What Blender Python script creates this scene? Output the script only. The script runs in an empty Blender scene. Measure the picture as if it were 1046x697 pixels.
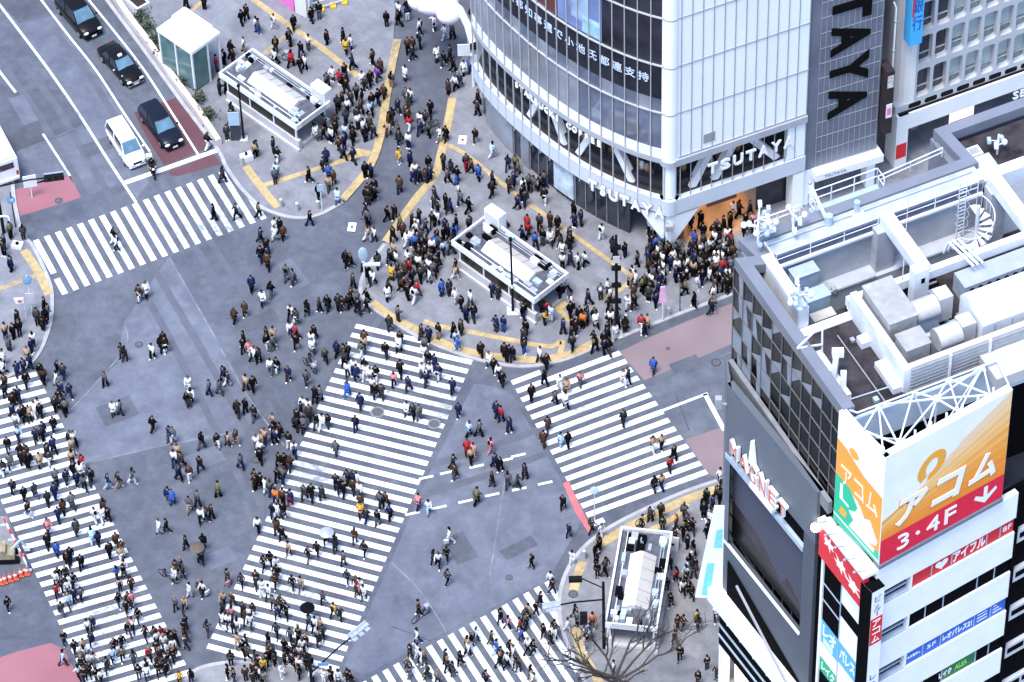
import bpy, bmesh, math, random
from mathutils import Vector, Matrix
rnd = random.Random(7)
sc = bpy.context.scene
COL = sc.collection
R = math.radians

# ---------------------------------------------------------------- survey: photo pixel -> point on a level plane
W0, H0, FPX, HC = 1046., 697., 4300., 229.
NX, NY = 132., 3802.
TH = math.atan(FPX / math.hypot(NX, NY)); PH = math.atan2(NX, NY)
_w = Vector((0, math.cos(TH), -math.sin(TH)))
_d0 = Vector((0, -math.sin(TH), -math.cos(TH))); _r0 = Vector((1, 0, 0))
_r = _r0 * math.cos(PH) + _d0 * math.sin(PH); _d = _d0 * math.cos(PH) - _r0 * math.sin(PH)
def G(px, py, z=0.):
    v = _w + _r * ((px - 523) / FPX) + _d * ((py - 348.5) / FPX)
    t = (z - HC) / v.z
    return Vector((v.x * t, v.y * t, z))
def G2(px, py, z=0.):
    p = G(px, py, z); return (p.x, p.y)
def PIX(x, y, z):
    q = Vector((x, y, z - HC)); k = FPX / q.dot(_w)
    return 523 + k * q.dot(_r), 348.5 + k * q.dot(_d)

# ---------------------------------------------------------------- materials
MATS = {}
def mat(name, col, rough=.6, var=.08, scale=3., metal=0., spec=.3, bump=0., emit=None, es=0., stain=0., stain_scale=.15, stain_col=None, coat=0.):
    if name in MATS: return MATS[name]
    m = bpy.data.materials.new(name); m.use_nodes = True
    nt = m.node_tree; b = nt.nodes['Principled BSDF']
    b.inputs['Roughness'].default_value = rough; b.inputs['Metallic'].default_value = metal
    b.inputs['Specular IOR Level'].default_value = spec
    if coat: b.inputs['Coat Weight'].default_value = coat; b.inputs['Coat Roughness'].default_value = .08
    tc = nt.nodes.new('ShaderNodeTexCoord')
    n = nt.nodes.new('ShaderNodeTexNoise'); n.inputs['Scale'].default_value = scale; n.inputs['Detail'].default_value = 5
    nt.links.new(tc.outputs['Object'], n.inputs['Vector'])
    r = nt.nodes.new('ShaderNodeValToRGB')
    r.color_ramp.elements[0].position = .3; r.color_ramp.elements[1].position = .7
    r.color_ramp.elements[0].color = (*[max(0, c * (1 - var)) for c in col], 1)
    r.color_ramp.elements[1].color = (*[min(1, c * (1 + var)) for c in col], 1)
    nt.links.new(n.outputs['Fac'], r.inputs['Fac'])
    out = r.outputs['Color']
    if stain:
        n2 = nt.nodes.new('ShaderNodeTexNoise'); n2.inputs['Scale'].default_value = stain_scale; n2.inputs['Detail'].default_value = 8; n2.inputs['Roughness'].default_value = .65
        nt.links.new(tc.outputs['Object'], n2.inputs['Vector'])
        r2 = nt.nodes.new('ShaderNodeValToRGB'); r2.color_ramp.elements[0].position = .42; r2.color_ramp.elements[1].position = .68
        nt.links.new(n2.outputs['Fac'], r2.inputs['Fac'])
        mu = nt.nodes.new('ShaderNodeMath'); mu.operation = 'MULTIPLY'; mu.inputs[1].default_value = stain
        nt.links.new(r2.outputs['Color'], mu.inputs[0])
        mx = nt.nodes.new('ShaderNodeMix'); mx.data_type = 'RGBA'
        nt.links.new(mu.outputs[0], mx.inputs[0]); nt.links.new(out, mx.inputs[6])
        mx.inputs[7].default_value = (*(stain_col or [c * .45 for c in col]), 1)
        out = mx.outputs[2]
    nt.links.new(out, b.inputs['Base Color'])
    if bump:
        bp = nt.nodes.new('ShaderNodeBump'); bp.inputs['Strength'].default_value = bump; bp.inputs['Distance'].default_value = .02
        nt.links.new(n.outputs['Fac'], bp.inputs['Height']); nt.links.new(bp.outputs['Normal'], b.inputs['Normal'])
    if emit:
        b.inputs['Emission Color'].default_value = (*emit, 1); b.inputs['Emission Strength'].default_value = es
    m.diffuse_color = (*col, 1)
    MATS[name] = m
    return m

def mottle(m, scales, dark=.72, light=1.18):
    """multiply broad uneven wear into a ground material"""
    nt = m.node_tree; b = nt.nodes['Principled BSDF']; tc = nt.nodes.new('ShaderNodeTexCoord')
    for sc_, lo, hi in scales:
        src = b.inputs['Base Color'].links[0].from_socket
        n = nt.nodes.new('ShaderNodeTexNoise'); n.inputs['Scale'].default_value = sc_; n.inputs['Detail'].default_value = 7; n.inputs['Roughness'].default_value = .6; n.inputs['Distortion'].default_value = .6
        nt.links.new(tc.outputs['Object'], n.inputs['Vector'])
        r = nt.nodes.new('ShaderNodeValToRGB'); r.color_ramp.elements[0].position = .36; r.color_ramp.elements[1].position = .64
        r.color_ramp.elements[0].color = (lo, lo, lo * 1.02, 1); r.color_ramp.elements[1].color = (hi, hi, hi, 1)
        nt.links.new(n.outputs['Fac'], r.inputs['Fac'])
        mx = nt.nodes.new('ShaderNodeMix'); mx.data_type = 'RGBA'; mx.blend_type = 'MULTIPLY'; mx.clamp_result = False; mx.inputs[0].default_value = 1
        nt.links.new(src, mx.inputs[6]); nt.links.new(r.outputs['Color'], mx.inputs[7]); nt.links.new(mx.outputs[2], b.inputs['Base Color'])
    return m

def paved(name, col, joint, size, ang, var=.1, stain=.25):
    m = mat(name, col, .85, var, .8, stain=stain, stain_scale=.22)
    nt = m.node_tree; b = nt.nodes['Principled BSDF']
    src = b.inputs['Base Color'].links[0].from_socket
    tc = nt.nodes.new('ShaderNodeTexCoord'); mp = nt.nodes.new('ShaderNodeMapping'); mp.inputs['Rotation'].default_value = (0, 0, R(ang))
    br = nt.nodes.new('ShaderNodeTexBrick'); br.inputs['Scale'].default_value = 1
    br.inputs['Brick Width'].default_value = size * 2; br.inputs['Row Height'].default_value = size; br.inputs['Mortar Size'].default_value = .02
    br.inputs['Color1'].default_value = (1, 1, 1, 1); br.inputs['Color2'].default_value = (.86, .86, .87, 1); br.inputs['Mortar'].default_value = (joint, joint, joint, 1)
    nt.links.new(tc.outputs['Object'], mp.inputs['Vector']); nt.links.new(mp.outputs['Vector'], br.inputs['Vector'])
    mx = nt.nodes.new('ShaderNodeMix'); mx.data_type = 'RGBA'; mx.blend_type = 'MULTIPLY'; mx.inputs[0].default_value = 1
    nt.links.new(src, mx.inputs[6]); nt.links.new(br.outputs['Color'], mx.inputs[7]); nt.links.new(mx.outputs[2], b.inputs['Base Color'])
    return m

def worn_paint(name, col, under, wear=.5):
    """paint whose worn spots show the asphalt beneath"""
    m = mat(name, col, .7, .05, 1.2)
    nt = m.node_tree; b = nt.nodes['Principled BSDF']; src = b.inputs['Base Color'].links[0].from_socket
    tc = nt.nodes.new('ShaderNodeTexCoord')
    n = nt.nodes.new('ShaderNodeTexNoise'); n.inputs['Scale'].default_value = 2.6; n.inputs['Detail'].default_value = 9; n.inputs['Roughness'].default_value = .75
    n2 = nt.nodes.new('ShaderNodeTexNoise'); n2.inputs['Scale'].default_value = .16; n2.inputs['Detail'].default_value = 3
    nt.links.new(tc.outputs['Object'], n.inputs['Vector']); nt.links.new(tc.outputs['Object'], n2.inputs['Vector'])
    ad = nt.nodes.new('ShaderNodeMath'); ad.operation = 'ADD'; nt.links.new(n.outputs['Fac'], ad.inputs[0]); nt.links.new(n2.outputs['Fac'], ad.inputs[1])
    r = nt.nodes.new('ShaderNodeValToRGB'); r.color_ramp.elements[0].position = 1.16; r.color_ramp.elements[0].position = .0
    mr = nt.nodes.new('ShaderNodeMapRange'); mr.inputs['From Min'].default_value = 1.03; mr.inputs['From Max'].default_value = 1.30; mr.inputs['To Max'].default_value = wear
    nt.links.new(ad.outputs[0], mr.inputs['Value']); nt.nodes.remove(r)
    mx = nt.nodes.new('ShaderNodeMix'); mx.data_type = 'RGBA'; nt.links.new(mr.outputs[0], mx.inputs[0]); nt.links.new(src, mx.inputs[6]); mx.inputs[7].default_value = (*under, 1)
    nt.links.new(mx.outputs[2], b.inputs['Base Color'])
    return m

def glass(name, col, rough=.06, var=.2, scale=.5):
    m = mat(name, col, rough, var, scale, spec=.8)
    return m

# ---------------------------------------------------------------- mesh builder
class MB:
    def __init__(s): s.v = []; s.f = []; s.m = []; s.sm = []
    def add(s, vs, fs, mi=0, smooth=False):
        o = len(s.v); s.v += [tuple(v) for v in vs]
        for f in fs: s.f.append(tuple(i + o for i in f)); s.m.append(mi); s.sm.append(smooth)
        return s
    def quad(s, a, b, c, d, mi=0): return s.add([a, b, c, d], [(0, 1, 2, 3)], mi)
    def poly(s, pts, mi=0): return s.add(pts, [tuple(range(len(pts)))], mi)
    def hexa(s, p, mi=0):   # 8 points: bottom 4 ccw, top 4
        return s.add(p, [(3, 2, 1, 0), (4, 5, 6, 7), (0, 1, 5, 4), (1, 2, 6, 5), (2, 3, 7, 6), (3, 0, 4, 7)], mi)
    def box(s, x0, y0, z0, x1, y1, z1, mi=0, M=None):
        p = [Vector(q) for q in ((x0, y0, z0), (x1, y0, z0), (x1, y1, z0), (x0, y1, z0), (x0, y0, z1), (x1, y0, z1), (x1, y1, z1), (x0, y1, z1))]
        if M: p = [M @ q for q in p]
        return s.hexa(p, mi)
    def prism(s, pts, z0, z1, mi=0, mtop=None):
        a = sum(pts[i][0] * pts[(i + 1) % len(pts)][1] - pts[(i + 1) % len(pts)][0] * pts[i][1] for i in range(len(pts)))
        if a < 0: pts = pts[::-1]
        n = len(pts)
        vs = [(x, y, z0) for x, y in [p[:2] for p in pts]] + [(x, y, z1) for x, y in [p[:2] for p in pts]]
        s.add(vs, [(i, (i + 1) % n, n + (i + 1) % n, n + i) for i in range(n)] + [tuple(range(n - 1, -1, -1))], mi)
        s.add(vs[n:], [tuple(range(n))], mi if mtop is None else mtop)
        return s
    def tube(s, path, r, n=8, mi=0, cap=True, r2=None):
        path = [Vector(p) for p in path]; k = len(path); rings = []
        up = Vector((0, 0, 1))
        for i, p in enumerate(path):
            t = (path[min(i + 1, k - 1)] - path[max(i - 1, 0)]).normalized()
            a = t.cross(up)
            if a.length < 1e-3: a = t.cross(Vector((1, 0, 0)))
            a.normalize(); b = a.cross(t)
            rr = r if r2 is None else r + (r2 - r) * i / (k - 1)
            rings.append([p + a * math.cos(2 * math.pi * j / n) * rr + b * math.sin(2 * math.pi * j / n) * rr for j in range(n)])
        vs = [q for rg in rings for q in rg]; fs = []
        for i in range(k - 1):
            for j in range(n): fs.append((i * n + j, i * n + (j + 1) % n, (i + 1) * n + (j + 1) % n, (i + 1) * n + j))
        s.add(vs, fs, mi, True)
        if cap: s.add(rings[0], [tuple(range(n))], mi); s.add(rings[-1], [tuple(range(n - 1, -1, -1))], mi)
        return s
    def cyl(s, x, y, z0, z1, r, n=12, mi=0, r2=None): return s.tube([(x, y, z0), (x, y, z1)], r, n, mi, True, r2)
    def bar(s, a, b, w, h, mi=0):   # rectangular bar between two points
        a, b = Vector(a), Vector(b); t = (b - a).normalized(); sd = t.cross(Vector((0, 0, 1)))
        if sd.length < 1e-3: sd = Vector((1, 0, 0))
        sd.normalize(); u = sd.cross(t)
        p = []
        for q in (a, b):
            for i, j in ((-1, -1), (1, -1), (1, 1), (-1, 1)): p.append(q + sd * (i * w / 2) + u * (j * h / 2))
        return s.add(p, [(0, 1, 2, 3), (7, 6, 5, 4), (0, 4, 5, 1), (1, 5, 6, 2), (2, 6, 7, 3), (3, 7, 4, 0)], mi)
    def ellip(s, c, rx, ry, rz, nu=12, nv=7, mi=0, M=None):
        vs = []; fs = []
        for j in range(nv + 1):
            t = math.pi * j / nv
            for i in range(nu):
                a = 2 * math.pi * i / nu
                q = Vector((rx * math.sin(t) * math.cos(a), ry * math.sin(t) * math.sin(a), rz * math.cos(t)))
                if M: q = M @ q
                vs.append(Vector(c) + q)
        for j in range(nv):
            for i in range(nu): fs.append((j * nu + i, (j + 1) * nu + i, (j + 1) * nu + (i + 1) % nu, j * nu + (i + 1) % nu))
        return s.add(vs, fs, mi, True)
    def ribbon(s, pts, wd, z, mi=0):
        pts = [Vector((p[0], p[1], 0)) for p in pts]; L = []; Rr = []
        for i, p in enumerate(pts):
            t = (pts[min(i + 1, len(pts) - 1)] - pts[max(i - 1, 0)]).normalized(); n = Vector((-t.y, t.x, 0)) * wd / 2
            L.append((p.x + n.x, p.y + n.y, z)); Rr.append((p.x - n.x, p.y - n.y, z))
        for i in range(len(pts) - 1): s.quad(Rr[i], Rr[i + 1], L[i + 1], L[i], mi)
        return s
    def mesh(s, name, mats, mw=None):
        me = bpy.data.meshes.new(name); vs = s.v
        if mw is not None: vs = [tuple(mw @ Vector(v)) for v in vs]
        me.from_pydata(vs, [], s.f)
        for m in (mats if isinstance(mats, (list, tuple)) else [mats]): me.materials.append(m)
        me.polygons.foreach_set('material_index', s.m); me.polygons.foreach_set('use_smooth', s.sm)
        me.update(); return me

def thing(name, label, cat, loc=(0, 0, 0), rotz=0., group=None):
    o = bpy.data.objects.new(name, None); COL.objects.link(o); o.empty_display_size = .3
    o.location = loc; o.rotation_euler = (0, 0, rotz); tag(o, label, cat, group); return o
def tag(o, label, cat, group=None):
    o['label'] = label; o['category'] = cat
    if group: o['group'] = group
    return o
def local_of(o):
    M = Matrix.Identity(4)
    while o is not None:
        M = (Matrix.Translation(o.location) @ Matrix.Rotation(o.rotation_euler.z, 4, 'Z')) @ M; o = o.parent
    return M
def part(name, mb, mats, parent=None, world=True, label=None):
    """one mesh object; world=True means its vertices are given in world coordinates"""
    mw = local_of(parent).inverted() if (parent is not None and world) else None
    me = mb.mesh(name, mats, mw)
    o = bpy.data.objects.new(name, me); COL.objects.link(o)
    if parent is not None: o.parent = parent
    if label: o['label'] = label
    return o
def struct(name, mb, mats, kind='structure', label=None):
    o = part(name, mb, mats); o['kind'] = kind
    if label: o['label'] = label
    return o
def copy_tree(o, parent=None):
    c = o.copy(); COL.objects.link(c)
    if parent is not None: c.parent = parent
    for ch in list(o.children): copy_tree(ch, c)
    return c

_txt = {}
def text_geo(body, size=1., depth=.05, bold=0.):
    k = (body, size, depth, bold)
    if k in _txt: return _txt[k]
    cu = bpy.data.curves.new('lettering', 'FONT'); cu.body = body; cu.size = size; cu.extrude = depth; cu.align_x = 'CENTER'; cu.align_y = 'CENTER'; cu.resolution_u = 3
    if bold: cu.offset = bold
    ob = bpy.data.objects.new('lettering', cu); COL.objects.link(ob)
    me = bpy.data.meshes.new_from_object(ob.evaluated_get(bpy.context.evaluated_depsgraph_get()))
    vs = [v.co.copy() for v in me.vertices]; fs = [tuple(p.vertices) for p in me.polygons]
    bpy.data.objects.remove(ob); bpy.data.curves.remove(cu); bpy.data.meshes.remove(me)
    xs = [v.x for v in vs]; ys = [v.y for v in vs]
    if vs:
        cx, cy = (min(xs) + max(xs)) / 2, (min(ys) + max(ys)) / 2
        vs = [Vector((v.x - cx, v.y - cy, v.z)) for v in vs]
        dim = (max(xs) - min(xs), max(ys) - min(ys))
    else: dim = (1, 1)
    _txt[k] = (vs, fs, dim); return _txt[k]

class Plane:
    """upright wall plane: u along it, z up, off outwards (towards the viewer side)"""
    def __init__(s, A, ang, flip=1):
        s.A = Vector((A[0], A[1])); a = R(ang); s.u = Vector((math.cos(a), math.sin(a))); s.n = Vector((math.sin(a), -math.cos(a))) * flip
    def pt(s, u, z, off=0.):
        q = s.A + s.u * u + s.n * off; return Vector((q.x, q.y, z))
    def xy(s, u, off=0.):
        q = s.A + s.u * u + s.n * off; return (q.x, q.y)
    def box(s, mb, u0, u1, z0, z1, o0, o1, mi=0):
        p = [s.pt(u0, z0, o1), s.pt(u1, z0, o1), s.pt(u1, z0, o0), s.pt(u0, z0, o0), s.pt(u0, z1, o1), s.pt(u1, z1, o1), s.pt(u1, z1, o0), s.pt(u0, z1, o0)]
        return mb.hexa(p, mi)
    def quad(s, mb, u0, u1, z0, z1, o, mi=0):
        return mb.quad(s.pt(u0, z0, o), s.pt(u1, z0, o), s.pt(u1, z1, o), s.pt(u0, z1, o), mi)
    def poly(s, mb, pts, o, mi=0): return mb.poly([s.pt(u, z, o) for u, z in pts], mi)
    def slab(s, mb, pts, o0, o1, mi=0):
        n = len(pts); vs = [s.pt(u, z, o1) for u, z in pts] + [s.pt(u, z, o0) for u, z in pts]
        return mb.add(vs, [tuple(range(n)), tuple(range(2 * n - 1, n - 1, -1))] + [(i, n + i, n + (i + 1) % n, (i + 1) % n) for i in range(n)], mi)
    def text(s, mb, body, u, z, w=None, h=None, off=.0, depth=.03, rot=0, mi=0, shear=0., bold=0.):
        vs, fs, dim = text_geo(body, 1., .5, bold)
        out = []
        sx = w / dim[0] if w else None; sy = h / dim[1] if h else None
        if sx is None: sx = sy
        if sy is None: sy = sx
        for v in vs:
            x, y = v.x * sx + v.y * sy * shear, v.y * sy
            if rot == -90: x, y = y, -x
            elif rot == 90: x, y = -y, x
            out.append(s.pt(u + x, z + y, off + (v.z + .5) * depth))
        return mb.add(out, fs, mi)

def smooth(pts, n=5):
    out = []
    P = [pts[0]] + list(pts) + [pts[-1]]
    for i in range(1, len(P) - 2):
        p0, p1, p2, p3 = [Vector((q[0], q[1])) for q in P[i - 1:i + 3]]
        for j in range(n):
            t = j / n
            out.append(.5 * ((2 * p1) + (p2 - p0) * t + (2 * p0 - 5 * p1 + 4 * p2 - p3) * t * t + (3 * p1 - p0 - 3 * p2 + p3) * t ** 3))
    out.append(Vector(pts[-1][:2])); return [(q.x, q.y) for q in out]
def gp(pts, z=0.): return [G2(a, b, z) for a, b in pts]

# ---------------------------------------------------------------- camera, light, world
cam = bpy.data.cameras.new('camera'); co = bpy.data.objects.new('camera', cam); COL.objects.link(co)
cam.sensor_width = 36; cam.lens = 36 * FPX / W0; cam.clip_start = 1; cam.clip_end = 3000
co.matrix_world = Matrix(((_r.x, -_d.x, -_w.x, 0), (_r.y, -_d.y, -_w.y, 0), (_r.z, -_d.z, -_w.z, HC), (0, 0, 0, 1)))
sc.camera = co
SUN_EL, SUN_AZ = 70., 215.     # azimuth: direction the light comes from, degrees clockwise from +Y
wd = bpy.data.worlds.new('World'); sc.world = wd; wd.use_nodes = True
sky = wd.node_tree.nodes.new('ShaderNodeTexSky'); sky.sky_type = 'NISHITA'; sky.sun_disc = False
sky.sun_elevation = R(SUN_EL); sky.sun_rotation = R(SUN_AZ); sky.air_density = 1.0; sky.dust_density = 1.; sky.ozone_density = 1.
bg = wd.node_tree.nodes['Background']; bg.inputs['Strength'].default_value = .15
wd.node_tree.links.new(sky.outputs['Color'], bg.inputs['Color'])
sl = bpy.data.lights.new('sun', 'SUN'); sl.energy = 1.7; sl.angle = R(20); sl.color = (1, .95, .88)
so = bpy.data.objects.new('sun', sl); COL.objects.link(so)
_e, _a = R(SUN_EL), R(SUN_AZ)
_to = Vector((math.sin(_a) * math.cos(_e), math.cos(_a) * math.cos(_e), math.sin(_e)))
so.rotation_euler = _to.to_track_quat('Z', 'Y').to_euler()
sc.view_settings.view_transform = 'Standard'; sc.view_settings.look = 'None'; sc.view_settings.exposure = 1.5; sc.view_settings.gamma = 1
# ================================================================ GROUND
ASPH = (.101, .113, .139)
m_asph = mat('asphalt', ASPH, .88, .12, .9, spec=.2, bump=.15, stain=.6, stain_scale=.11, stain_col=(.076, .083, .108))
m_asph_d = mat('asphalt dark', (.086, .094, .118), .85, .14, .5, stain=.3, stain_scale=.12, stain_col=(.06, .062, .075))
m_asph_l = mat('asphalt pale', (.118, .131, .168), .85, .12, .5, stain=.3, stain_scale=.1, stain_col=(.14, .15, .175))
for m_ in (m_asph, m_asph_d, m_asph_l): mottle(m_, ((.35, .86, 1.1), (1.6, .9, 1.08), (.06, .88, 1.12)))
m_seam = mat('asphalt seam', (.165, .178, .21), .85, .35, 1.)
m_paint = worn_paint('white road paint', (.72, .75, .79), (.16, .17, .2), .9)
m_yellow = worn_paint('yellow tactile paving', (.44, .335, .165), (.24, .205, .16), .95)
mottle(m_yellow, ((3.5, .8, 1.1), (.5, .85, 1.1)))
m_pave = paved('grey paving', (.215, .222, .25), .86, .9, 42)
m_pave2 = paved('pale paving', (.225, .228, .245), .88, 1.2, 20)
mottle(m_pave, ((.5, .88, 1.08), (2.2, .9, 1.06))); mottle(m_pave2, ((.5, .86, 1.08), (2.2, .9, 1.06)))
m_kerb = mat('kerb stone', (.34, .34, .36), .8, .15, 1.5)
m_redpave = mat('dull red road surface', (.115, .052, .066), .85, .15, .6, stain=.4, stain_scale=.3)
m_pinkpave = mat('pink red road surface', (.29, .12, .145), .85, .12, .6, stain=.4, stain_scale=.3)
m_palepink = mat('pale pink road surface', (.215, .165, .18), .85, .12, .6, stain=.4, stain_scale=.3)
m_steel_d = mat('cast iron', (.07, .07, .075), .5, .3, 6., metal=.5)

g = MB(); S = 500.
g.quad((-S, -S + 200, 0), (S, -S + 200, 0), (S, S + 200, 0), (-S, S + 200, 0)); struct('ground', g, m_asph)
Z1, Z2, Z3 = .004, .008, .012
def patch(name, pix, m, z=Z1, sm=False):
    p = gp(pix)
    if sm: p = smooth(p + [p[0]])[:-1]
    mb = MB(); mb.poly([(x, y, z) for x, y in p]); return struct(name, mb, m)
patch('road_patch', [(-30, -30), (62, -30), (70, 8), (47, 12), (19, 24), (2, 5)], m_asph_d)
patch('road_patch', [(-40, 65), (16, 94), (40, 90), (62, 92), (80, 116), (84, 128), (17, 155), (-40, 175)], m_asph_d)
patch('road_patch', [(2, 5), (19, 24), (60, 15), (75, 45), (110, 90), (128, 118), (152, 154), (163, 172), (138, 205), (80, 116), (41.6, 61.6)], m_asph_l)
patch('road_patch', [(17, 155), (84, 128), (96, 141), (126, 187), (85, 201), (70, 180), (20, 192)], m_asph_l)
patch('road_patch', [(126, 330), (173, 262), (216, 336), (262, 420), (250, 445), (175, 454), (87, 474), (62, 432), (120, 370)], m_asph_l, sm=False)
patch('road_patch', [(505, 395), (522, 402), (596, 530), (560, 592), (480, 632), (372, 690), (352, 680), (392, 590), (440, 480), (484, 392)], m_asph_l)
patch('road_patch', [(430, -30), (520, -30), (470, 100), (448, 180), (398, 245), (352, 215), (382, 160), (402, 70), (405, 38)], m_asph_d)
patch('red_road_surface', [(132, 117), (182, 99), (215, 150), (164, 172)], m_redpave)
patch('red_road_surface', [(166, 178), (218, 157), (226, 168), (182, 180)], m_redpave)
patch('red_road_surface', [(-5, 199), (10, 196), (45, 184), (71.5, 180), (83, 202), (20, 221), (-5, 228)], m_pinkpave)
patch('red_road_surface', [(-10, 675), (20, 665), (52, 657), (65, 663), (84, 700), (84, 720), (-10, 720)], m_pinkpave)
patch('red_road_surface', [(632, 360), (665, 344), (700, 329), (760, 305), (760, 356), (745, 361), (660, 390)], m_palepink)
patch('red_road_surface', [(700, 449), (745, 434), (745, 494), (722, 483)], m_palepink)
patch('red_road_surface', [(575, 494), (581, 491), (588, 508), (596, 524), (604, 541), (601, 544), (588, 524)], mat('red line', (.5, .13, .14), .8, .2, 1.), Z2)
sm_ = MB()
for pl in ([(173, 263), (213, 333), (250, 400), (290, 455)], [(128, 333), (125, 360), (62, 430)], [(87, 474), (173, 454), (250, 440)], [(400, 575), (430, 605), (456, 646)], [(516, 490), (508, 540), (500, 590)]):
    sm_.ribbon(smooth(gp(pl), 6), .1, .0065 + .0002 * len(sm_.f) / 20)
struct('road_seam', sm_, m_seam)

# square repairs let into the asphalt
rr_ = random.Random(8)
for k, (px, py, w_, h_) in enumerate(((205, 470, 3.2, 1.6), (120, 420, 2.0, 2.6), (260, 330, 3.6, 1.2), (420, 650, 2.4, 1.4), (470, 560, 1.6, 2.6), (90, 610, 2.2, 3.4), (300, 280, 1.2, 3.0), (20, 640, 3.0, 1.2), (60, 330, 2.4, 1.2), (225, 570, 1.4, 2.0), (530, 560, 2.6, 1.0), (700, 372, 2.2, 1.0), (24, 112, 1.2, 3.2), (100, 150, 1.4, 2.4), (360, 640, .8, 2.0), (180, 400, 4., .5), (280, 410, .5, 3.))):
    c = G(px, py); a = R((24, -66, 30, 24)[k % 4]); d, n = Vector((math.cos(a), math.sin(a), 0)) * w_ / 2, Vector((-math.sin(a), math.cos(a), 0)) * h_ / 2; z = Vector((0, 0, .0058 + .0001 * k))
    mb = MB(); mb.quad(c - d - n + z, c + d - n + z, c + d + n + z, c - d + n + z); struct('road_patch', mb, m_asph_d if k % 3 else m_asph_l)
# ---- zebra crossings (stripe pitch 0.9 m)
def zebra(Lf, Rf, ks, wid=.25, extra=(), skip=()):
    mb = MB()
    for k in ks:
        if k in skip: continue
        a0, a1 = Lf(k - wid), Lf(k + wid); b0, b1 = Rf(k - wid), Rf(k + wid)
        mb.quad((*a0, Z2), (*a1, Z2), (*b1, Z2), (*b0, Z2))
    for a in extra: mb.poly([(*G2(*p), Z2) for p in a])
    return struct('zebra_crossing', mb, m_paint)
def lin(p, dirdeg, pitch, k0=0):
    c, s = math.cos(R(dirdeg)), math.sin(R(dirdeg))
    return lambda k: (p[0] + c * pitch * (k - k0), p[1] + s * pitch * (k - k0))
def lerpf(p, q, n): return lambda k: (p[0] + (q[0] - p[0]) * k / n, p[1] + (q[1] - p[1]) * k / n)
# far road
z1T = lerpf((-35.19, 214.28), (-20.68, 221.07), 18); z1B = lerpf((-32.75, 208.74), G2(269.7, 224), 18)
mid = lambda f, h, t: (lambda k: (f(k)[0] * (1 - t) + h(k)[0] * t, f(k)[1] * (1 - t) + h(k)[1] * t))
zebra(z1T, z1B, range(1, 19))
mb = MB()
for a, b in ((0, .62), (.72, 1)):
    mb.quad((*mid(z1T, z1B, a)(-.25), Z2), (*mid(z1T, z1B, a)(.25), Z2), (*mid(z1T, z1B, b)(.25), Z2), (*mid(z1T, z1B, b)(-.25), Z2))
struct('zebra_crossing', mb, m_paint)
# left
z2R = lin((-34.47, 201.03), -66.8, .906); z2L = lin((-36.36, 189.12), -67.6, .91, 12)
zebra(z2L, z2R, range(0, 38))
# centre diagonal
z3R = lin((-2.96, 200.66), -109.4, .905); z3L = lin((-11.2, 205.11), -109.4, .9, -1.6)
zebra(z3L, z3R, range(0, 34)); zebra(z3L, mid(z3L, z3R, .55), [-1]); 
# right
z4L = lerpf((-.12, 198.58), (4.81, 186.08), 15); _a4 = G2(633.5, 360.5); _b4 = G2(722, 482)
z4R = lambda k: (_a4[0] + (_b4[0] - _a4[0]) * (k - 1) / 14, _a4[1] + (_b4[1] - _a4[1]) * (k - 1) / 14)
zebra(z4L, z4R, range(1, 16)); zebra(z4L, mid(z4L, z4R, .28), [0])
zebra(z4L, mid(z4L, z4R, .1), [16])
# near
z5T = lin((-10.16, 172.67), 32.45, .889)
_u5 = (math.cos(R(-64)), math.sin(R(-64)))
z5B = lambda k: (z5T(k)[0] + 11 * _u5[0], z5T(k)[1] + 11 * _u5[1])
zebra(z5T, z5B, range(-4, 14)); zebra(z5T, mid(z5T, z5B, .7), [14]); zebra(z5T, mid(z5T, z5B, .55), [15]); zebra(z5T, mid(z5T, z5B, .16), [16])

# ---- lane lines
def line(pix, wd, name='road_marking', z=Z3, sm=True, m=m_paint):
    mb = MB(); p = gp(pix); mb.ribbon(smooth(p, 6) if sm and len(p) > 2 else p, wd, z); return struct(name, mb, m)
line([(-6, -2), (16.6, 27.5), (50, 72), (80, 115.5), (110, 163), (139, 207)], .2)
line([(36, -8), (66.5, 32), (98, 72), (126.5, 115.5), (153, 155)], .17)
line([(84, -8), (116.5, 32), (146, 70), (174, 113), (203, 159)], .17)
line([(-8, 62), (1.7, 76), (16, 94.5)], .2); line([(44, 137), (71.6, 180)], .18)
line([(128, 186.8), (222, 153.6)], .42, sm=False); line([(677, 419.5), (723, 402)], .22, sm=False); line([(720, 402.5), (740, 440)], .34, sm=False)
for tx, ty, x0, y0 in ((525, 144, 348, 464), (655, 113, 348, 464), (835, 75, 348, 464), (1012, 36, 348, 464), (440, 365, 348, 464), (606, 327, 348, 464), (766, 290, 348, 464), (930, 250, 348, 464), (50, 215, 522, 464), (210, 178, 522, 464), (45, 8, 522, 464)):
    x, y = x0 + tx / 6.01, y0 + ty / 6.01
    line([(x - 7.3, y + 1.6), (x + 7.3, y - 1.6)], .2, sm=False)

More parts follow.
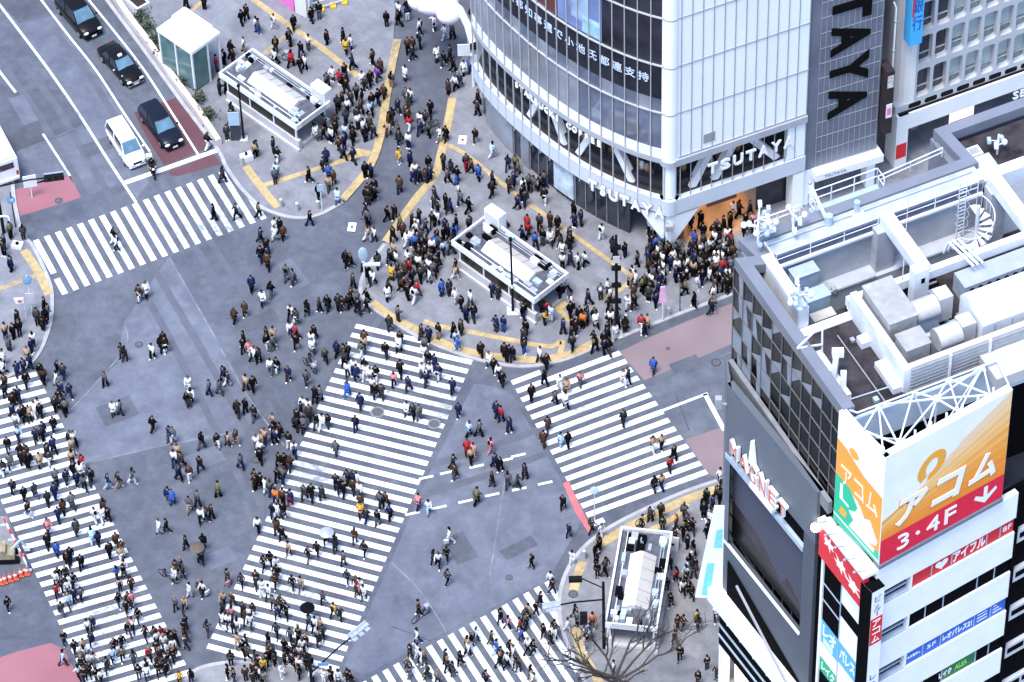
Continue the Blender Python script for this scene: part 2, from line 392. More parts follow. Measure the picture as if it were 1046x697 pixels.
# ---- pavements (raised), kerbs, tactile strips
PZ = .12
def pavement(pix, m=m_pave, kerb=None):
    mb = MB(); mb.prism(gp(pix, PZ), 0, PZ); struct('pavement', mb, m)
    if kerb:
        k = MB(); p = smooth(gp(kerb, PZ), 5)
        for i in range(len(p) - 1):
            a, b = Vector(p[i]), Vector(p[i + 1]); t = (b - a).normalized(); n = Vector((-t.y, t.x)) * .14
            k.hexa([(*(a - n), 0), (*(b - n), 0), (*(b + n), 0), (*(a + n), 0), (*(a - n), PZ + .006), (*(b - n), PZ + .006), (*(b + n), PZ + .006), (*(a + n), PZ + .006)])
        struct('kerb', k, m_kerb)
kA1 = [(95, -20), (110, 1), (150, 55), (190, 110), (222, 152), (232, 172), (250, 196), (270, 213), (300, 222), (326, 219), (350, 206)]
pavement(kA1 + [(383, 160), (392, 110), (402, 40), (404, 10), (400, -20)], kerb=kA1)
kA2 = [(393, 249), (376, 272), (368, 292), (374, 308), (398, 326), (430, 345), (478, 364), (528, 374), (570, 369), (605, 356), (632, 345), (664, 332), (700, 318), (770, 292)]
pavement([(458, 102), (452, 150), (440, 184), (420, 217)] + kA2 + [(900, 250), (1300, 120), (1300, -100), (900, -60), (700, -40), (520, -30), (500, -30)], kerb=kA2)
kB = [(-10, 246), (22, 240), (34, 252), (46, 277), (53, 300), (50, 335), (32, 370), (-10, 392)]
pavement(kB, m_pave2, kerb=kB[1:-1]) if False else pavement([(-60, 240)] + [(12, 160), (14, 200), (22, 236), (34, 252), (46, 277), (53, 300), (50, 335), (32, 370), (-10, 392), (-60, 400)], kerb=[(12, 160), (14, 200), (22, 236), (34, 252), (46, 277), (53, 300), (50, 335), (32, 370), (-10, 392)])
kC = [(742, 488), (697, 503), (640, 529), (609, 548), (590, 566), (577, 588), (571, 615), (576, 648), (598, 697), (625, 740), (650, 790)]
pavement(kC + [(900, 900), (1300, 800), (1200, 560)], m_pave2, kerb=kC)
kD = [(178, 720), (188, 697), (205, 682), (245, 676), (300, 680), (345, 692), (372, 710), (385, 740)]
pavement(kD + [(300, 900), (178, 900)], m_pave2, kerb=kD)
pavement([(-60, 574), (-4, 572), (27, 577), (8, 528), (-60, 520)], m_pave2)
yl = MB()
_tz = [PZ + .004]
def tact(pix, wd):
    yl.ribbon(smooth(gp(pix, PZ), 6), wd, _tz[0]); _tz[0] += .0012
tact([(255, -5), (261, 1), (300, 29), (330, 50), (366, 78)], .5)
tact([(406, 40), (399, 73), (393, 110), (387, 145), (375.6, 173), (350, 204)], .62)
tact([(462, 100), (457, 128), (449, 163), (443, 181), (428, 199), (411, 222), (394, 247)], .62)
tact([(380.5, 308.5), (398, 322), (428, 338.5), (441, 346), (483, 360), (540, 367.5), (580, 362), (605, 351), (622, 342)], .62)
tact([(433, 328), (447, 333), (477, 338.5), (520, 347), (560, 354), (574, 349), (572, 361)], .42)
tact([(566, 312), (575, 320), (587, 334)], .42); tact([(567, 314), (577, 308)], .9)
tact([(458, 148), (480, 161), (508, 184), (540, 208), (585.5, 240), (612, 259), (648, 284)], .36); tact([(650, 283), (632, 297), (613, 306)], .36)
tact([(251, 170), (268, 193), (284, 212)], .62); tact([(268, 190), (300, 180), (348, 165), (378, 155)], .42)
tact([(24, 256), (33, 268), (41, 282), (50, 301)], .65); tact([(-4, 297), (27, 285), (40, 281)], .42)
tact([(610, 558), (640, 540), (665, 528), (700, 511), (738, 498)], .7); tact([(664, 542), (690, 528), (702, 515)], .42)
tact([(595, 574), (590, 588), (586, 603)], .65); tact([(587, 641), (595, 668), (610, 693), (625, 720)], .65)
tact([(292, 37), (281, 46), (270, 56)], .42); tact([(207, 2), (190, 15)], .42); tact([(236, 93), (241, 98)], .9)
tact([(352, 162), (364, 155), (378, 158)], .6)
struct('tactile_paving', yl, m_yellow)
# ground pictogram boards painted on the plaza
def ground_sign(px, py):
    c = G(px, py, PZ); mb = MB(); M = Matrix.Translation((c.x, c.y, PZ + .004)) @ Matrix.Rotation(R(-8), 4, 'Z')
    mb.add([M @ Vector(p) for p in ((-.3, -.45, 0), (.3, -.45, 0), (.3, .45, 0), (-.3, .45, 0))], [(0, 1, 2, 3)], 0)
    mb.add([M @ Vector((.12 * math.cos(a * .5236), .12 * math.sin(a * .5236), .003)) for a in range(12)], [tuple(range(12))], 1)
    struct('ground_marking', mb, [m_paint, mat('dark road paint', (.05, .05, .07), .8)])
ground_sign(472.5, 143); ground_sign(359.5, 232)
# manhole covers and repaired squares
m_tar = mat('tar seal', (.06, .065, .08), .8, .2, 2.)
tb = MB()
for pl in ([(20, 150), (60, 140), (78, 133)], [(225, 640), (260, 668)], [(139, 52), (152, 58)], [(400, 640), (440, 655)], [(690, 402), (704, 440)]):
    tb.ribbon(smooth(gp(pl), 6), .07, .0092 + .0002 * len(tb.f) / 10)
struct('road_seam', tb, m_tar)
m_tyred = mat('tyre worn asphalt', (.094, .102, .131), .85, .15, .8, stain=.6, stain_scale=.3, stain_col=(.106, .114, .144))
for k, (pl, w_) in enumerate((([(55, 30), (100, 90), (140, 160), (230, 300)], .5), ([(70, 25), (118, 88), (158, 160), (250, 300)], .5), ([(20, 60), (58, 110), (100, 180), (190, 330), (300, 520)], .55), ([(6, 70), (42, 122), (82, 190), (170, 340), (270, 540)], .55), ([(760, 350), (640, 400), (520, 450), (300, 520), (120, 600)], .6), ([(760, 375), (640, 425), (520, 478), (300, 550), (130, 640)], .6), ([(460, 110), (430, 200), (400, 300), (330, 420)], .5))):
    mb = MB(); mb.ribbon(smooth(gp(pl), 10), w_, .0054 + .0002 * k); struct('road_wear', mb, m_tyred)
def manhole(px, py, r, label, z=.016, m=m_steel_d):
    c = G(px, py, z); mb = MB(); n = 20
    for i, (ra, rb) in enumerate(((0, r * .8), (r * .8, r))):
        pass
    mb.cyl(c.x, c.y, 0, z, r, n); o = part('manhole_cover', mb, m)
    mb2 = MB(); mb2.cyl(c.x, c.y, z, z + .003, r * .78, n); q = part('lid', mb2, mat('worn iron', (.13, .13, .14), .5, .3, 8., metal=.4), o)
    tag(o, label, 'manhole cover', 'manhole covers in the roadway')
m_ring = mat('pale iron', (.2, .2, .22), .6, .2, 5.)
manhole(385.5, 421, .52, 'round grey manhole cover interrupting a stripe in the middle of the diagonal crossing', m=m_ring)
manhole(443.5, 433, .48, 'worn manhole cover near the right edge of the diagonal crossing', m=m_ring)
manhole(682.5, 356, .16, 'small dark round cover on the pale pink road surface')
manhole(731.5, 370.5, .36, 'dark manhole cover beside the glass-fronted building below the pink road surface')
manhole(34, 275.5, .38, 'dark oval cover on the yellow strip at the left kerb corner')
manhole(585.5, 607, .34, 'dark round cover in the yellow strip on the near right pavement', z=PZ + .01)
manhole(236, 522 + 58 * 0, .01, 'x') if False else None
for px, py, r_, lab in ((142, 352, .3, 'small dark cover in the open junction upper left of the crossing crowd'), (262, 470, .32, 'dark cover in the middle of the open junction'), (455, 560, .3, 'dark cover right of the diagonal crossing near the dashes'), (118, 236, .3, 'cover under the far zebra crossing'), (60, 205, .3, 'cover at the right of the left red patch'), (520, 590, .26, 'dark cover above the near zebra crossing')): manhole(px, py, r_, lab)
for px, py, s_ in ((491.5, 373.5, .7), (52, 282, .3)):
    c = G(px, py); mb = MB(); mb.quad((c.x - s_ * .7, c.y - s_ * .5, Z2), (c.x + s_ * .7, c.y - s_ * .5, Z2), (c.x + s_ * .7, c.y + s_ * .5, Z2), (c.x - s_ * .7, c.y + s_ * .5, Z2)); struct('road_patch', mb, m_asph_d)
# ================================================================ CURVED GLASS BUILDING (top centre)
m_panel = mat('pale glass panel', (.82, .87, .92), .28, .035, .25, spec=.6)
m_mull = mat('mullion grey', (.30, .31, .34), .4, .1, 2.)
m_mull_l = mat('pale mullion', (.42, .43, .46), .4, .06, 2.)
m_whitemetal = mat('white metal', (.76, .78, .82), .45, .05, .8)
m_dglass = glass('dark glass', (.026, .030, .043), .05, .5, .9)
m_bglass = glass('blue grey glass', (.11, .13, .185), .06, .35, .35)
m_gglass = glass('grey glass', (.22, .24, .285), .1, .3, .35)
m_inner = mat('dark interior', (.014, .012, .012), .8, .3, 1., spec=.05)
m_warm = mat('warm interior', (.35, .17, .07), .7, .5, .9)
m_led = mat('display dark', (.020, .021, .030), .5, .4, .6, spec=.15)
m_ledtext = mat('display lettering', (.42, .50, .68), .5, .02, 1., emit=(.6, .72, 1.), es=.12)
m_wtext = mat('white lettering', (.82, .83, .85), .5, .02, 1.)
m_ktext = mat('black lettering', (.005, .005, .005), .6, .1, 1., spec=.05)
m_concrete = mat('concrete', (.42, .43, .46), .8, .12, .8, stain=.3, stain_scale=.5)
FL = [9.97, 14.6, 19.3, 24.0, 28.7, 33.4, 38.1]

Qroot = thing('glass_department_store', 'curved glass-fronted store with white panelled side and white lettering at the top of the crossing', 'building', (8, 222, 0))
curve = smooth([(-2.1, 225.6), (-1.55, 224.1), (-.75, 222.6), (.6, 220.5), (3.1, 217.2), (5.95, 214.3), (8.6, 212.3), (10.6, 211.2), (11.45, 210.85)], 14)
# resample at mullion pitch
def resample(pl, d):
    out = [Vector(pl[0])]; acc = 0.; tot = sum((Vector(pl[i + 1]) - Vector(pl[i])).length for i in range(len(pl) - 1)); n = round(tot / d); d = tot / n
    nxt = d
    for i in range(len(pl) - 1):
        a, b = Vector(pl[i]), Vector(pl[i + 1]); l = (b - a).length
        while acc + l >= nxt - 1e-6 and len(out) < n + 1:
            out.append(a + (b - a) * ((nxt - acc) / l)); nxt += d
        acc += l
    if len(out) < n + 1: out.append(Vector(pl[-1]))
    return out
st = resample(curve, 1.04); NS = len(st)
def cn(i):
    t = (st[min(i + 1, NS - 1)] - st[max(i - 1, 0)]).normalized(); return Vector((t.y, -t.x))
NRM = [cn(i) for i in range(NS)]
if NRM[NS // 2].y > 0: NRM = [-n for n in NRM]
def cstrip(mb, z0, z1, off=0., i0=0, i1=None, mi=0):
    i1 = NS - 1 if i1 is None else i1
    for i in range(i0, i1):
        a = st[i] + NRM[i] * off; b = st[i + 1] + NRM[i + 1] * off
        mb.quad((*a, z0), (*b, z0), (*b, z1), (*a, z1), mi(i) if callable(mi) else mi)
def cbox(mb, z0, z1, o0, o1, i0=0, i1=None, mi=0):
    i1 = NS - 1 if i1 is None else i1
    for i in range(i0, i1):
        a, b = st[i], st[i + 1]; na, nb = NRM[i], NRM[i + 1]
        mb.hexa([(*(a + na * o1), z0), (*(b + nb * o1), z0), (*(b + nb * o0), z0), (*(a + na * o0), z0), (*(a + na * o1), z1), (*(b + nb * o1), z1), (*(b + nb * o0), z1), (*(a + na * o0), z1)], mi)
PQ = Plane((11.9, 210.62), 22.5); PQG = Plane((22.75, 215.2), 20)
UQ = 10.95
# core (solid mass behind the skin)
core = MB(); inset = [st[i] - NRM[i] * .5 for i in range(NS)]
foot = [(p.x, p.y) for p in inset] + [PQ.xy(.3, -.5), PQ.xy(UQ - .2, -.5), PQG.xy(.2, -.4), PQG.xy(4.9, -.4), PQG.xy(4.9, -16), (12, 236), (2, 234)]
core.prism(foot, 10.0, 37.6)
part('floor_block', core, m_inner, Qroot)
rf = MB(); rf.prism(foot, 37.6, 38.4); part('roof', rf, m_concrete, Qroot)
# curved skin by floors
m_skyglass = glass('sky blue glass', (.24, .28, .37), .08, .3, .3)
for f in range(6):
    z0, z1 = FL[f], FL[f + 1]; gl = MB()
    if f == 0: cstrip(gl, z0 + .9, z1, .0, mi=lambda i: 0 if i > 12 else 2)
    elif f == 1: cstrip(gl, z0, z0 + 1.3, 0., mi=lambda i: 0 if i % 3 else 2)
    else: cstrip(gl, z0, z1, 0., mi=lambda i: (3 if i % 4 == 1 else 2) if i < 10 else 1)
    part('glazing_band', gl, [m_bglass, m_dglass, m_gglass, m_skyglass], Qroot)
# display strip with running text, and screens above
ld = MB(); cstrip(ld, FL[1] + 1.3, FL[2], 0., 3); cstrip(ld, FL[1] + 1.3, FL[2], 0., 0, 3); tk = part('display_strip', ld, m_led, Qroot)
tx = MB(); s_ = "都知事選で小池氏都連支持"; s_ = "京" + s_ + "・"
def curve_at(d):   # point/tangent at d panels from the corner end
    i = max(0, min(NS - 2, int(d))); t = d - i
    return st[i] * (1 - t) + st[i + 1] * t, (st[i + 1] - st[i]).normalized(), (NRM[i] * (1 - t) + NRM[i + 1] * t).normalized()
for k, chx in enumerate(s_[:-1]):
    d = NS - 1 - .55 - (len(s_) - 1 - k) * 1.04
    p, t, n = curve_at(d); vs, fs, dim = text_geo(chx, 1., .01, .012)
    if chx == '・': sc_ = .9
    else: sc_ = .86 / max(dim)
    tx.add([(*(p + t * v.x * sc_ + n * (.02 + (v.z + .01) * .5)), FL[1] + 3.15 + v.y * sc_ * 1.05) for v in vs], fs)
part('running_text', tx, m_ledtext, tk)
ad = MB()
for (a, b, z0, z1, mi) in ((8.2, 11.1, 19.5, 30., 0), (11.1, 15.1, 19.5, 30., 1), (12.4, 14, 20.5, 23.2, 2), (15.1, NS - 1.05, 19.5, 30, 3), (13.4, 15.0, 19.6, 21.2, 4)):
    n = int((b - a) / .5)
    for j in range(n):
        p, t, nn = curve_at(a + (b - a) * j / n); q, _, n2 = curve_at(a + (b - a) * (j + 1) / n); o = .012 + .004 * mi
        ad.quad((*(p + nn * o), z0), (*(q + n2 * o), z0), (*(q + n2 * o), z1), (*(p + nn * o), z1), mi)
part('video_screen', ad, [mat('screen maroon', (.055, .016, .016), .3, .5, .5, emit=(.35, .12, .11), es=.05), mat('screen blue', (.12, .18, .36), .3, .4, .4, emit=(.35, .45, .8), es=.05), mat('screen pale', (.2, .28, .42), .3, .5, .7, emit=(.5, .65, .8), es=.05), mat('screen dark', (.02, .018, .03), .3, .7, .5), mat('screen teal', (.25, .42, .5), .3, .5, .9, emit=(.4, .6, .7), es=.05)], Qroot)
# white sill ring, first floor windows, white fascia band
rg = MB(); cbox(rg, FL[0], FL[0] + .9, -.3, .02); part('sill_panel', rg, m_whitemetal, Qroot)
rg = MB(); cbox(rg, 9.45, FL[0] - .02, -.4, .12)
rg.cyl(11.85, 211.2, 9.3, 9.85, .78, 20); PQ.box(rg, .3, UQ, 9.3, 9.95, -.4, .2); part('grey_ring', rg, mat('ring grey', (.36, .38, .43), .5, .08, .8), Qroot)
w2 = MB(); cstrip(w2, 5.8, 9.3, -.25); PQ.quad(w2, .5, UQ - 1.4, 5.8, 9.3, -.25)
m_seeglass = mat('window glass', (.1, .12, .16), .05, .0, 1.)
_b = m_seeglass.node_tree.nodes['Principled BSDF']; _b.inputs['Alpha'].default_value = .07; _b.inputs['Specular IOR Level'].default_value = .5
part('shop_window', w2, m_seeglass, Qroot)
fb = MB(); cbox(fb, 4.2, 5.7, -.35, .1); PQ.box(fb, .4, UQ, 4.2, 5.7, -.35, .1); fb.cyl(11.85, 211.2, 4.2, 5.7, .72, 20)
part('fascia_band', fb, mat('fascia white', (.52, .56, .63), .4, .05, .6), Qroot)
# first floor interior: slab, ceiling shade, counter, seated guests as low warm shapes, white diagonal braces
sl_ = MB(); sl_.prism([(p.x, p.y) for p in [st[i] - NRM[i] * .36 for i in range(NS)]] + [PQ.xy(.3, -.4), PQ.xy(UQ, -.4), PQ.xy(UQ, -9), (8, 230), (0, 232)], 5.5, 5.79)
part('floor_slab', sl_, mat('floor brown', (.03, .024, .022), .6, .3, 1.2), Qroot)
bw = MB()
for i in range(NS - 1):
    a = st[i] - NRM[i] * 4; b = st[i + 1] - NRM[i + 1] * 4; bw.quad((*a, 5.8), (*b, 5.8), (*b, 10), (*a, 10), i % 4 // 3)
PQ.quad(bw, .3, UQ, 5.8, 10, -4, 0); part('back_wall', bw, [m_inner, m_warm], Qroot)
ct = MB(); cbox(ct, 5.8, 6.7, -1.15, -.7); PQ.box(ct, 1, UQ - 1.5, 5.8, 6.7, -1.2, -.75); part('window_counter', ct, mat('counter dark', (.012, .012, .016), .4, .2, 2.), Qroot)
gs = MB(); r2 = random.Random(3)
for k in range(110):
    p, t, n = curve_at(r2.uniform(2, NS - 1.2)); q = p - n * r2.uniform(1.5, 3.2)
    mi = r2.choice([0, 0, 1, 2, 3, 3, 4]); h = r2.uniform(.35, .6)
    gs.ellip((q.x, q.y, 6.75), .22, .2, h, 8, 5, mi); gs.ellip((q.x, q.y, 6.75 + h + .08), .11, .11, .13, 8, 5, 0)
    if k % 3 == 0: gs.box(q.x - .4, q.y - .4, 5.8, q.x + .4, q.y + .4, 6.5, 5)
for k in range(18):
    q = PQ.pt(r2.uniform(1, UQ - 2), 6.7, -r2.uniform(1.4, 3)); gs.ellip(q, .22, .2, .45, 8, 5, r2.choice([0, 1, 2, 4]))
o = part('cafe_furnishing', gs, [mat('dark cloth', (.02, .02, .024), .8), mat('red cloth', (.35, .05, .04), .8), mat('tan cloth', (.45, .28, .16), .8), mat('white cloth', (.7, .7, .7), .8), mat('orange shelf', (.5, .22, .06), .7), mat('table wood', (.25, .16, .1), .6)], Qroot); o['kind'] = 'stuff'
br = MB()
for (a, b) in ((15.4, 17.2), (13.9, 12.3), (9.2, 10.9), (8.6, 7.)):
    p, t, n = curve_at(a); q, t2, n2 = curve_at(b); br.bar((*(p - n * .75), 9.4), (*(q - n2 * .75), 5.8), .55, .5)
for a, b in ((2.0, 3.7), (8.9, 6.3), (3.8, 5.6)): 
    br.bar(PQ.pt(a, 5.8, -.7), PQ.pt(b, 9.4, -.7), .5, .55)
part('diagonal_brace', br, m_whitemetal, Qroot)
# corner drum and white panelled side
cd = MB(); cd.cyl(11.85, 211.2, 9.85, 38.4, .68, 24); cd.cyl(11.85, 211.2, 5.8, 9.3, .5, 20)
part('corner_drum', cd, m_panel, Qroot)
jt = MB()
for z in FL[1:]: jt.cyl(11.85, 211.2, z - .05, z + .05, .7, 24)
part('drum_joint', jt, m_mull, Qroot)
wp = MB(); PQ.box(wp, .5, UQ, 9.95, 38.4, -.45, 0); PQ.box(wp, UQ - 1.5, UQ, 5.8, 9.3, -.5, .0)
part('white_facade', wp, m_panel, Qroot)
ml = MB(); n = 12
for i in range(n + 1):
    u = .75 + (UQ - .8) * i / n
    PQ.box(ml, u - .025, u + .025, 4.2, 38.3, .0, .05)
for z in FL[1:]: PQ.box(ml, .6, UQ, z - .04, z + .04, .0, .06)
PQ.box(ml, .6, UQ, 10.02, 10.1, .0, .07)
part('side_mullion', ml, m_mull, Qroot)
ml = MB()
for i in range(NS):
    p, nn = st[i], NRM[i]; t = Vector((-nn.y, nn.x))
    a, b = p + nn * .02, p + nn * .2
    w_ = t * .026
    z0 = 3.9; b = p + nn * .13
    ml.hexa([(*(b - w_), z0), (*(b + w_), z0), (*(a + w_), z0), (*(a - w_), z0), (*(b - w_), 38.3), (*(b + w_), 38.3), (*(a + w_), 38.3), (*(a - w_), 38.3)])
for z in FL[1:]: cbox(ml, z - .05, z + .05, .02, .14)
part('curved_mullion', ml, m_mull_l, Qroot)
vt = MB(); PQ.box(vt, 2.6, 3.5, 10.6, 11.5, 0, .05); part('vent_grille', vt, m_mull, Qroot)
# lettering
def curve_text(mb, body, i_c, z, pitch, h, w_, off=.14, depth=.1):
    for k, chx in enumerate(body):
        if chx == ' ': continue
        d = i_c + (k - (len(body) - 1) / 2) * pitch
        p, t, n = curve_at(d); vs, fs, dim = text_geo(chx, 1., .5, .03)
        mb.add([(*(p + t * v.x / dim[0] * w_ * (dim[0] / dim[1] if dim[0] / dim[1] < .8 else 1) + n * (off + (v.z + .5) * depth)), z + v.y / dim[1] * h) for v in vs], fs)
t1 = MB(); curve_text(t1, 'TSUTAYA', NS - 4.0, 4.4, .9, 1.2, .9, .13, .04); part('letter_shadow', t1, m_mull, Qroot)
t1 = MB(); curve_text(t1, 'TSUTAYA', NS - 4.0, 4.4, .9, 1.02, .76, .18, .1); part('lettering', t1, m_wtext, Qroot)
t1 = MB(); curve_text(t1, 'STARBUCKS COFFEE', 10.6, 9.0, .56, .62, .48, .0); part('lettering', t1, m_wtext, Qroot)
t1 = MB(); 
for k, chx in enumerate('TSUTAYA'): PQ.text(t1, chx, 3.35 + k * 1.03, 7.75 + .0 * k, w=.8, h=1.05, off=.0, depth=.12, bold=.03)
part('lettering', t1, m_wtext, Qroot)
# dark gridded side with tall black letters
gp_ = MB(); PQG.box(gp_, -.8, 5.05, 3.9, 38.4, -.4, 0); part('gridded_wall', gp_, mat('slate glass', (.135, .15, .195), .3, .16, .4, spec=.3), Qroot)
gr = MB()
for i in range(12):
    u = .08 + i * 4.85 / 11
    PQG.box(gr, u - .018, u + .018, 3.9, 38.3, 0, .03)
for i in range(23): PQG.box(gr, .05, 5.0, 4.0 + i * 1.52 - .02, 4.0 + i * 1.52 + .02, 0, .028)
part('grid_line', gr, mat('grid line', (.30, .32, .37), .5, .1, 1.), Qroot)
tl = MB()
for k, chx in enumerate('TSUTAYA'):
    PQG.text(tl, chx, 2.45, 10.1 + (6 - k) * 3.2, w=2.95, h=3.1, off=.04, depth=.06, rot=-90, bold=.045)
part('tall_lettering', tl, m_ktext, Qroot)
cn_ = MB(); PQG.box(cn_, -.2, 5.3, 3.2, 3.9, -.5, .8); part('canopy', cn_, m_whitemetal, Qroot)
t1 = MB(); PQG.text(t1, 'TSUTAYA', 1.4, 3.55, w=1.8, h=.3, off=.81, depth=.02); part('lettering', t1, mat('grey lettering', (.2, .2, .22), .6), Qroot)
for P_, a_ in ((PQG, (-.9, .1, .12, 5.6, -1.0, -.02)), (PQG, (4.3, 5.0, .12, 3.2, -.8, .1)), (PQ, (10.0, 10.9, .12, 4, -1, 0.05))):
    col = MB(); P_.box(col, *a_); part('pillar', col, m_panel, Qroot)
col = MB()
col.tube([(11.85, 211.2, 0), (11.85, 211.2, 1.6), (11.85, 211.2, 3.0), (11.85, 211.2, 4.0)], .42, 20)
# flared arms of the corner column
part('corner_column', col, m_whitemetal, Qroot)
col = MB(); PQ.slab(col, [(.0, 1.2), (.35, 1.2), (2.3, 4.0), (.0, 4.0)], -.9, .02)
part('flared_arm', col, m_whitemetal, Qroot); col = MB()
a0, t0, n0 = curve_at(NS - 1.); b0 = st[NS - 3]
col.add([(*(a0 + n0 * .05), 1.2), (*(a0 + n0 * .05), 4.), (*(b0 + NRM[NS - 3] * .05), 4.0), (*(a0 - n0 * .6), 1.2), (*(a0 - n0 * .6), 4.), (*(b0 - NRM[NS - 3] * .6), 4.0)], [(0, 1, 2), (5, 4, 3), (0, 2, 5, 3), (1, 0, 3, 4)])
part('flared_arm', col, m_whitemetal, Qroot)
bx = MB(); bx.box(11.55, 210.35, 2.7, 12.1, 210.68, 3.25); part('meter_box', bx, m_mull, Qroot)
# ground floor shopfront
sf = MB(); cstrip(sf, .1, 4.0, -.6, 0, NS - 4, mi=0); part('shopfront_glazing', sf, m_dglass, Qroot)
gb = MB()
for i in range(0, NS - 4):
    q = st[i] - NRM[i] * .55; gb.box(q.x - .03, q.y - .03, .12, q.x + .03, q.y + .03, 4.0)
part('shopfront_glazing_bar', gb, m_mull, Qroot)
M_disp = [m_inner, m_warm, mat('display grey', (.3, .3, .33), .6, .3, 2.), m_gglass, mat('pale poster', (.5, .6, .68), .5, .3, 1.)]
for i in range(2, NS - 5):
    a = st[i] - NRM[i] * 1.2; z0 = 0
    if i % 3 == 1:
        si = MB(); si.ellip((a.x, a.y, 1.2), .3, .3, 1.1, 8, 6, r2.choice([0, 1, 2])); part('shop_display', si, M_disp, Qroot)
for i in (1, 2, 3, 4, 6):
    si = MB(); cbox(si, .1, 3.9, -.5, -.42, i, i + 1, 3); part('shop_panel', si, M_disp, Qroot)
si = MB(); cbox(si, .8, 3.95, -.55, -.3, 10, 12, 4); part('pale_poster', si, M_disp, Qroot)
# warm lit entrance hall on the right
eh = MB(); PQ.box(eh, 1.6, 7.6, .125, .14, -7, .2, 0); PQ.quad(eh, 1.6, 7.4, .14, 4, -7, 1); PQ.quad(eh, 7.6, UQ, .14, 4, -1.2, 2)
PQ.box(eh, .9, 1.6, .12, 4, -7, -1, 1); PQ.box(eh, 3.2, 5.6, 3.2, 3.6, -.6, -.4, 3)
part('entrance_hall', eh, [mat('orange hall floor', (.30, .185, .11), .5, .4, .6), m_warm, mat('dark shop', (.03, .03, .04), .4, .3, 1.), mat('wood sign', (.16, .06, .04), .5)], Qroot)
lp = MB(); PQ.box(lp, 2.2, 7.2, 3.9, 3.96, -6, -.6); part('ceiling_light', lp, mat('warm ceiling light', (.9, .7, .5), .5, .02, 1., emit=(1, .68, .4), es=1.6), Qroot)
cs = MB(); PQ.box(cs, 2.4, 7.4, 4.0, 5.5, -7, -.5); part('hall_ceiling', cs, m_inner, Qroot)

# blade sign on the alley side
o = thing('blade_sign', 'narrow brown vertical sign with white and pink squares beside the dark gridded wall', 'sign', PQG.pt(5.3, 0, .2))
b_ = MB(); PQG.box(b_, 5.12, 5.75, 6.2, 12.6, -.5, .9); part('sign_box', b_, mat('brown sign', (.03, .02, .022), .5, .2, 1.), o)
for a_, m_ in (((11.0, 12.2), mat('sign cream', (.55, .52, .52), .5, .3, 4.)), ((7.9, 9.3), mat('sign white', (.75, .72, .75), .5))):
    b_ = MB(); PQG.box(b_, 5.2, 5.68, *a_, .9, .93, 0); f_ = part('sign_face', b_, m_, o)
b_ = MB(); PQG.box(b_, 5.28, 5.6, 8.2, 8.9, .93, .94); part('pink_square', b_, mat('sign pink', (.7, .2, .4), .5), f_)
o = thing('drain_pipe', 'slim white vertical pipe on the shaded alley wall beside the bank', 'pipe', PQG.pt(6.4, 0, -1)); b_ = MB(); b_.tube([PQG.pt(6.3, 9, -.6), PQG.pt(6.3, 17.4, -.6), PQG.pt(6.15, 17.9, -.7)], .07, 8); part('pipe', b_, m_whitemetal, o)
b_ = MB()
for z in (10, 13, 16): PQG.box(b_, 6.2, 6.4, z, z + .12, -.75, -.5)
part('bracket', b_, m_mull, o)

# ================================================================ OFFICE BLOCK WITH ROUNDED WINDOWS (top right)
Broot = thing('office_block', 'light grey office block with rows of round-cornered windows and a white portal, top right', 'building', (40, 230, 0))
PB = Plane((28.99, 218.74), 23.4)
m_bwall = mat('aluminium cladding', (.46, .48, .52), .45, .06, .6)
m_bwhite = mat('white stone', (.72, .73, .75), .5, .05, .5)
bw = MB(); PB.box(bw, 1.5, 26, 5.6, 36, -14, -.62); part('wall', bw, m_bwall, Broot)
rw = 3.42; cw = 1.36
def rrect(u0, u1, z0, z1, r, n=4):
    out = []
    for cx, cz, a0 in ((u1 - r, z0 + r, -90), (u1 - r, z1 - r, 0), (u0 + r, z1 - r, 90), (u0 + r, z0 + r, 180)):
        for j in range(n + 1):
            a = R(a0 + 90 * j / n); out.append((cx + r * math.cos(a), cz + r * math.sin(a)))
    return out
def wframe(mb, u0, u1, z0, z1, r, cu0, cu1, cz0, cz1, o0, o1, mi=0):
    """cell panel with a rounded opening"""
    inn = rrect(u0, u1, z0, z1, r); out = []
    corners = [(cu1, cz0), (cu1, cz1), (cu0, cz1), (cu0, cz0)]
    n = len(inn) // 4
    for c in range(4):
        for j in range(n): out.append(corners[c])
    N = len(inn)
    for i in range(N):
        j = (i + 1) % N
        a, b, c, d = inn[i], inn[j], out[j], out[i]
        if c == d: mb.poly([PB.pt(*a, o1), PB.pt(*b, o1), PB.pt(*d, o1)], mi)
        else: mb.quad(PB.pt(*a, o1), PB.pt(*b, o1), PB.pt(*c, o1), PB.pt(*d, o1), mi)
        mb.quad(PB.pt(*a, o1), PB.pt(*a, o0), PB.pt(*b, o0), PB.pt(*b, o1), mi)
m_pane = glass('aqua pane', (.14, .2, .21), .08, .3, .6); m_blind = mat('pale blind', (.40, .47, .48), .6, .12, .7)
def cell(c, r_, fr, pn, bl, ref=None):
    u0, z0 = 1.55 + c * cw, 6.25 + r_ * rw; dark = c < 2 or (r_ > 0 and (c * 7 + r_ * 3) % 11 == 0)
    wframe(fr, u0 + .13, u0 + cw - .13, z0 + .35, z0 + rw - .22, .26, u0, u0 + cw, z0, z0 + rw, -.55, 0)
    PB.box(fr, u0 + .13, u0 + cw - .13, z0 + 1.0, z0 + 1.08, -.5, -.42)
    PB.quad(pn, u0 + .1, u0 + cw - .1, z0 + .3, z0 + rw - .2, -.5, 1 if dark else 0)
    if not dark: PB.quad(bl, u0 + .14, u0 + cw - .14, z0 + 1.15 + .2 * ((c + r_) % 2), z0 + rw - .24, -.47)
rest = MB()
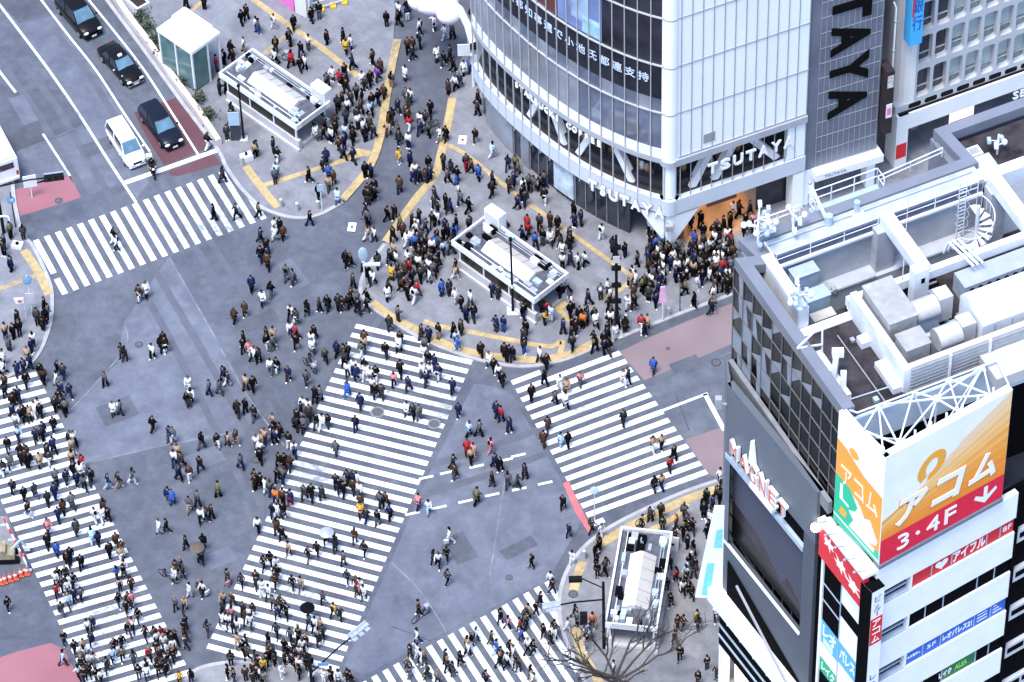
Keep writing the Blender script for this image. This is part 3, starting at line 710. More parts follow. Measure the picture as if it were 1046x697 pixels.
for r_ in range(9):
    for c in range(18):
        fr, pn, bl = MB(), MB(), MB(); cell(c, r_, fr, pn, bl)
        if r_ < 5 and c < 11:
            wo = part('window', fr, m_bwall, Broot); part('pane', pn, [m_pane, m_dglass], wo)
            if bl.v: part('blind', bl, m_blind, wo)
        else:
            rest.add(fr.v, fr.f, 0); rest.add(pn.v, pn.f, 1); rest.add(bl.v, bl.f, 2)
o = part('window', rest, [m_bwall, m_pane, m_blind], Broot); o['kind'] = 'stuff'
sl_ = MB()
for c in range(18):
    u0 = 1.0 + c * cw
    PB.slab(sl_, rrect(u0 + .1, u0 + cw - .22, 5.72, 6.2, .16), 0, .012)
part('vent_slot', sl_, m_inner, Broot)
bm_ = MB(); PB.box(bm_, 0, 26, 5.6, 6.25, -.8, .0, 0); PB.box(bm_, .2, 26, 3.95, 5.55, -1., .35, 1)
PB.box(bm_, 0, 1.0, 0.1, 5.55, -1.2, .36, 1)
part('portal_beam', bm_, [m_bwall, m_bwhite], Broot)
dk2 = MB(); PB.box(dk2, .2, 26, 5.56, 5.62, -.9, .2); part('shadow_gap', dk2, m_inner, Broot)
cc = MB()
arc = [(1.5 - 1.5 * math.sin(R(a)), -1.5 + 1.5 * math.cos(R(a))) for a in range(0, 91, 15)]
cc.prism([PB.xy(1.55, -.02)] + [PB.xy(u, o - .02) for u, o in arc] + [PB.xy(0, -14), PB.xy(1.55, -14)], 5.6, 36); part('rounded_corner', cc, m_bwhite, Broot)
rec = MB(); PB.quad(rec, 1, 26, .1, 4, -5, 0); PB.quad(rec, 1, 26, 3.9, 3.901, -5, 0); PB.box(rec, 1.0, 1.1, .1, 4, -5, -1, 1); PB.box(rec, 1., 26, 3.85, 3.95, -5, -1, 0)
PB.box(rec, 3.0, 3.6, .1, 2.6, -3, -2.6, 1); part('portal_recess', rec, [m_inner, mat('grey stone floor', (.2, .2, .22), .6)], Broot)
sg = MB(); PB.box(sg, .06, .92, 1.1, 2.6, .36, .38); part('red_panel', sg, mat('signal red', (.62, .02, .025), .5, .05, 1.), Broot)
tt = MB(); PB.text(tt, 'SE', 10.55, 3.35, w=1.1, h=.75, off=.2, depth=.15); part('lettering', tt, m_wtext, Broot)
ps = MB(); PB.box(ps, 5.2, 7.2, 1.0, 3.6, -.8, -.6, 0); PB.box(ps, 5.2, 6.2, 1.0, 1.7, -.6, -.58, 1); PB.box(ps, 5.2, 7.2, 1.7, 1.85, -.6, -.585, 2); part('lit_poster', ps, [mat('poster white', (.8, .75, .68), .5, .2, 1., emit=(1, .92, .82), es=.35), mat('poster teal', (.05, .35, .4), .5), mat('poster orange', (.6, .2, .08), .5)], Broot)
rf = MB(); PB.box(rf, 0, 26, 36, 36.6, -14, .05); part('roof', rf, m_concrete, Broot)
# blue bank blade sign
o = thing('blade_sign', 'bright blue vertical sign with dark blue and red writing on the white rounded corner', 'sign', PB.pt(.6, 0, .8))
b_ = MB(); PB.box(b_, .25, 1.25, 13.4, 26, .05, 1.0); part('sign_box', b_, mat('sky blue sign', (.07, .42, .85), .4, .05, 1.), o)
b_ = MB(); PBs = Plane(PB.xy(.24, 1.0), 23.4 + 90)
for k, chx in enumerate('みずほ銀行'): PB.text(b_, chx, .75, 22.6 - k * 1.75, w=.8, h=1.5, off=1.0, depth=.02)
part('lettering', b_, mat('navy lettering', (.02, .05, .3), .5), o)
b_ = MB(); PB.box(b_, .3, .44, 16.3, 20.6, 1.0, 1.03); part('red_stroke', b_, mat('signal red', (.62, .02, .025)), o)
# ================================================================ GLASS TOWER WITH BIG SCREEN (right foreground)
T0 = Vector((14.03, 174.84)); _ca, _sa = math.cos(R(23.3)), math.sin(R(23.3))
def AB(a, b): return (T0.x + a * _ca + b * _sa, T0.y + a * _sa - b * _ca)
def AB3(a, b, z): return (*AB(a, b), z)
class RB:   # boxes in roof axes
    @staticmethod
    def box(mb, a0, a1, b0, b1, z0, z1, mi=0):
        p = [AB(a0, b1), AB(a1, b1), AB(a1, b0), AB(a0, b0)]
        return mb.hexa([(*q, z0) for q in p] + [(*q, z1) for q in p], mi)
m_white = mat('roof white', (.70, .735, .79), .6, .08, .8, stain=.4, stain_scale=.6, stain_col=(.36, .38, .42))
m_grey = mat('coping grey', (.16, .175, .215), .5, .08, .6)
m_roofdk = mat('dark roofing', (.030, .027, .031), .9, .4, .8, spec=.05, stain=.6, stain_scale=.5, stain_col=(.10, .09, .10))
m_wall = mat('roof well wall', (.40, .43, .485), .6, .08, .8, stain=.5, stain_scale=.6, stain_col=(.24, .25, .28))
m_unit = mat('plant cream', (.46, .47, .49), .6, .08, 1., stain=.4, stain_scale=1.2, stain_col=(.28, .27, .26))
m_galv = mat('pale blue grey steel', (.36, .45, .56), .45, .1, 1.5, metal=.1)
m_conc2 = mat('roof concrete', (.33, .33, .34), .85, .2, 1.2, stain=.6, stain_scale=1., stain_col=(.22, .22, .23))
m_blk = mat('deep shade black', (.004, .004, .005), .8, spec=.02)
Troot = thing('glass_tower', 'dark glass tower with white sunken roof and a big screen facing the crossing, right side', 'building', (*AB(8, 8), 0))
body = MB()
FOOT = [AB(0, 0), AB(.3, 1.7), AB(-.9, 1.3), AB(-.62, 15), AB(22, 15), AB(22, -3), AB(15.2, -3), AB(15.5, 0)]
body.prism([AB(.5, .5), AB(.5, 2), AB(-.5, 1.8), AB(-.25, 14.9), AB(22, 14.9), AB(22, -2.6), AB(15.7, -2.6), AB(15.9, .4)], 0, 33.8); part('tower_block', body, mat('tower core', (.05, .05, .056), .6, .2, .5), Troot)
# facade towards the crossing: dark glass cells between thin mullions
PT = Plane(AB(-.9, 1.3), -65.5); UT = 13.7
gf = MB(); PT.box(gf, 0, UT, 4, 39.3, -.3, 0); part('dark_glazing', gf, mat('black glass', (.004, .004, .005), .12, .6, .8, spec=.12), Troot)
ml = MB(); nU = 11; cu = UT / nU
for i in range(nU + 1): PT.box(ml, i * cu - .03, i * cu + .03, 4, 39.3, 0, .06)
nz = 19
for i in range(nz + 1): PT.box(ml, 0, UT, 39.3 - i * 1.82 - .03, 39.3 - i * 1.82 + .03, 0, .055)
part('glazing_bar', ml, mat('bronze grey bar', (.13, .125, .12), .5, .1, 1.), Troot)
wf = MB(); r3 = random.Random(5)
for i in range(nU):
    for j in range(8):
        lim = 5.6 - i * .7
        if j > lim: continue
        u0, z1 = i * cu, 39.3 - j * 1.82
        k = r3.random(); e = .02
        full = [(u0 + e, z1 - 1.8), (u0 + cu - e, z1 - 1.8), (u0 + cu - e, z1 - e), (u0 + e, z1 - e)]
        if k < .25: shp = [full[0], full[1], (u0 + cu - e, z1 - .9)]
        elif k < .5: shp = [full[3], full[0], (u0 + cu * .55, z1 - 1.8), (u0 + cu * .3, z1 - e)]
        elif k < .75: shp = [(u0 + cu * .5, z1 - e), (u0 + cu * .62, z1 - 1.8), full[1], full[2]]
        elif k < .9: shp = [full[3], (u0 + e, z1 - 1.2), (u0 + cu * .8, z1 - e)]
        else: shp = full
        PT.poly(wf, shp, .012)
o = part('pale_facets', wf, mat('pale facet', (.20, .225, .27), .35, .12, .8), Troot)  # pale irregular shapes over the upper left glass cells
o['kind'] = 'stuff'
# back facades (towards the alley)
for A0, A1 in (((0, 0), (15.5, 0)), ((15.2, -3), (22, -3))):
    pa, pb = AB(*A0), AB(*A1); q = Plane(pa, math.degrees(math.atan2(pb[1] - pa[1], pb[0] - pa[0])), -1); L = (Vector(pb) - Vector(pa)).length
    mb = MB(); q.box(mb, 0, L, 0, 39.3, -.4, -.02); part('rear_wall', mb, m_grey, Troot)
mb = MB(); RB.box(mb, 15.0, 15.5, -3, .3, 0, 39.3); part('rear_wall', mb, m_grey, Troot)
mb = MB(); RB.box(mb, .0, .4, 0, 1.7, 0, 39.3); part('rear_wall', mb, m_grey, Troot)
# parapet coping all round
cp = MB()
def coping(mb, pts, wd, z0, z1, closed=False):
    p = [Vector(AB(*q)) for q in pts]; n = len(p); L, Rr = [], []
    for i in range(n):
        ta = (p[i] - p[i - 1]).normalized() if i > 0 else (p[1] - p[0]).normalized()
        tb = (p[(i + 1) % n] - p[i]).normalized() if i < n - 1 else ta
        na, nb = Vector((-ta.y, ta.x)), Vector((-tb.y, tb.x)); m = (na + nb).normalized(); k = 1 / max(.35, m.dot(na))
        L.append(p[i]); Rr.append(p[i] + m * wd * k)
    for i in range(n - 1):
        mb.hexa([(*L[i], z0), (*L[i + 1], z0), (*Rr[i + 1], z0), (*Rr[i], z0), (*L[i], z1), (*L[i + 1], z1), (*Rr[i + 1], z1), (*Rr[i], z1)])
coping(cp, [(-.62, 15), (-.9, 1.3), (.3, 1.7), (0, 0), (15.5, 0), (15.2, -3), (22, -3)], -.75, 39.3, 40.05)
part('parapet', cp, m_grey, Troot)
# white walkway wall along the back, well walls, floors
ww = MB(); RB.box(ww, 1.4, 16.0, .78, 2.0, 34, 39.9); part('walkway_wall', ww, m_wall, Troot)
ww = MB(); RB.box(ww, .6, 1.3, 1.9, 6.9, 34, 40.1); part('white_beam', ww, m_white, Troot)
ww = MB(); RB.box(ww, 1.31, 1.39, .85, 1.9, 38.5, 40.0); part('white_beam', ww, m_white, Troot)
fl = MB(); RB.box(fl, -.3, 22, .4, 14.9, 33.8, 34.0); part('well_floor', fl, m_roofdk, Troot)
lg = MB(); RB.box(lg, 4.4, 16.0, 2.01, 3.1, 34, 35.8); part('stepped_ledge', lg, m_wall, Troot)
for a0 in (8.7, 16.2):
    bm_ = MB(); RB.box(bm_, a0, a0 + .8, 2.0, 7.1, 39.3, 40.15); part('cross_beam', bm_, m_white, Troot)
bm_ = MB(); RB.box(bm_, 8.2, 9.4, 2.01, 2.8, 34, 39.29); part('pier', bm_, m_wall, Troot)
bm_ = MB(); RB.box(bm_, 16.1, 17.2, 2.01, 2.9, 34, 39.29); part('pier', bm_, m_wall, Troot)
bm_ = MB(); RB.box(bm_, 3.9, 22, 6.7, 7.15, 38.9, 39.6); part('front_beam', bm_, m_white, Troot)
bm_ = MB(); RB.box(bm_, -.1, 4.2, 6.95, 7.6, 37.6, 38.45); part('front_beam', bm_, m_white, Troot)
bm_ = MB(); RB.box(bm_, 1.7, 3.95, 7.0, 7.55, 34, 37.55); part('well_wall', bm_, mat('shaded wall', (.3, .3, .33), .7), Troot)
# railings
def rail(name, path, z, h=1., parent=Troot, posts=True, sp=2.0, m=m_white, r=.045):
    mb = MB(); pts = [Vector((*AB(*p), 0)) for p in path]
    for zz in (h, h * .5): mb.tube([(p.x, p.y, z + zz) for p in pts], r, 6)
    for i in range(len(pts) - 1):
        l = (pts[i + 1] - pts[i]).length; n = max(1, int(l / sp))
        for k in range(n + 1):
            q = pts[i].lerp(pts[i + 1], k / n); mb.cyl(q.x, q.y, z, z + h, r, 6)
    return part(name, mb, m, parent)
rail('railing', [(1.6, 2.05), (8.6, 2.05)], 38.9, 1.0); rail('railing', [(9.6, 2.05), (15.6, 2.05)], 38.9, 1.0)
sh = MB(); RB.box(sh, 1.5, 15.9, 1.98, 2.06, 38.9, 39.6); part('walkway_shade', sh, mat('walkway shade blue', (.08, .095, .15), .6, .2, 1.), Troot)  # dark strip paints the shadowed gap behind the railing
lip = MB(); RB.box(lip, 1.5, 15.9, 2.0, 2.25, 38.7, 38.88); part('walkway_lip', lip, m_white, Troot)
rail('railing', [(5.4, -.2), (5.4, -1.1), (10.2, -1.1), (10.2, -.2)], 39.2, 1.4, sp=1.6)
rail('railing', [(10.2, -.9), (14.9, -1.3)], 39.3, .8, sp=1.6)
mb = MB(); RB.box(mb, 5.4, 10.2, -1.1, -.05, 39.1, 39.2); part('gantry_deck', mb, m_galv, Troot)
rail('railing', [(1.2, -.15), (4.3, -.15)], 40.05, .9, sp=1.5)
# spiral stair
ss = thing('spiral_stair', 'small white spiral stair with a round cage in the sunken roof well', 'stair', AB3(14.9, 3.4, 34.0))
mb = MB(); c = AB(14.9, 3.4)
mb.cyl(*c, 34, 39.3, .12, 10); part('post', mb, m_white, ss)
for k in range(16):
    a = R(k * 28 + 40); z = 34.4 + k * .26; mb = MB()
    d1 = Vector((math.cos(a - .22), math.sin(a - .22))); d2 = Vector((math.cos(a + .22), math.sin(a + .22))); cc_ = Vector(c)
    pts = [cc_ + d1 * .12, cc_ + d1 * 1.05, cc_ + d2 * 1.05, cc_ + d2 * .12]; mb.prism([(p.x, p.y) for p in pts], z, z + .05); part('tread', mb, m_white, ss)
mb = MB()
for k in range(25):
    a = R(k * 17 + 40); z = 34.4 + k * .165; p = Vector(c) + Vector((math.cos(a), math.sin(a))) * 1.08
    mb.cyl(p.x, p.y, z, z + .95, .022, 5)
mb.tube([(c[0] + 1.08 * math.cos(R(k * 17 + 40)), c[1] + 1.08 * math.sin(R(k * 17 + 40)), 35.35 + k * .165) for k in range(25)], .04, 6); part('handrail', mb, m_white, ss)
ld_ = thing('ladder', 'white caged ladder against the rear roof wall above the spiral stair', 'ladder', AB3(14.3, 2.4, 34))
mb = MB()
for da in (-.25, .25): mb.tube([AB3(14.3 + da, 2.45, 35.9), AB3(14.3 + da, 2.45, 40.9)], .04, 6)
part('stile', mb, m_white, ld_); mb = MB()
for k in range(15): mb.tube([AB3(14.05, 2.45, 36 + k * .32), AB3(14.55, 2.45, 36 + k * .32)], .025, 5)
part('rungs', mb, m_white, ld_); mb = MB()
for k in range(5):
    mb = MB(); z = 37.3 + k * .8; mb.tube([AB3(14.3 + .4 * math.cos(R(t)), 2.5 + .5 * math.sin(R(t)), z) for t in range(-10, 191, 25)], .02, 5); part('safety_hoop', mb, m_galv, ld_)
# roof plant
def unit(label, a0, a1, b0, b1, z0, z1, m=m_galv, group=None, louv=True, name='roof_unit', cat='air conditioner'):
    t = thing(name, label, cat, AB3((a0 + a1) / 2, (b0 + b1) / 2, z0), R(23.3), group)
    mb = MB(); e = .06
    RB.box(mb, a0, a1, b0, b1, z0 + .12, z1); part('casing', mb, m, t)
    mb = MB(); RB.box(mb, a0 - e, a1 + e, b0 - e, b1 + e, z1, z1 + .08); part('lid', mb, m, t)
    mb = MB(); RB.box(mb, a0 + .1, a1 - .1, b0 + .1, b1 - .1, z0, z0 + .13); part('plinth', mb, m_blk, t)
    if louv:
        mb = MB()
        for k in range(4): RB.box(mb, a0 + .2, a1 - .2, b1, b1 + .03, z0 + .5 + k * .3, z0 + .62 + k * .3)
        part('louvre', mb, m_mull, t)
    return t
G_AC = 'cabinets in the roof well'
unit('pale blue cabinet nearest the far corner of the sunken roof', 2.4, 4.0, 2.25, 3.1, 34, 38.3, group=G_AC)
unit('pale blue cabinet in the roof well, nearer of the two', 2.3, 3.8, 4.1, 5.0, 34, 38.1, group=G_AC)
unit('low beige box with dark opening beside the blue cabinets', 2.2, 3.6, 5.5, 6.1, 34, 37.5, m=mat('beige metal', (.45, .42, .38), .6), louv=False, cat='box')
unit('large rough concrete-topped plant block beside the dark roof terrace', 4.6, 6.5, 7.5, 10.9, 37.5, 40.9, m=m_conc2, louv=False, name='plant_block', cat='plant block')
unit('square pale box standing in the corner of the louvred enclosure', 4.7, 6.3, 11.5, 12.9, 37.5, 40.5, m=m_conc2, louv=False, name='plant_block', cat='plant block')
# dark roof terrace
mb = MB(); RB.box(mb, -.1, 4.0, 7.62, 14.85, 33.9, 38.4); part('roof_terrace', mb, m_roofdk, Troot)
for b0 in (9.3, 11.6):
    mb = MB(); RB.box(mb, 3.3, 3.9, b0, b0 + (.7 if b0 < 10 else 2.4), 38.4, 38.9); part('terrace_kerb', mb, m_white, Troot)
# louvred enclosure
en = MB(); RB.box(en, 3.9, 4.35, 7.2, 14.1, 37.4, 40.4); part('enclosure_wall', en, m_white, Troot)
en = MB(); RB.box(en, 4.35, 22, 13.7, 14.1, 37.4, 40.4); part('enclosure_wall', en, mat('louvre beige', (.42, .42, .43), .6, .06, 1.), Troot)
en = MB()
for k in range(9): RB.box(en, 4.4, 22, 14.1, 14.16, 37.7 + k * .3, 37.8 + k * .3)
part('louvre_blade', en, m_mull, Troot)
for a in (6.9, 9.6, 12.5, 15.5):
    mb = MB(); RB.box(mb, a, a + .12, 14.1, 14.3, 37.5, 40.5); part('enclosure_post', mb, m_white, Troot)
fl = MB(); RB.box(fl, 4.35, 22, 7.1, 13.7, 37.2, 37.45); part('plant_deck', fl, m_roofdk, Troot)
# cooling units
for a0, b0, lab in ((6.9, 8.9, 'rounded pale blue cooling unit standing behind another of its kind'), (7.1, 11.4, 'rounded pale blue cooling unit closest to the louvred wall')):
    t = thing('cooling_unit', lab, 'cooling unit', AB3(a0 + .8, b0 + .7, 37.45), R(23.3), 'cooling units on the tower roof')
    mb = MB(); RB.box(mb, a0, a0 + 1.5, b0 + .3, b0 + 1.4, 37.45, 39.7); part('casing', mb, m_galv, t)
    mb = MB(); q = AB(a0 + .75, b0 + .6); mb.tube([AB3(a0 - .05, b0 + .85, 39.7), AB3(a0 + 1.5, b0 + .85, 39.7)], .72, 18); part('hood', mb, m_unit, t)
    mb = MB(); RB.box(mb, a0 + 1.55, a0 + 2.5, b0 + .2, b0 + 1.2, 38.4, 40.4); part('side_box', mb, m_unit, t)
    mb = MB(); mb.tube([AB3(a0 + .2, b0 + 1.5, 38.2), AB3(a0 + .2, b0 + 2.0, 38.6), AB3(a0 + 1.2, b0 + 2.0, 38.6)], .2, 10); part('duct', mb, m_galv, t)
t = thing('water_tank', 'large white rounded tank behind the louvred roof enclosure', 'tank', AB3(12, 11.5, 37.45), R(23.3))
mb = MB(); prof = [(10.2, 37.5), (10.2, 40.3), (10.5, 40.75), (11.0, 41.0), (12.2, 41.0), (12.7, 40.75), (13.0, 40.3), (13.0, 37.5)]
prof2 = [(b, z) for b, z in prof]
vs = [AB3(9.8, b, z) for b, z in prof2] + [AB3(18, b, z) for b, z in prof2]; n = len(prof2)
mb.add(vs, [tuple(range(n)), tuple(range(2 * n - 1, n - 1, -1))] + [(i, i + n, (i + 1) % n + n, (i + 1) % n) for i in range(n)]); part('shell', mb, m_white, t)
mb = MB()
for a in (10.6, 11.8, 13.0, 14.2): RB.box(mb, a, a + .06, 13.0, 13.04, 37.6, 40.2)
part('seam', mb, m_galv, t)
t = thing('air_duct', 'broad blue-grey flat duct with a row of round vents on the roof', 'duct', AB3(13, 8, 37.45), R(23.3))
mb = MB(); RB.box(mb, 11.0, 20, 7.4, 8.8, 37.45, 39.0); part('casing', mb, mat('duct grey', (.33, .37, .43), .5, .1, 1.), t)
mb = MB()
for k in range(8): mb.ellip(AB3(11.5 + k * .6, 8.82, 38.6), .17, .17, .17, 10, 6)
part('vent', mb, m_blk, t)
t = thing('vent_pipes', 'three white pipes slanting over the roof beam near the spiral stair', 'pipe', AB3(12.2, 6.4, 38))
for k in range(3):
    mb = MB(); mb.tube([AB3(11.3 + k * .32, 5.6, 38.9), AB3(11.4 + k * .32, 5.9, 40.1), AB3(12.0 + k * .32, 8.0, 39.7)], .09, 8); part('pipe', mb, m_white, t)
t = thing('vent_cowl', 'white square vent cowl with a dark opening behind the cooling units', 'vent', AB3(7.9, 7.6, 37.45))
mb = MB(); RB.box(mb, 7.9, 8.9, 7.3, 8.0, 37.45, 41.0); part('housing', mb, m_white, t); mb = MB(); RB.box(mb, 8.35, 8.6, 8.0, 8.03, 39.9, 40.3); part('opening', mb, m_blk, t)
for i, (a, b0, b1) in enumerate(((5.9, 3.3, 6.4), (9.8, 3.3, 6.5))):
    t = thing('cable_tray', 'dark ribbed tray lying on the well floor, ' + ('below the left wall' if i == 0 else 'below the spiral stair'), 'tray', AB3(a + 1, b0, 34))
    mb = MB(); RB.box(mb, a, a + 2.2, b0, b1, 34.0, 34.4); part('tray', mb, m_blk, t); mb = MB()
    for k in range(6): RB.box(mb, a + .1, a + 2.1, b0 + .2 + k * .5, b0 + .3 + k * .5, 34.4, 34.5)
    part('rib', mb, m_mull, t)
t = thing('lightning_rod', 'tall thin pale rod standing on the walkway wall of the tower roof', 'rod', AB3(7.7, 5.2, 38)); mb = MB(); mb.tube([AB3(7.5, 7.2, 37.5), AB3(7.7, 6.9, 42.), AB3(7.9, 6.6, 46.5)], .045, 6, r2=.02); part('rod', mb, mat('pale pink metal', (.6, .5, .5), .5), t); mb = MB(); RB.box(mb, 7.35, 7.65, 7.16, 7.4, 37.45, 37.7); part('foot', mb, m_galv, t)
# camera / antenna clusters
def cluster(label, a, b, z, seed, n=9, sc_=1.):
    t = thing('antenna_mast', label, 'antenna', AB3(a, b, z), 0, 'antenna masts on the parapet'); r_ = random.Random(seed)
    mb = MB(); x, y = AB(a, b); mb.cyl(x, y, z, z + 2.2 * sc_, .07, 8); part('mast', mb, m_white, t)
    for k in range(n):
        mb = MB(); an = r_.uniform(0, 6.28); zz = z + r_.uniform(.4, 2.1) * sc_; l = r_.uniform(.35, .9) * sc_
        q = Vector((x + math.cos(an) * l, y + math.sin(an) * l, zz + r_.uniform(-.1, .3))); mb.tube([(x, y, zz), q], .045, 6)
        if k % 2: mb.ellip(q, .2, .2, .24, 10, 6)
        else: mb.box(q.x - .12, q.y - .2, q.z - .13, q.x + .12, q.y + .2, q.z + .13)
        part('antenna', mb, m_white if k % 3 else m_galv, t)
    return t
cluster('dense cluster of white antennas on the far left corner of the roof', .9, .9, 40.1, 1, 16, 1.25)
cluster('small antenna mast with two round heads on the rear parapet', 3.3, .9, 40, 4, 6, .9)
cluster('white antenna cluster at the near end of the long white beam', .7, 6.6, 40.1, 9, 12, .9)
t = thing('roof_crane', 'slanting white crane arm standing on the rear parapet', 'davit', AB3(5.4, 1.2, 40)); mb = MB(); mb.bar(AB3(5.6, 1.2, 40), AB3(4.9, -.1, 42.6), .16, .16); part('arm', mb, m_white, t); mb = MB(); mb.cyl(*AB(5.6, 1.2), 39.9, 40.7, .25, 10); part('base', mb, m_galv, t); mb = MB(); mb.ellip(AB3(4.9, -.1, 42.7), .14, .14, .14); part('sheave', mb, m_mull, t)
t = thing('roof_davit', 'stubby pale blue davit socket on the rear parapet', 'davit', AB3(7.6, 1.1, 39.9)); mb = MB(); mb.cyl(*AB(7.6, 1.1), 39.9, 40.9, .2, 10); part('socket', mb, m_galv, t); mb = MB(); RB.box(mb, 7.2, 8.0, .9, 1.5, 39.9, 40.02); part('foot', mb, m_white, t)
for i, b in enumerate((9.6, 11.7)):
    t = thing('davit_cradle', 'white ' + ('triangular bracket leaning over the glass edge' if i == 0 else 'jagged bracket further down the glass edge') + ' of the roof terrace', 'bracket', AB3(.6, b, 38.4))
    mb = MB(); RB.box(mb, .3, .9, b - .3, b + 1.5, 38.4, 38.9); part('base', mb, m_white, t); mb = MB()
    if i == 0:
        mb.bar(AB3(.8, b, 38.9), AB3(.9, b - .3, 41.2), .1, .1); mb.bar(AB3(.9, b - .3, 41.2), AB3(-.9, b, 40.2), .1, .1); mb.bar(AB3(.8, b, 39.7), AB3(-.9, b, 40.2), .1, .1)
    else:
        mb.bar(AB3(.5, b, 38.9), AB3(.7, b - .2, 40.6), .3, .3); mb.box(*AB(.6, b - .5), 40.2, AB(.6, b - .5)[0] + .7, AB(.6, b - .5)[1] + .4, 40.7); mb.bar(AB3(.7, b + .8, 38.9), AB3(.8, b + .6, 40.), .35, .35)
    part('frame', mb, m_white, t)
# pipes, conduits and drains over the roof
for k, (pth_, r_, z, m_) in enumerate((([(1.5, 3.2), (8.0, 3.2)], .07, 36.1, m_galv), ([(9.6, 3.2), (15.5, 3.2)], .07, 36.1, m_galv), ([(4.3, 7.3), (4.3, 6.3), (8.2, 6.3)], .1, 37.9, m_white), ([(6.7, 7.8), (6.7, 11.2), (7.0, 13.4)], .09, 37.6, m_galv), ([(8.7, 9.0), (8.9, 13.3)], .1, 37.65, m_white), ([(4.5, 11.2), (6.6, 11.2)], .08, 37.7, m_galv), ([(.4, 8.5), (.4, 14.5)], .06, 38.5, m_mull), ([(2.5, 8.4), (2.6, 14.6)], .04, 38.46, m_mull), ([(.3, 13.2), (3.7, 13.4)], .05, 38.46, m_galv), ([(9.3, 7.4), (9.3, 10.2)], .14, 37.8, m_galv), ([(10.0, 9.6), (15, 9.6)], .12, 37.8, m_mull), ([(1.2, 1.2), (15.6, 1.2)], .05, 40.0, m_galv))):
    mb = MB(); mb.tube([AB3(*q, z) for q in pth_], r_, 8); part('roof_pipe', mb, m_, Troot)
for k, (a_, b_, w_, h_, z) in enumerate(((6.7, 7.6, .5, 1.2, 37.45), (9.4, 12.6, .35, 1.0, 37.45), (5.2, 13.2, .4, .6, 37.45), (6.5, 11.0, .3, 1.6, 37.45), (8.9, 10.6, .4, 1.4, 37.45), (4.6, 11.05, .3, 1.9, 37.45), (10.8, 4.8, .7, .9, 34), (13.2, 4.6, .5, 1.2, 34), (5.0, 2.9, .3, .4, 35.8), (2.0, 13.8, .3, .25, 38.4), (3.0, 9.0, .25, .2, 38.4))):
    mb = MB(); RB.box(mb, a_, a_ + w_, b_, b_ + w_ * 1.2, z, z + h_); part('junction_box', mb, [m_galv, m_mull, m_conc2][k % 3], Troot)
# upper right corner roof bits
mb = MB(); RB.box(mb, 16.0, 22, -2.3, 1.9, 38.0, 38.9); part('upper_deck', mb, m_roofdk, Troot)
mb = MB(); RB.box(mb, 16.0, 17.6, -.2, 1.9, 38.9, 39.5); part('deck_plinth', mb, m_unit, Troot)
mb = MB(); RB.box(mb, 17.2, 22, 1.2, 2.0, 34, 39.7); part('walkway_wall', mb, m_white, Troot)
t = thing('roof_hatch', 'white square hatch with a dark pane on the upper corner roof', 'hatch', AB3(16.8, -.6, 38.9)); mb = MB(); RB.box(mb, 16.4, 17.3, -1.1, -.3, 38.9, 39.5); part('frame', mb, m_white, t); mb = MB(); RB.box(mb, 16.55, 17.15, -.95, -.45, 39.5, 39.53); part('pane', mb, m_mull, t)
cluster('white T-shaped antenna standing on the dark upper roof', 18.3, -.3, 38.9, 12, 4, .8)
# front wall face towards the advert building
mb = MB(); RB.box(mb, -.5, 22, 14.86, 15.08, 26, 36.4); part('front_wall', mb, m_blk, Troot)  # lower wall painted black for the shade deep behind the truss
mb = MB(); RB.box(mb, -.5, 22, 14.86, 15.1, 36.42, 38.9); part('front_wall', mb, mat('pale blue cladding', (.50, .60, .70), .4, .08, .5), Troot)
mb = MB(); RB.box(mb, 9.0, 22, 14.2, 16.3, 38.4, 39.3); part('white_canopy', mb, m_unit, Troot)

# --- screen structure in front of the glass
PS = Plane((13.28, 171.05), -61.3); US = 10.3
m_cladgrey = mat('blue grey cladding', (.068, .08, .103), .5, .06, .5)
m_cladgrey2 = mat('pale grey cladding', (.105, .122, .15), .5, .06, .5)
fp = MB(); PS.box(fp, 0, US, 26.0, 31.0, -.45, 0, 0); part('upper_panel', fp, m_cladgrey2, Troot)
fp = MB(); PS.box(fp, 9.05, US, 8.5, 25.99, -.5, -.004, 0); part('side_panel', fp, m_cladgrey, Troot)
fp = MB(); PS.box(fp, 0, 9.04, 10.5, 15.2, -.5, -.003, 0); part('lower_panel', fp, m_cladgrey, Troot)
fp = MB(); PS.box(fp, 0, 9.04, 15.40, 15.55, -.1, .06); part('screen_ledge', fp, m_whitemetal, Troot)
fp = MB(); PS.box(fp, 0, 9.04, 23.9, 24.35, -.6, .05); part('screen_trim', fp, m_galv, Troot)
fp = MB(); PS.box(fp, 0, 9.04, 24.36, 25.98, -.6, -.2); part('sign_band', fp, m_blk, Troot)
fp = MB(); PS.box(fp, .05, 9.04, 15.56, 23.9, -.9, -.6, 0); PS.poly(fp, [(.05, 15.6), (9, 15.6), (9, 16.6), (6.6, 18.2), (5.9, 17.0), (3, 18.9), (.05, 19.2)], -.592, 1); PS.poly(fp, [(.05, 15.6), (9, 15.6), (9, 16.1), (.05, 17.9)], -.585, 2); PS.poly(fp, [(.05, 22.9), (9, 22.9), (9, 23.9), (.05, 23.9)], -.588, 2)
part('video_screen', fp, [mat('screen slate', (.072, .074, .102), .6, .005, .3, spec=.05), mat('screen brown', (.025, .02, .026), .35, .2, .5), mat('screen black', (.006, .005, .007), .35)], Troot)
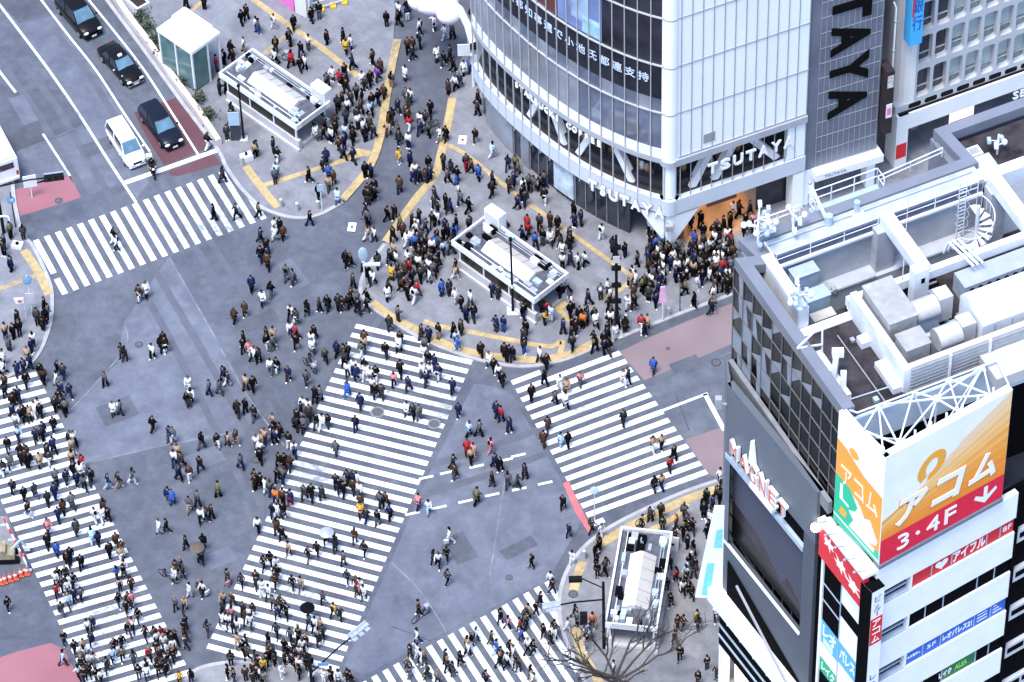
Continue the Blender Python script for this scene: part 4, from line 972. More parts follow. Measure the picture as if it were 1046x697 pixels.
# open slot between panel and glazing
sl_ = MB(); p0, p1 = PS.pt(.4, 0, -.46), PS.pt(US, 0, -.46); q0, q1 = PT.pt(1.2, 0, .1), PT.pt(UT - 1.2, 0, .1)
sl_.prism([(p0.x, p0.y), (p1.x, p1.y), (q1.x, q1.y), (q0.x, q0.y)], 26.9, 27.8); part('slot_floor', sl_, mat('slot shadow blue', (.05, .06, .1), .6, .6, .9), Troot)  # dark blue puts the slot's shadow into the floor colour
lp = MB(); PT.box(lp, .2, UT - .6, 29.9, 31.0, .08, .38); part('slot_lip', lp, mat('lip grey', (.2, .205, .22), .6, .2, 1.), Troot)
ed = MB(); a = PS.pt(0, 0, -.01); b = PS.pt(.5, 0, -.01); c_ = PT.pt(.2, 0, .4); d_ = PT.pt(-.1, 0, .4)
ed.prism([(a.x, a.y), (b.x, b.y), (c_.x, c_.y), (d_.x, d_.y)], 5, 31.0); part('end_panel', ed, m_cladgrey2, Troot)
bs = MB(); PS.box(bs, US + .02, US + .75, 0, 30.9, -.8, -.25); part('black_fin', bs, m_blk, Troot)
# red and white channel letters
lt = MB(); lt2 = MB()
for u, z, w_, h_, chx in ((1.2, 26.6, 1.0, 2.0, 'M'), (2.4, 26.3, 1.0, 2.0, 'A'), (3.55, 26.6, 1.15, 3.6, 'A'), (4.6, 26.2, 1.0, 2.6, 'G'), (5.5, 26.0, .95, 2.3, 'N'), (6.5, 25.9, .9, 1.8, 'E'), (7.4, 25.9, .9, 1.8, 'T')):
    pass
word = 'MAGNET'
for k, chx in enumerate(word):
    u = 1.35 + k * 1.12; hh = 1.35 if k not in (2, 3) else 1.7
    PS.text(lt, chx, u, 26.0, w=.88, h=hh, off=.05, depth=.25, bold=.02); PS.text(lt2, chx, u, 26.0, w=.74, h=hh * .88, off=.31, depth=.02)
PS.slab(lt, [(3.05, 26.7), (3.7, 26.6), (3.35, 28.9), (3.25, 28.9)], .05, .3); PS.box(lt, 3.4, 6.0, 24.7, 25.05, .05, .4)
part('lettering', lt, m_wtext, Troot); part('letter_face', lt2, mat('salmon red', (.55, .17, .14), .5, .05, 1.), Troot)
# lower storeys
lw = MB(); PS.slab(lw, [(-.5, 9.2), (10.3, 9.2), (10.3, 10.5), (-.5, 10.5)], -.4, .85); part('white_ledge', lw, m_whitemetal, Troot)
lw = MB(); PS.slab(lw, [(.6, 10.5), (9.6, 10.5), (9.6, 10.7), (.9, 14.0), (.6, 14.0)], .01, .06); part('recess_shade', lw, m_blk, Troot)  # thin black slab paints the shade of a triangular recess
lw = MB(); lw.bar(PS.pt(2.4, 13.6, .5), PS.pt(9.4, 10.7, .8), .14, .14); part('ledge_strut', lw, m_mull, Troot)
lw = MB(); PS.box(lw, 0, US, 4.6, 9.2, -.6, .2, 0)
part('black_fascia', lw, m_blk, Troot); lw = MB()
for z in (5.6, 6.7): PS.box(lw, 0, US, z, z + .12, .2, .3)
part('fascia_strip', lw, m_galv, Troot)
lw = MB()
for k in range(5): lw.ellip(PS.pt(1.2 + k * 1.6, 8.0, .28), .12, .12, .12, 8, 6)
o = part('downlight', lw, m_whitemetal, Troot); o['kind'] = 'stuff'
lw = MB(); PS.text(lw, 'D2', 7.7, 7.9, w=1.6, h=1.0, off=.21, depth=.08); part('lettering', lw, m_wtext, Troot) if False else None
lw = MB(); PS.box(lw, -.05, .35, 0, 4.6, -.5, .15); part('shop_pillar', lw, m_whitemetal, Troot)
lw = MB(); PS.box(lw, .35, 3.2, .1, 4.6, -1.0, -.9); part('shopfront', lw, mat('lit shopfront', (.7, .55, .4), .5, .3, .8, emit=(1., .72, .45), es=.9), Troot)
lw = MB(); PS.box(lw, 3.2, US, 0, 4.6, -1.0, -.5); part('shop_wall', lw, m_inner, Troot)
bn = thing('blade_banner', 'white and pale blue banner sign sticking out from the corner of the screen building', 'banner', PS.pt(0, 8, .5))
PBN = Plane(PS.xy(-.1, -.2), -61.3 - 122)
lw = MB(); PBN.slab(lw, [(0, 9.3), (1.9, 9.3), (.75, 18.6), (0, 18.6)], -.15, .15); part('banner_panel', lw, mat('banner white', (.78, .8, .82), .5), bn)
lw = MB(); PBN.slab(lw, [(.9, 9.6), (1.5, 9.6), (1.15, 13.), (.7, 13.)], -.17, .17); PBN.slab(lw, [(.2, 14.6), (.75, 14.6), (.6, 16.4), (.2, 16.6)], -.17, .17); part('banner_print', lw, mat('banner cyan', (.2, .62, .75), .5), bn)
tl_ = thing('traffic_light', 'side-on signal head fixed to a bracket at the upper left of the screen building', 'traffic light', PS.pt(0, 29, .8))
lw = MB(); lw.box(*(PS.pt(-.5, 28.4, .3) - Vector((.2, .2, 0))), *(PS.pt(-.5, 29.3, .3) + Vector((.2, .2, 0)))); part('floodlight', lw, m_mull, tl_)
lw = MB(); lw.bar(PS.pt(0, 28.9, -.1), PS.pt(-.5, 28.9, .4), .12, .12); part('bracket', lw, m_mull, tl_)
tl_.name = 'floodlight'; tl_['label'] = 'grey floodlight on a bracket at the upper left corner of the screen building'; tl_['category'] = 'lamp'

# ================================================================ WHITE ADVERT BUILDING (lower right)
Wroot = thing('advert_building', 'white office building covered in loan adverts with rooftop billboards, lower right', 'building', (27, 155, 0))
PM = Plane((21.3, 157.1), 32); PL = Plane((18.73, 161.59), -62.6); UL = 5.05
m_pw = mat('bright white cladding', (.80, .82, .85), .5, .04, .6)
m_red = mat('advert red', (.62, .02, .03), .45, .05, 1.); m_red2 = mat('advert crimson', (.70, .015, .05), .45, .04, 1.)
m_blue = mat('advert blue', (.03, .13, .55), .45, .06, 1.); m_sky = mat('advert sky', (.10, .40, .75), .45, .06, 1.)
m_green = mat('advert green', (.03, .38, .2), .45, .06, 1.); m_mint = mat('advert mint', (.02, .46, .25), .45, .06, 1.)
m_org = mat('advert orange', (.82, .36, .04), .45, .05, 1.); m_org2 = mat('advert pale orange', (.80, .36, .06), .45, .06, 1.); m_pk = mat('advert pale pink', (.85, .66, .60), .45, .05, 1.)
m_dkgreen = mat('advert dark green', (.02, .16, .06), .45)
bd = MB(); pc = PM.xy(0, -.35); pl_ = PL.xy(0, -.35)
bd.prism([PM.xy(.35, -.4), PM.xy(14.5, -.4), PM.xy(14.5, -12), PL.xy(0, -9), PL.xy(0, -.4)], 0, 29.2); part('building_block', bd, m_blk, Wroot)
# main facade: white spandrels with window rows
sp = 3.95; zb = 25.35
for k in range(7):
    z1 = 29.2 if k == 0 else zb - sp * (k - 1); z0 = zb - sp * k + 1.42
    mb = MB(); PM.box(mb, .25, 11.05, z0, z1, -.4, 0); part('spandrel', mb, m_pw, Wroot)
    zz = zb - sp * k
    for ua, ub in ((.25, .8), (2.95, 3.1)):
        mb = MB(); PM.box(mb, ua, ub, zz, zz + 1.42, -.4, 0); part('window_pier', mb, m_pw, Wroot)
    mb = MB(); PM.box(mb, .8, 2.95, zz - .25, zz + .12, -1.4, -.02); part('recess_sill', mb, m_galv, Wroot)
    mb = MB(); PM.box(mb, .85, 2.9, zz + .55, zz + .68, -.35, -.25); part('recess_bar', mb, m_galv, Wroot)
    divs = [(3.1, 4.65, 6.2, 8.9, 9.95, 11.05), (3.1, 4.4, 5.8, 8.45, 9.8, 11.05), (3.1, 4.45, 5.85, 8.5, 9.8, 11.05)][k % 3]
    for i in range(len(divs) - 1):
        mb = MB(); PM.box(mb, divs[i] + .04, divs[i + 1] - .04, zz + .03, zz + 1.39, -.38, -.12)
        mm = m_blk
        if k == 0: mm = m_red
        elif k == 2: mm = m_blue
        elif k == 3 and i == 2: mm = m_dkgreen
        part('window_panel', mb, mm, Wroot)
    for u in divs[1:-1]:
        mb = MB(); PM.box(mb, u - .035, u + .035, zz, zz + 1.42, -.3, -.08); part('window_bar', mb, m_galv, Wroot)
tt = MB()
PM.text(tt, 'アイフル', 7.55, zb + .72, w=2.5, h=1.0, off=-.11, depth=.02, bold=.03); part('lettering', tt, m_wtext, Wroot); tt = MB(); PM.text(tt, '8F', 10.5, zb + .72, w=.7, h=.5, off=-.11, depth=.02)
hp = [(5.42 + .5 * (16 * math.sin(t) ** 3) / 16, zb + .74 + .5 * (13 * math.cos(t) - 5 * math.cos(2 * t) - 2 * math.cos(3 * t) - math.cos(4 * t)) / 16) for t in [i * 2 * math.pi / 28 for i in range(28)]]
part('lettering', tt, m_wtext, Wroot); tt = MB(); PM.poly(tt, hp, -.1); part('heart_emblem', tt, m_wtext, Wroot); tt = MB()
z3 = zb - 2 * sp
PM.text(tt, 'レオパレス21', 7.18, z3 + .7, w=2.3, h=.62, off=-.11, depth=.02, bold=.03); part('lettering', tt, m_wtext, Wroot); tt = MB(); PM.text(tt, 'お部屋探し', 3.78, z3 + .7, w=1.0, h=.25, off=-.11, depth=.02); part('lettering', tt, m_wtext, Wroot); tt = MB(); PM.text(tt, '5F', 5.15, z3 + .7, w=.7, h=.4, off=-.11, depth=.02)
part('lettering', tt, m_wtext, Wroot); tt = MB()
for r_ in range(3):
    tt = MB(); PM.box(tt, 8.75, 9.55, z3 + .35 + r_ * .3, z3 + .43 + r_ * .3, -.12, -.105); part('small_print', tt, m_wtext, Wroot); tt = MB(); PM.box(tt, 10.0, 10.7 - .2 * r_, z3 + .35 + r_ * .3, z3 + .43 + r_ * .3, -.12, -.105); part('small_print', tt, m_wtext, Wroot)
z4 = zb - 3 * sp; tt = MB()
PM.text(tt, 'レイク', 6.5, z4 + .7, w=1.0, h=.6, off=-.11, depth=.02, bold=.03)
part('lettering', tt, m_wtext, Wroot)
tt = MB(); PM.text(tt, 'ALSA', 7.75, z4 + .7, w=1.0, h=.55, off=-.11, depth=.02, bold=.03); part('lettering', tt, mat('lime lettering', (.25, .6, .1), .5), Wroot)
# balconies on the right edge
for k in range(6):
    zz = zb - sp * k - 1.6
    mb = MB(); PM.box(mb, 11.3, 14.5, zz + .1, zz + 1.25, -.5, -.1); part('balcony', mb, mat('balcony grey', (.5, .52, .55), .5, .08, 1.), Wroot)
    mb = MB(); PM.box(mb, 11.6, 12.9, zz + .5, zz + 1.0, -.1, -.08); PM.box(mb, 13.1, 14.3, zz + .5, zz + 1.0, -.1, -.08); part('balcony_opening', mb, m_blk, Wroot)
mb = MB(); PM.box(mb, 11.06, 11.3, 0, 29, -.5, .02); part('end_pier', mb, m_blk, Wroot)
# left narrow face
def lbox(name, u0, u1, z0, z1, m, o0=-.4, o1=0):
    mb = MB(); PL.box(mb, u0, u1, z0, z1, o0, o1); return part(name, mb, m, Wroot)
lbox('white_strip', 0, .22, 0, 28.9, m_pw, -.5, .12)
lbox('panel', .22, 2.15, 22.9, 25.5, m_blk); lbox('panel', .22, 2.15, 19.3, 22.8, m_blk); lbox('panel', .22, 2.15, 17.0, 19.3, m_sky); lbox('panel', .22, 2.15, 15.5, 17.0, m_pw); lbox('panel', .22, 2.15, 14.1, 15.5, m_green); lbox('panel', .22, 2.15, 0, 14.1, m_blk)
lbox('panel', 2.25, 4.3, 23.2, 25.7, m_pw); lbox('panel', 2.25, 4.3, 21.9, 23.2, m_blk); lbox('panel', 2.25, 4.3, 19.3, 21.9, m_pw); lbox('panel', 2.25, 4.3, 17.2, 19.3, m_sky); lbox('panel', 2.25, 4.3, 14.9, 17.2, m_pw); lbox('panel', 2.25, 4.3, 12, 14.9, m_green); lbox('panel', 2.25, 4.3, 0, 12, m_blk)
for z in (22.9, 21.3): lbox('glazing_bar', .22, 2.2, z - .06, z + .06, m_galv, -.1, .03)
lbox('glazing_bar', 2.16, 2.24, 0, 25.5, m_galv, -.3, .03); lbox('dark_strip', 4.31, 5.0, 0, 26, m_blk, -.5, -.02)
tt = MB(); PL.text(tt, 'レオ', 1.15, 18.4, w=1.5, h=1.1, off=.0, depth=.02, bold=.03); part('lettering', tt, m_wtext, Wroot); tt = MB(); PL.text(tt, 'パレス', 3.25, 18.3, w=1.75, h=1.1, off=.0, depth=.02, bold=.03); part('lettering', tt, m_wtext, Wroot); tt = MB(); PL.text(tt, 'レイク', 1.2, 14.8, w=1.5, h=.8, off=.0, depth=.02, bold=.03); part('lettering', tt, m_wtext, Wroot); tt = MB(); PL.text(tt, 'ALSA', 3.2, 13.9, w=1.4, h=.7, off=.0, depth=.02)
part('lettering', tt, m_wtext, Wroot); tt = MB()
for r_ in range(3): PL.box(tt, .5, 1.6, 17.15 + r_ * .22, 17.22 + r_ * .22, 0, .015)
part('lettering', tt, m_wtext, Wroot)
mb = MB(); PL.box(mb, -.05, UL, 25.7, 28.9, 0, .35); part('red_sign', mb, m_red, Wroot)
mb = MB()
for uc, zc, s_ in ((1.05, 27.9, 1.), (2.45, 27.3, 1.1), (3.9, 26.9, 1.2)):
    pts = []
    for j in range(14):
        a = 2 * math.pi * j / 14; rr = (.75 if j % 2 else .36) * s_ * (1 + .25 * math.sin(j * 2.3 + uc)); pts.append((uc + rr * math.cos(a), zc + rr * .8 * math.sin(a)))
    PL.poly(mb, pts, .362)
part('white_flash', mb, m_wtext, Wroot)
mb = MB(); PL.box(mb, -.1, UL + .1, 28.95, 29.25, -1.0, .5); part('sign_ledge', mb, m_pw, Wroot)
for k in range(5):
    mb = MB(); u = .4 + k * 1.1; mb.bar(PL.pt(u, 29.2, 0), PL.pt(u, 29.6, .9), .05, .05); mb.ellip(PL.pt(u, 29.6, .95), .1, .1, .1, 8, 6); part('sign_lamp', mb, m_mull, Wroot)
lm = MB(); lm.ellip(PL.pt(-.25, 28.2, .5), .32, .32, .32, 10, 8); part('bright_lamp', lm, mat('lamp glow', (1, .98, .9), .4, 0, 1., emit=(1, .95, .85), es=4.), Wroot)
# corner column sign
PC = Plane(PM.xy(-.55, .1), 32)
mb = MB(); PC.box(mb, 0, .95, 8, 28.3, -.5, .55); part('column_sign', mb, m_pw, Wroot)
mb = MB(); PC.box(mb, .03, .92, 23.0, 25.6, .55, .57); part('column_red', mb, m_red, Wroot)
mb = MB(); PC.box(mb, -.06, .0, 8, 28.3, -.5, .56); PC.box(mb, 0, .95, 28.31, 28.4, -.5, .56); part('column_edge', mb, m_blk, Wroot)
tt = MB()
for k, chx in enumerate('ビル'): PC.text(tt, chx, .48, 27.5 - k * .95, w=.5, h=.6, off=.56, depth=.02)
PC.text(tt, 'ー', .48, 26.0, w=.08, h=.4, off=.56, depth=.02)
part('lettering', tt, mat('grey lettering', (.2, .2, .22), .6), Wroot)
tt = MB()
for k, chx in enumerate('アコム'): PC.text(tt, chx, .48, 25.1 - k * .8, w=.6, h=.6, off=.575, depth=.02)
part('lettering', tt, m_wtext, Wroot)
tt = MB()
for k, chx in enumerate('レオパレス'): PC.text(tt, chx, .48, 19.6 - k * .75, w=.45, h=.5, off=.56, depth=.02)
part('lettering', tt, m_blue, Wroot)
# billboards
PBm = Plane((21.57, 157.09), 32); PBl = Plane((19.12, 160.81), -56.6); UB, ULB = 9.35, 4.42
bb = thing('rooftop_billboard', 'large white, orange and crimson billboard with katakana and 3.4F on the roof edge', 'billboard', (*PBm.xy(4.5, 0), 29.9))
mb = MB(); PBm.box(mb, 0, UB, 29.95, 40.0, -.35, 0); part('panel', mb, m_pw, bb)
mb = MB(); PBm.poly(mb, [(0.02, 32.2), (9.33, 32.2), (9.33, 39.5), (7.4, 37.8), (4.2, 35.9), (.02, 34.0)], .01); part('orange_field', mb, m_org2, bb)
grad = [(.82, .25, .025), (.83, .27, .03), (.84, .30, .04), (.85, .33, .05), (.86, .37, .08), (.86, .47, .12), (.86, .51, .18), (.86, .55, .27), (.85, .60, .38)]
gm = [mat('print tint %d' % i, c, .45, .03, 1.) for i, c in enumerate(grad)]
mb = MB(); NSt = 27
for k in range(NSt):
    f0, f1 = k / NSt, (k + 1) / NSt; l0, l1, r0, r1 = 32.2 + 2.0 * f0, 32.2 + 2.0 * f1, 32.2 + 7.7 * f0, 32.2 + 7.7 * f1
    ci_ = min(8, max(0, int(f0 * 9) + (1 if k % 3 == 1 else -1 if k % 5 == 0 else 0))); xl = .02 if k < 20 else .02 + (k - 19) * .8
    zl = lambda l, r, x: l + (r - l) * (x / 9.33)
    PBm.poly(mb, [(xl, zl(l0, r0, xl)), (9.33, r0), (9.33, r1), (xl, zl(l1, r1, xl))], .014 + .0001 * k, ci_)
part('orange_print', mb, gm, bb)
tt = MB()
for k, chx in enumerate('アコム'): PBm.text(tt, chx, 2.2 + k * 2.75, 33.98, w=2.22, h=2.52, off=.019, depth=.012, shear=.18, bold=.06)
part('letter_outline', tt, mat('print deep orange', (.66, .17, .03), .45), bb)
mb = MB(); PBm.poly(mb, [(.02, 29.97), (9.33, 29.97), (9.33, 32.2), (.02, 32.2)], .018); part('crimson_band', mb, m_red2, bb)
mb = MB()
ring = []; N = 28
for j in range(N):
    a = 2 * math.pi * j / N; b = 2 * math.pi * (j + 1) / N
    f = lambda t, rx, rz: (3.55 + rx * math.cos(t) + .25 * rz * math.sin(t), 36.9 + rz * math.sin(t))
    if 4.0 < a < 4.6: continue
    i0, i1, o0_, o1_ = f(a, .42, .62), f(b, .42, .62), f(a, 1.0, 1.2), f(b, 1.0, 1.2)
    PBm.poly(mb, [i0, i1, o1_, o0_], .022)
PBm.poly(mb, [(2.75, 35.75), (3.3, 36.2), (2.6, 36.4)], .024)
part('ring_emblem', mb, m_org, bb)
tt = MB()
for k, chx in enumerate('アコム'): PBm.text(tt, chx, 2.2 + k * 2.75, 34.0, w=2.1, h=2.4, off=.022, depth=.05, shear=.18, bold=.035)
for chx, u, w_, h_ in (('3', 1.75, .85, 1.35), ('・', 2.85, .3, .3), ('4', 4.0, .95, 1.35), ('F', 5.3, .85, 1.35)): PBm.text(tt, chx, u, 31.1, w=w_, h=h_, off=.022, depth=.05)
ar = [(7.82, 31.95), (8.12, 31.95), (8.12, 31.05), (8.75, 31.5), (8.85, 31.2), (7.97, 30.4), (7.1, 31.2), (7.2, 31.5), (7.82, 31.05)]
PBm.poly(tt, ar, .026); part('lettering', tt, m_wtext, bb)
mb = MB(); PBm.box(mb, 0, UB, 29.6, 29.94, -.5, .1); part('base_rail', mb, mat('rail slate', (.15, .17, .22), .6), bb)
bl_ = thing('rooftop_billboard', 'narrow billboard with orange swoosh above a green field, beside the wide crimson billboard', 'billboard', (*PBl.xy(2, 0), 29.9))
mb = MB(); PBl.box(mb, 0, ULB, 29.95, 40.0, -.35, 0); part('panel', mb, m_pw, bl_)
mb = MB(); PBl.poly(mb, [(.02, 37.6), (.9, 37.4), (2.6, 36.5), (4.4, 36.2), (4.4, 31.0), (3.2, 31.6), (2.2, 33.7), (.02, 34.4)], .01); part('orange_swoosh', mb, gm[3], bl_)
mb = MB(); PBl.poly(mb, [(.02, 36.4), (1.6, 36.0), (4.4, 34.6), (4.4, 34.2), (1.6, 35.6), (.02, 35.9)], .012); part('swoosh_line', mb, m_org, bl_)
mb = MB(); PBl.poly(mb, [(.02, 29.97), (4.4, 29.97), (4.4, 31.0), (3.2, 31.6), (2.3, 33.0), (1.4, 34.2), (.02, 34.4)], .014); part('mint_field', mb, m_mint, bl_)
mb = MB(); PBl.poly(mb, [(1.5, 30.8), (3.9, 30.6), (4.2, 31.9), (3.4, 33.2), (2.9, 32.8), (2.4, 33.6), (2.0, 32.6), (1.4, 32.2), (1.9, 31.7)], .018); PBl.poly(mb, [(.5, 33.9), (.75, 33.9), (.8, 32.7), (1.4, 32.6), (1.4, 32.35), (.5, 32.5)], .019); PBl.poly(mb, [(.02, 30.6), (4.4, 30.15), (4.4, 30.3), (.02, 30.75)], .02); part('white_print', mb, m_wtext, bl_)
mb = MB(); PBl.poly(mb, [(.5, 31.2), (1.1, 31.1), (1.3, 31.7), (.7, 31.9)], .022); PBl.poly(mb, [(3.4, 31.1), (4.1, 31.0), (4.2, 31.5)], .022); part('gold_print', mb, m_org, bl_)
tt = MB(); PBl.text(tt, 'アコム', 2.3, 34.9, w=3.4, h=1.7, off=.022, depth=.03, shear=-.1); part('lettering', tt, mat('pale cream print', (.85, .74, .62), .5), bl_)
mb = MB(); 
f = [(1.6 + .45 * math.cos(a), 37.6 + .4 * math.sin(a)) for a in [i * .4488 for i in range(14)]]; PBl.poly(mb, f, .02); part('gold_dot', mb, m_org, bl_)
# steel truss behind the billboards
tr = thing('billboard_truss', 'white criss-cross steel truss holding the billboards back to the glass tower', 'truss', (23, 161, 38))
C0, C1, C2 = PBl.pt(0, 40, -.4), PBm.pt(.1, 40, -.4), PBm.pt(UB, 40, -.4)
B0, B1 = Vector(AB3(.2, 15.2, 39.6)), Vector(AB3(9.6, 15.2, 39.6))
bars = [(C0, C1), (C1, C2), (B0, B1), (C0, B0), (C2, B1)]
hub = (C0 + C1 + C2 + B1) / 4 + Vector((.2, .2, 0)); nb = [B0.lerp(B1, t) for t in (.15, .4, .65, .9)]; nf = [C1.lerp(C2, t) for t in (.12, .35, .6, .85)]
bars += [(hub, q) for q in nb + nf] + [(C1, nb[0]), (nf[0], nb[0]), (nf[0], nb[1]), (nf[2], nb[2]), (nf[2], nb[3]), (nf[3], nb[3]), (nf[3], nb[2]), (C0.lerp(C1, .5), nb[0]), (C0.lerp(C1, .5), nf[0])]
for k in range(9):
    t_ = k / 9; a_, b_ = C1.lerp(C2, t_), C1.lerp(C2, t_ + .11); a2 = a_ - Vector((0, 0, 3.2)) + Vector((-.5, .9, 0)); bars += [(a_, a2), (a2, b_)]
dn = lambda q, h=4.: q - Vector((0, 0, h))
bars += [(dn(C1, 3.2), dn(C2, 3.2)), (dn(hub), nb[1]), (dn(hub), nf[1]), (dn(hub), nf[2]), (hub, dn(hub, 8)), (dn(hub), nb[3]), (dn(hub), dn(nb[0], 3)), (dn(hub), dn(C2, 3))]
for a_, b_ in bars:
    mb = MB(); mb.bar(a_, b_, .095, .095); part('strut', mb, m_white, tr)
mb = MB(); mb.ellip(hub, .28, .28, .2, 10, 6); part('hub_plate', mb, m_white, tr)
mb = MB()
for k in range(8): mb.box(*(C1.lerp(C2, k / 8) + Vector((-.06, -.1, 0))), *(C1.lerp(C2, k / 8) + Vector((.06, .1, .45))))
part('truss_peg', mb, m_white, tr)
# roof behind the billboards
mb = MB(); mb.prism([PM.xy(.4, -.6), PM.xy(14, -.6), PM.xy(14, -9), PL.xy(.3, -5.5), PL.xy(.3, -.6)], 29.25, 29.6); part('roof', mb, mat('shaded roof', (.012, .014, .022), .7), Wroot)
t = thing('roof_unit', 'dark roof cabinet standing behind the right end of the billboard', 'air conditioner', (*PM.xy(11.5, -3), 29.6), R(32)); mb = MB(); PM.box(mb, 10.4, 13.5, -4, -2, 29.6, 33.5); part('casing', mb, mat('cabinet dark', (.04, .045, .055), .5, .3, 1.), t); mb = MB(); PM.box(mb, 10.6, 13.3, -1.99, -1.95, 30.4, 32.8); part('louvre', mb, m_mull, t)
# ================================================================ SUBWAY ENTRANCE PAVILIONS
m_stone = mat('pale granite', (.47, .47, .49), .6, .08, 2.)
m_deck = mat('roof deck grey', (.085, .09, .115), .8, .3, 2.)
m_ridge = mat('translucent white roof', (.76, .77, .80), .4, .05, .8, stain=.2, stain_scale=1., stain_col=(.5, .5, .5)); m_ridge2 = mat('beige roof sheet', (.44, .42, .40), .5, .08, 1.)
m_frame = mat('white painted steel', (.70, .72, .75), .4, .05, 1., stain=.25, stain_scale=1.2, stain_col=(.45, .46, .48))
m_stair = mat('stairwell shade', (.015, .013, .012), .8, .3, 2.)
m_pipe = mat('grey pipework', (.30, .33, .38), .5, .2, 3.)
def make_kiosk(label, c, ang, tower=None, vents=False, open_end=1, L=8.5, Wd=3.6, H=2.85):
    """x = long axis, y = across; roof tray full of plant, stair opening along the sides"""
    k = thing('subway_entrance', label, 'subway entrance', (*c, PZ), R(ang), 'subway entrance pavilions')
    def P(name, mb, m, par=None): return part(name, mb, m, par or k, False)
    hx, hy = L / 2, Wd / 2
    for s in (-1, 1):
        mb = MB(); y0, y1 = sorted((s * (hy - .15), s * (hy - .45))); mb.box(-hx + .5, y0, 0, hx - .1, y1, 1.0); P('base_wall', mb, m_stone)
        mb = MB(); y0, y1 = sorted((s * (hy - .28), s * (hy - .32))); mb.box(-hx + .6, y0, 1.0, hx - .4, y1, 2.3); P('side_glazing', mb, mat('amber dark glass', (.03, .025, .018), .15, .4, 1., spec=.2))
        for x in (-hx + .6, -1.2, 1.4, hx - .45):
            mb = MB(); mb.box(x - .06, s * (hy - .3) - .06, 0, x + .06, s * (hy - .3) + .06, 2.5); P('post', mb, m_frame)
        mb = MB(); mb.box(-hx + .5, min(s * (hy + .02), s * (hy - .2)), .0, hx, max(s * (hy + .02), s * (hy - .2)), .25); P('plinth', mb, m_stone)
    mb = MB(); mb.box(-hx + .4, -hy + .45, 0, -hx + .7, hy - .45, 2.4); P('end_wall', mb, m_stone)
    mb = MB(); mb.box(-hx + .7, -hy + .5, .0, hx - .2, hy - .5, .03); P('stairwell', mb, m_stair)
    for i in range(7):
        mb = MB(); mb.box(hx - .5 - i * .32, -hy + .5, .03, hx - .2 - i * .32, hy - .5, .30 - i * .035); P('step', mb, m_stone)
    # roof tray
    mb = MB(); mb.box(-hx + .12, -hy + .12, 2.35, hx - .12, hy - .12, 2.55); P('roof_deck', mb, m_deck)
    for a in ((-hx, -hy, hx, -hy + .14), (-hx, hy - .14, hx, hy), (-hx, -hy + .14, -hx + .14, hy - .14), (hx - .14, -hy + .14, hx, hy - .14)):
        mb = MB(); mb.box(a[0], a[1], 2.35, a[2], a[3], H); P('roof_rim', mb, m_frame)
    x0, x1 = -hx + 2.1, hx - 1.7
    mb = MB(); mb.add([(x0, -.85, 2.56), (x0, -.2, 2.98), (x0, .05, 3.0), (x1, -.85, 2.56), (x1, -.2, 2.98), (x1, .05, 3.0), (x0, .05, 2.56), (x1, .05, 2.56)], [(0, 1, 4, 3), (1, 2, 5, 4), (0, 6, 2, 1), (3, 4, 5, 7)]); P('skylight', mb, m_ridge)
    mb = MB(); mb.add([(x0, .052, 3.0), (x0, .95, 2.56), (x1, .95, 2.56), (x1, .052, 3.0), (x0, .052, 2.56), (x1, .052, 2.56)], [(0, 1, 2, 3), (0, 4, 1), (3, 2, 5)]); P('sheet_roof', mb, m_ridge2)
    for i in range(5):
        mb = MB(); x = x0 + (i + .5) * (x1 - x0) / 5; mb.bar((x, .06, 3.02), (x, .94, 2.59), .04, .04); P('sheet_rib', mb, m_pipe)
    r_ = random.Random(int(abs(c[0]) * 10))
    for i in range(34):
        mb = MB(); x = r_.uniform(-hx + .4, hx - .5); y = r_.choice([-1, 1]) * r_.uniform(1.05, 1.5)
        if i < 18: x = r_.choice([r_.uniform(-hx + .4, x0 - .3), r_.uniform(x1 + .2, hx - .4)]); y = r_.uniform(-1.3, 1.3)
        a, b, h = r_.uniform(.12, .4), r_.uniform(.1, .25), r_.uniform(.12, .42); mb.box(x - a, y - b, 2.55, x + a, y + b, 2.55 + h); P('roof_unit', mb, [m_frame, m_pipe, m_galv, m_blk][i % 4])
    for y in (-1.25, 1.2, 1.4):
        mb = MB(); mb.tube([(-hx + .3, y, 2.72), (hx - .3, y, 2.72)], .045, 6); P('pipe', mb, m_pipe if y > 0 else m_frame)
    if vents:
        for i in (0, 1):
            for j in (0, 1):
                mb = MB(); mb.box(-hx + .45 + i * .8, -1.3 + j * .75, 2.56, -hx + 1.1 + i * .8, -.7 + j * .75, 2.75); P('vent_grille', mb, m_blk)
    if tower:
        x, y = tower; mb = MB(); mb.box(x - .75, y - .4, 2.3, x + .75, y + .4, 3.9, 0); o = P('lift_shaft_box', mb, m_frame)
        mb = MB(); mb.box(x - .62, y - .43, 2.9, x + .62, y - .401, 3.7); P('shaft_panel', mb, mat('pale panel', (.5, .5, .52), .5), o)
    mb = MB(); mb.box(hx - .02, -hy + .5, 2.45, hx + .02, hy - .5, 2.9); P('name_board', mb, m_stone)
    return k
make_kiosk('subway entrance at upper left with long white ridge roof, beside the glass lift shelter', (-17.35, 226.55), -45.3, (3.35, 1.75))
make_kiosk('subway entrance in the middle plaza, in front of the curved glass store', (.05, 208.2), -46, (-3.3, 1.85))
make_kiosk('subway entrance at lower right behind the bare tree, with four square roof vents', (8.1, 178.1), -100, None, True)

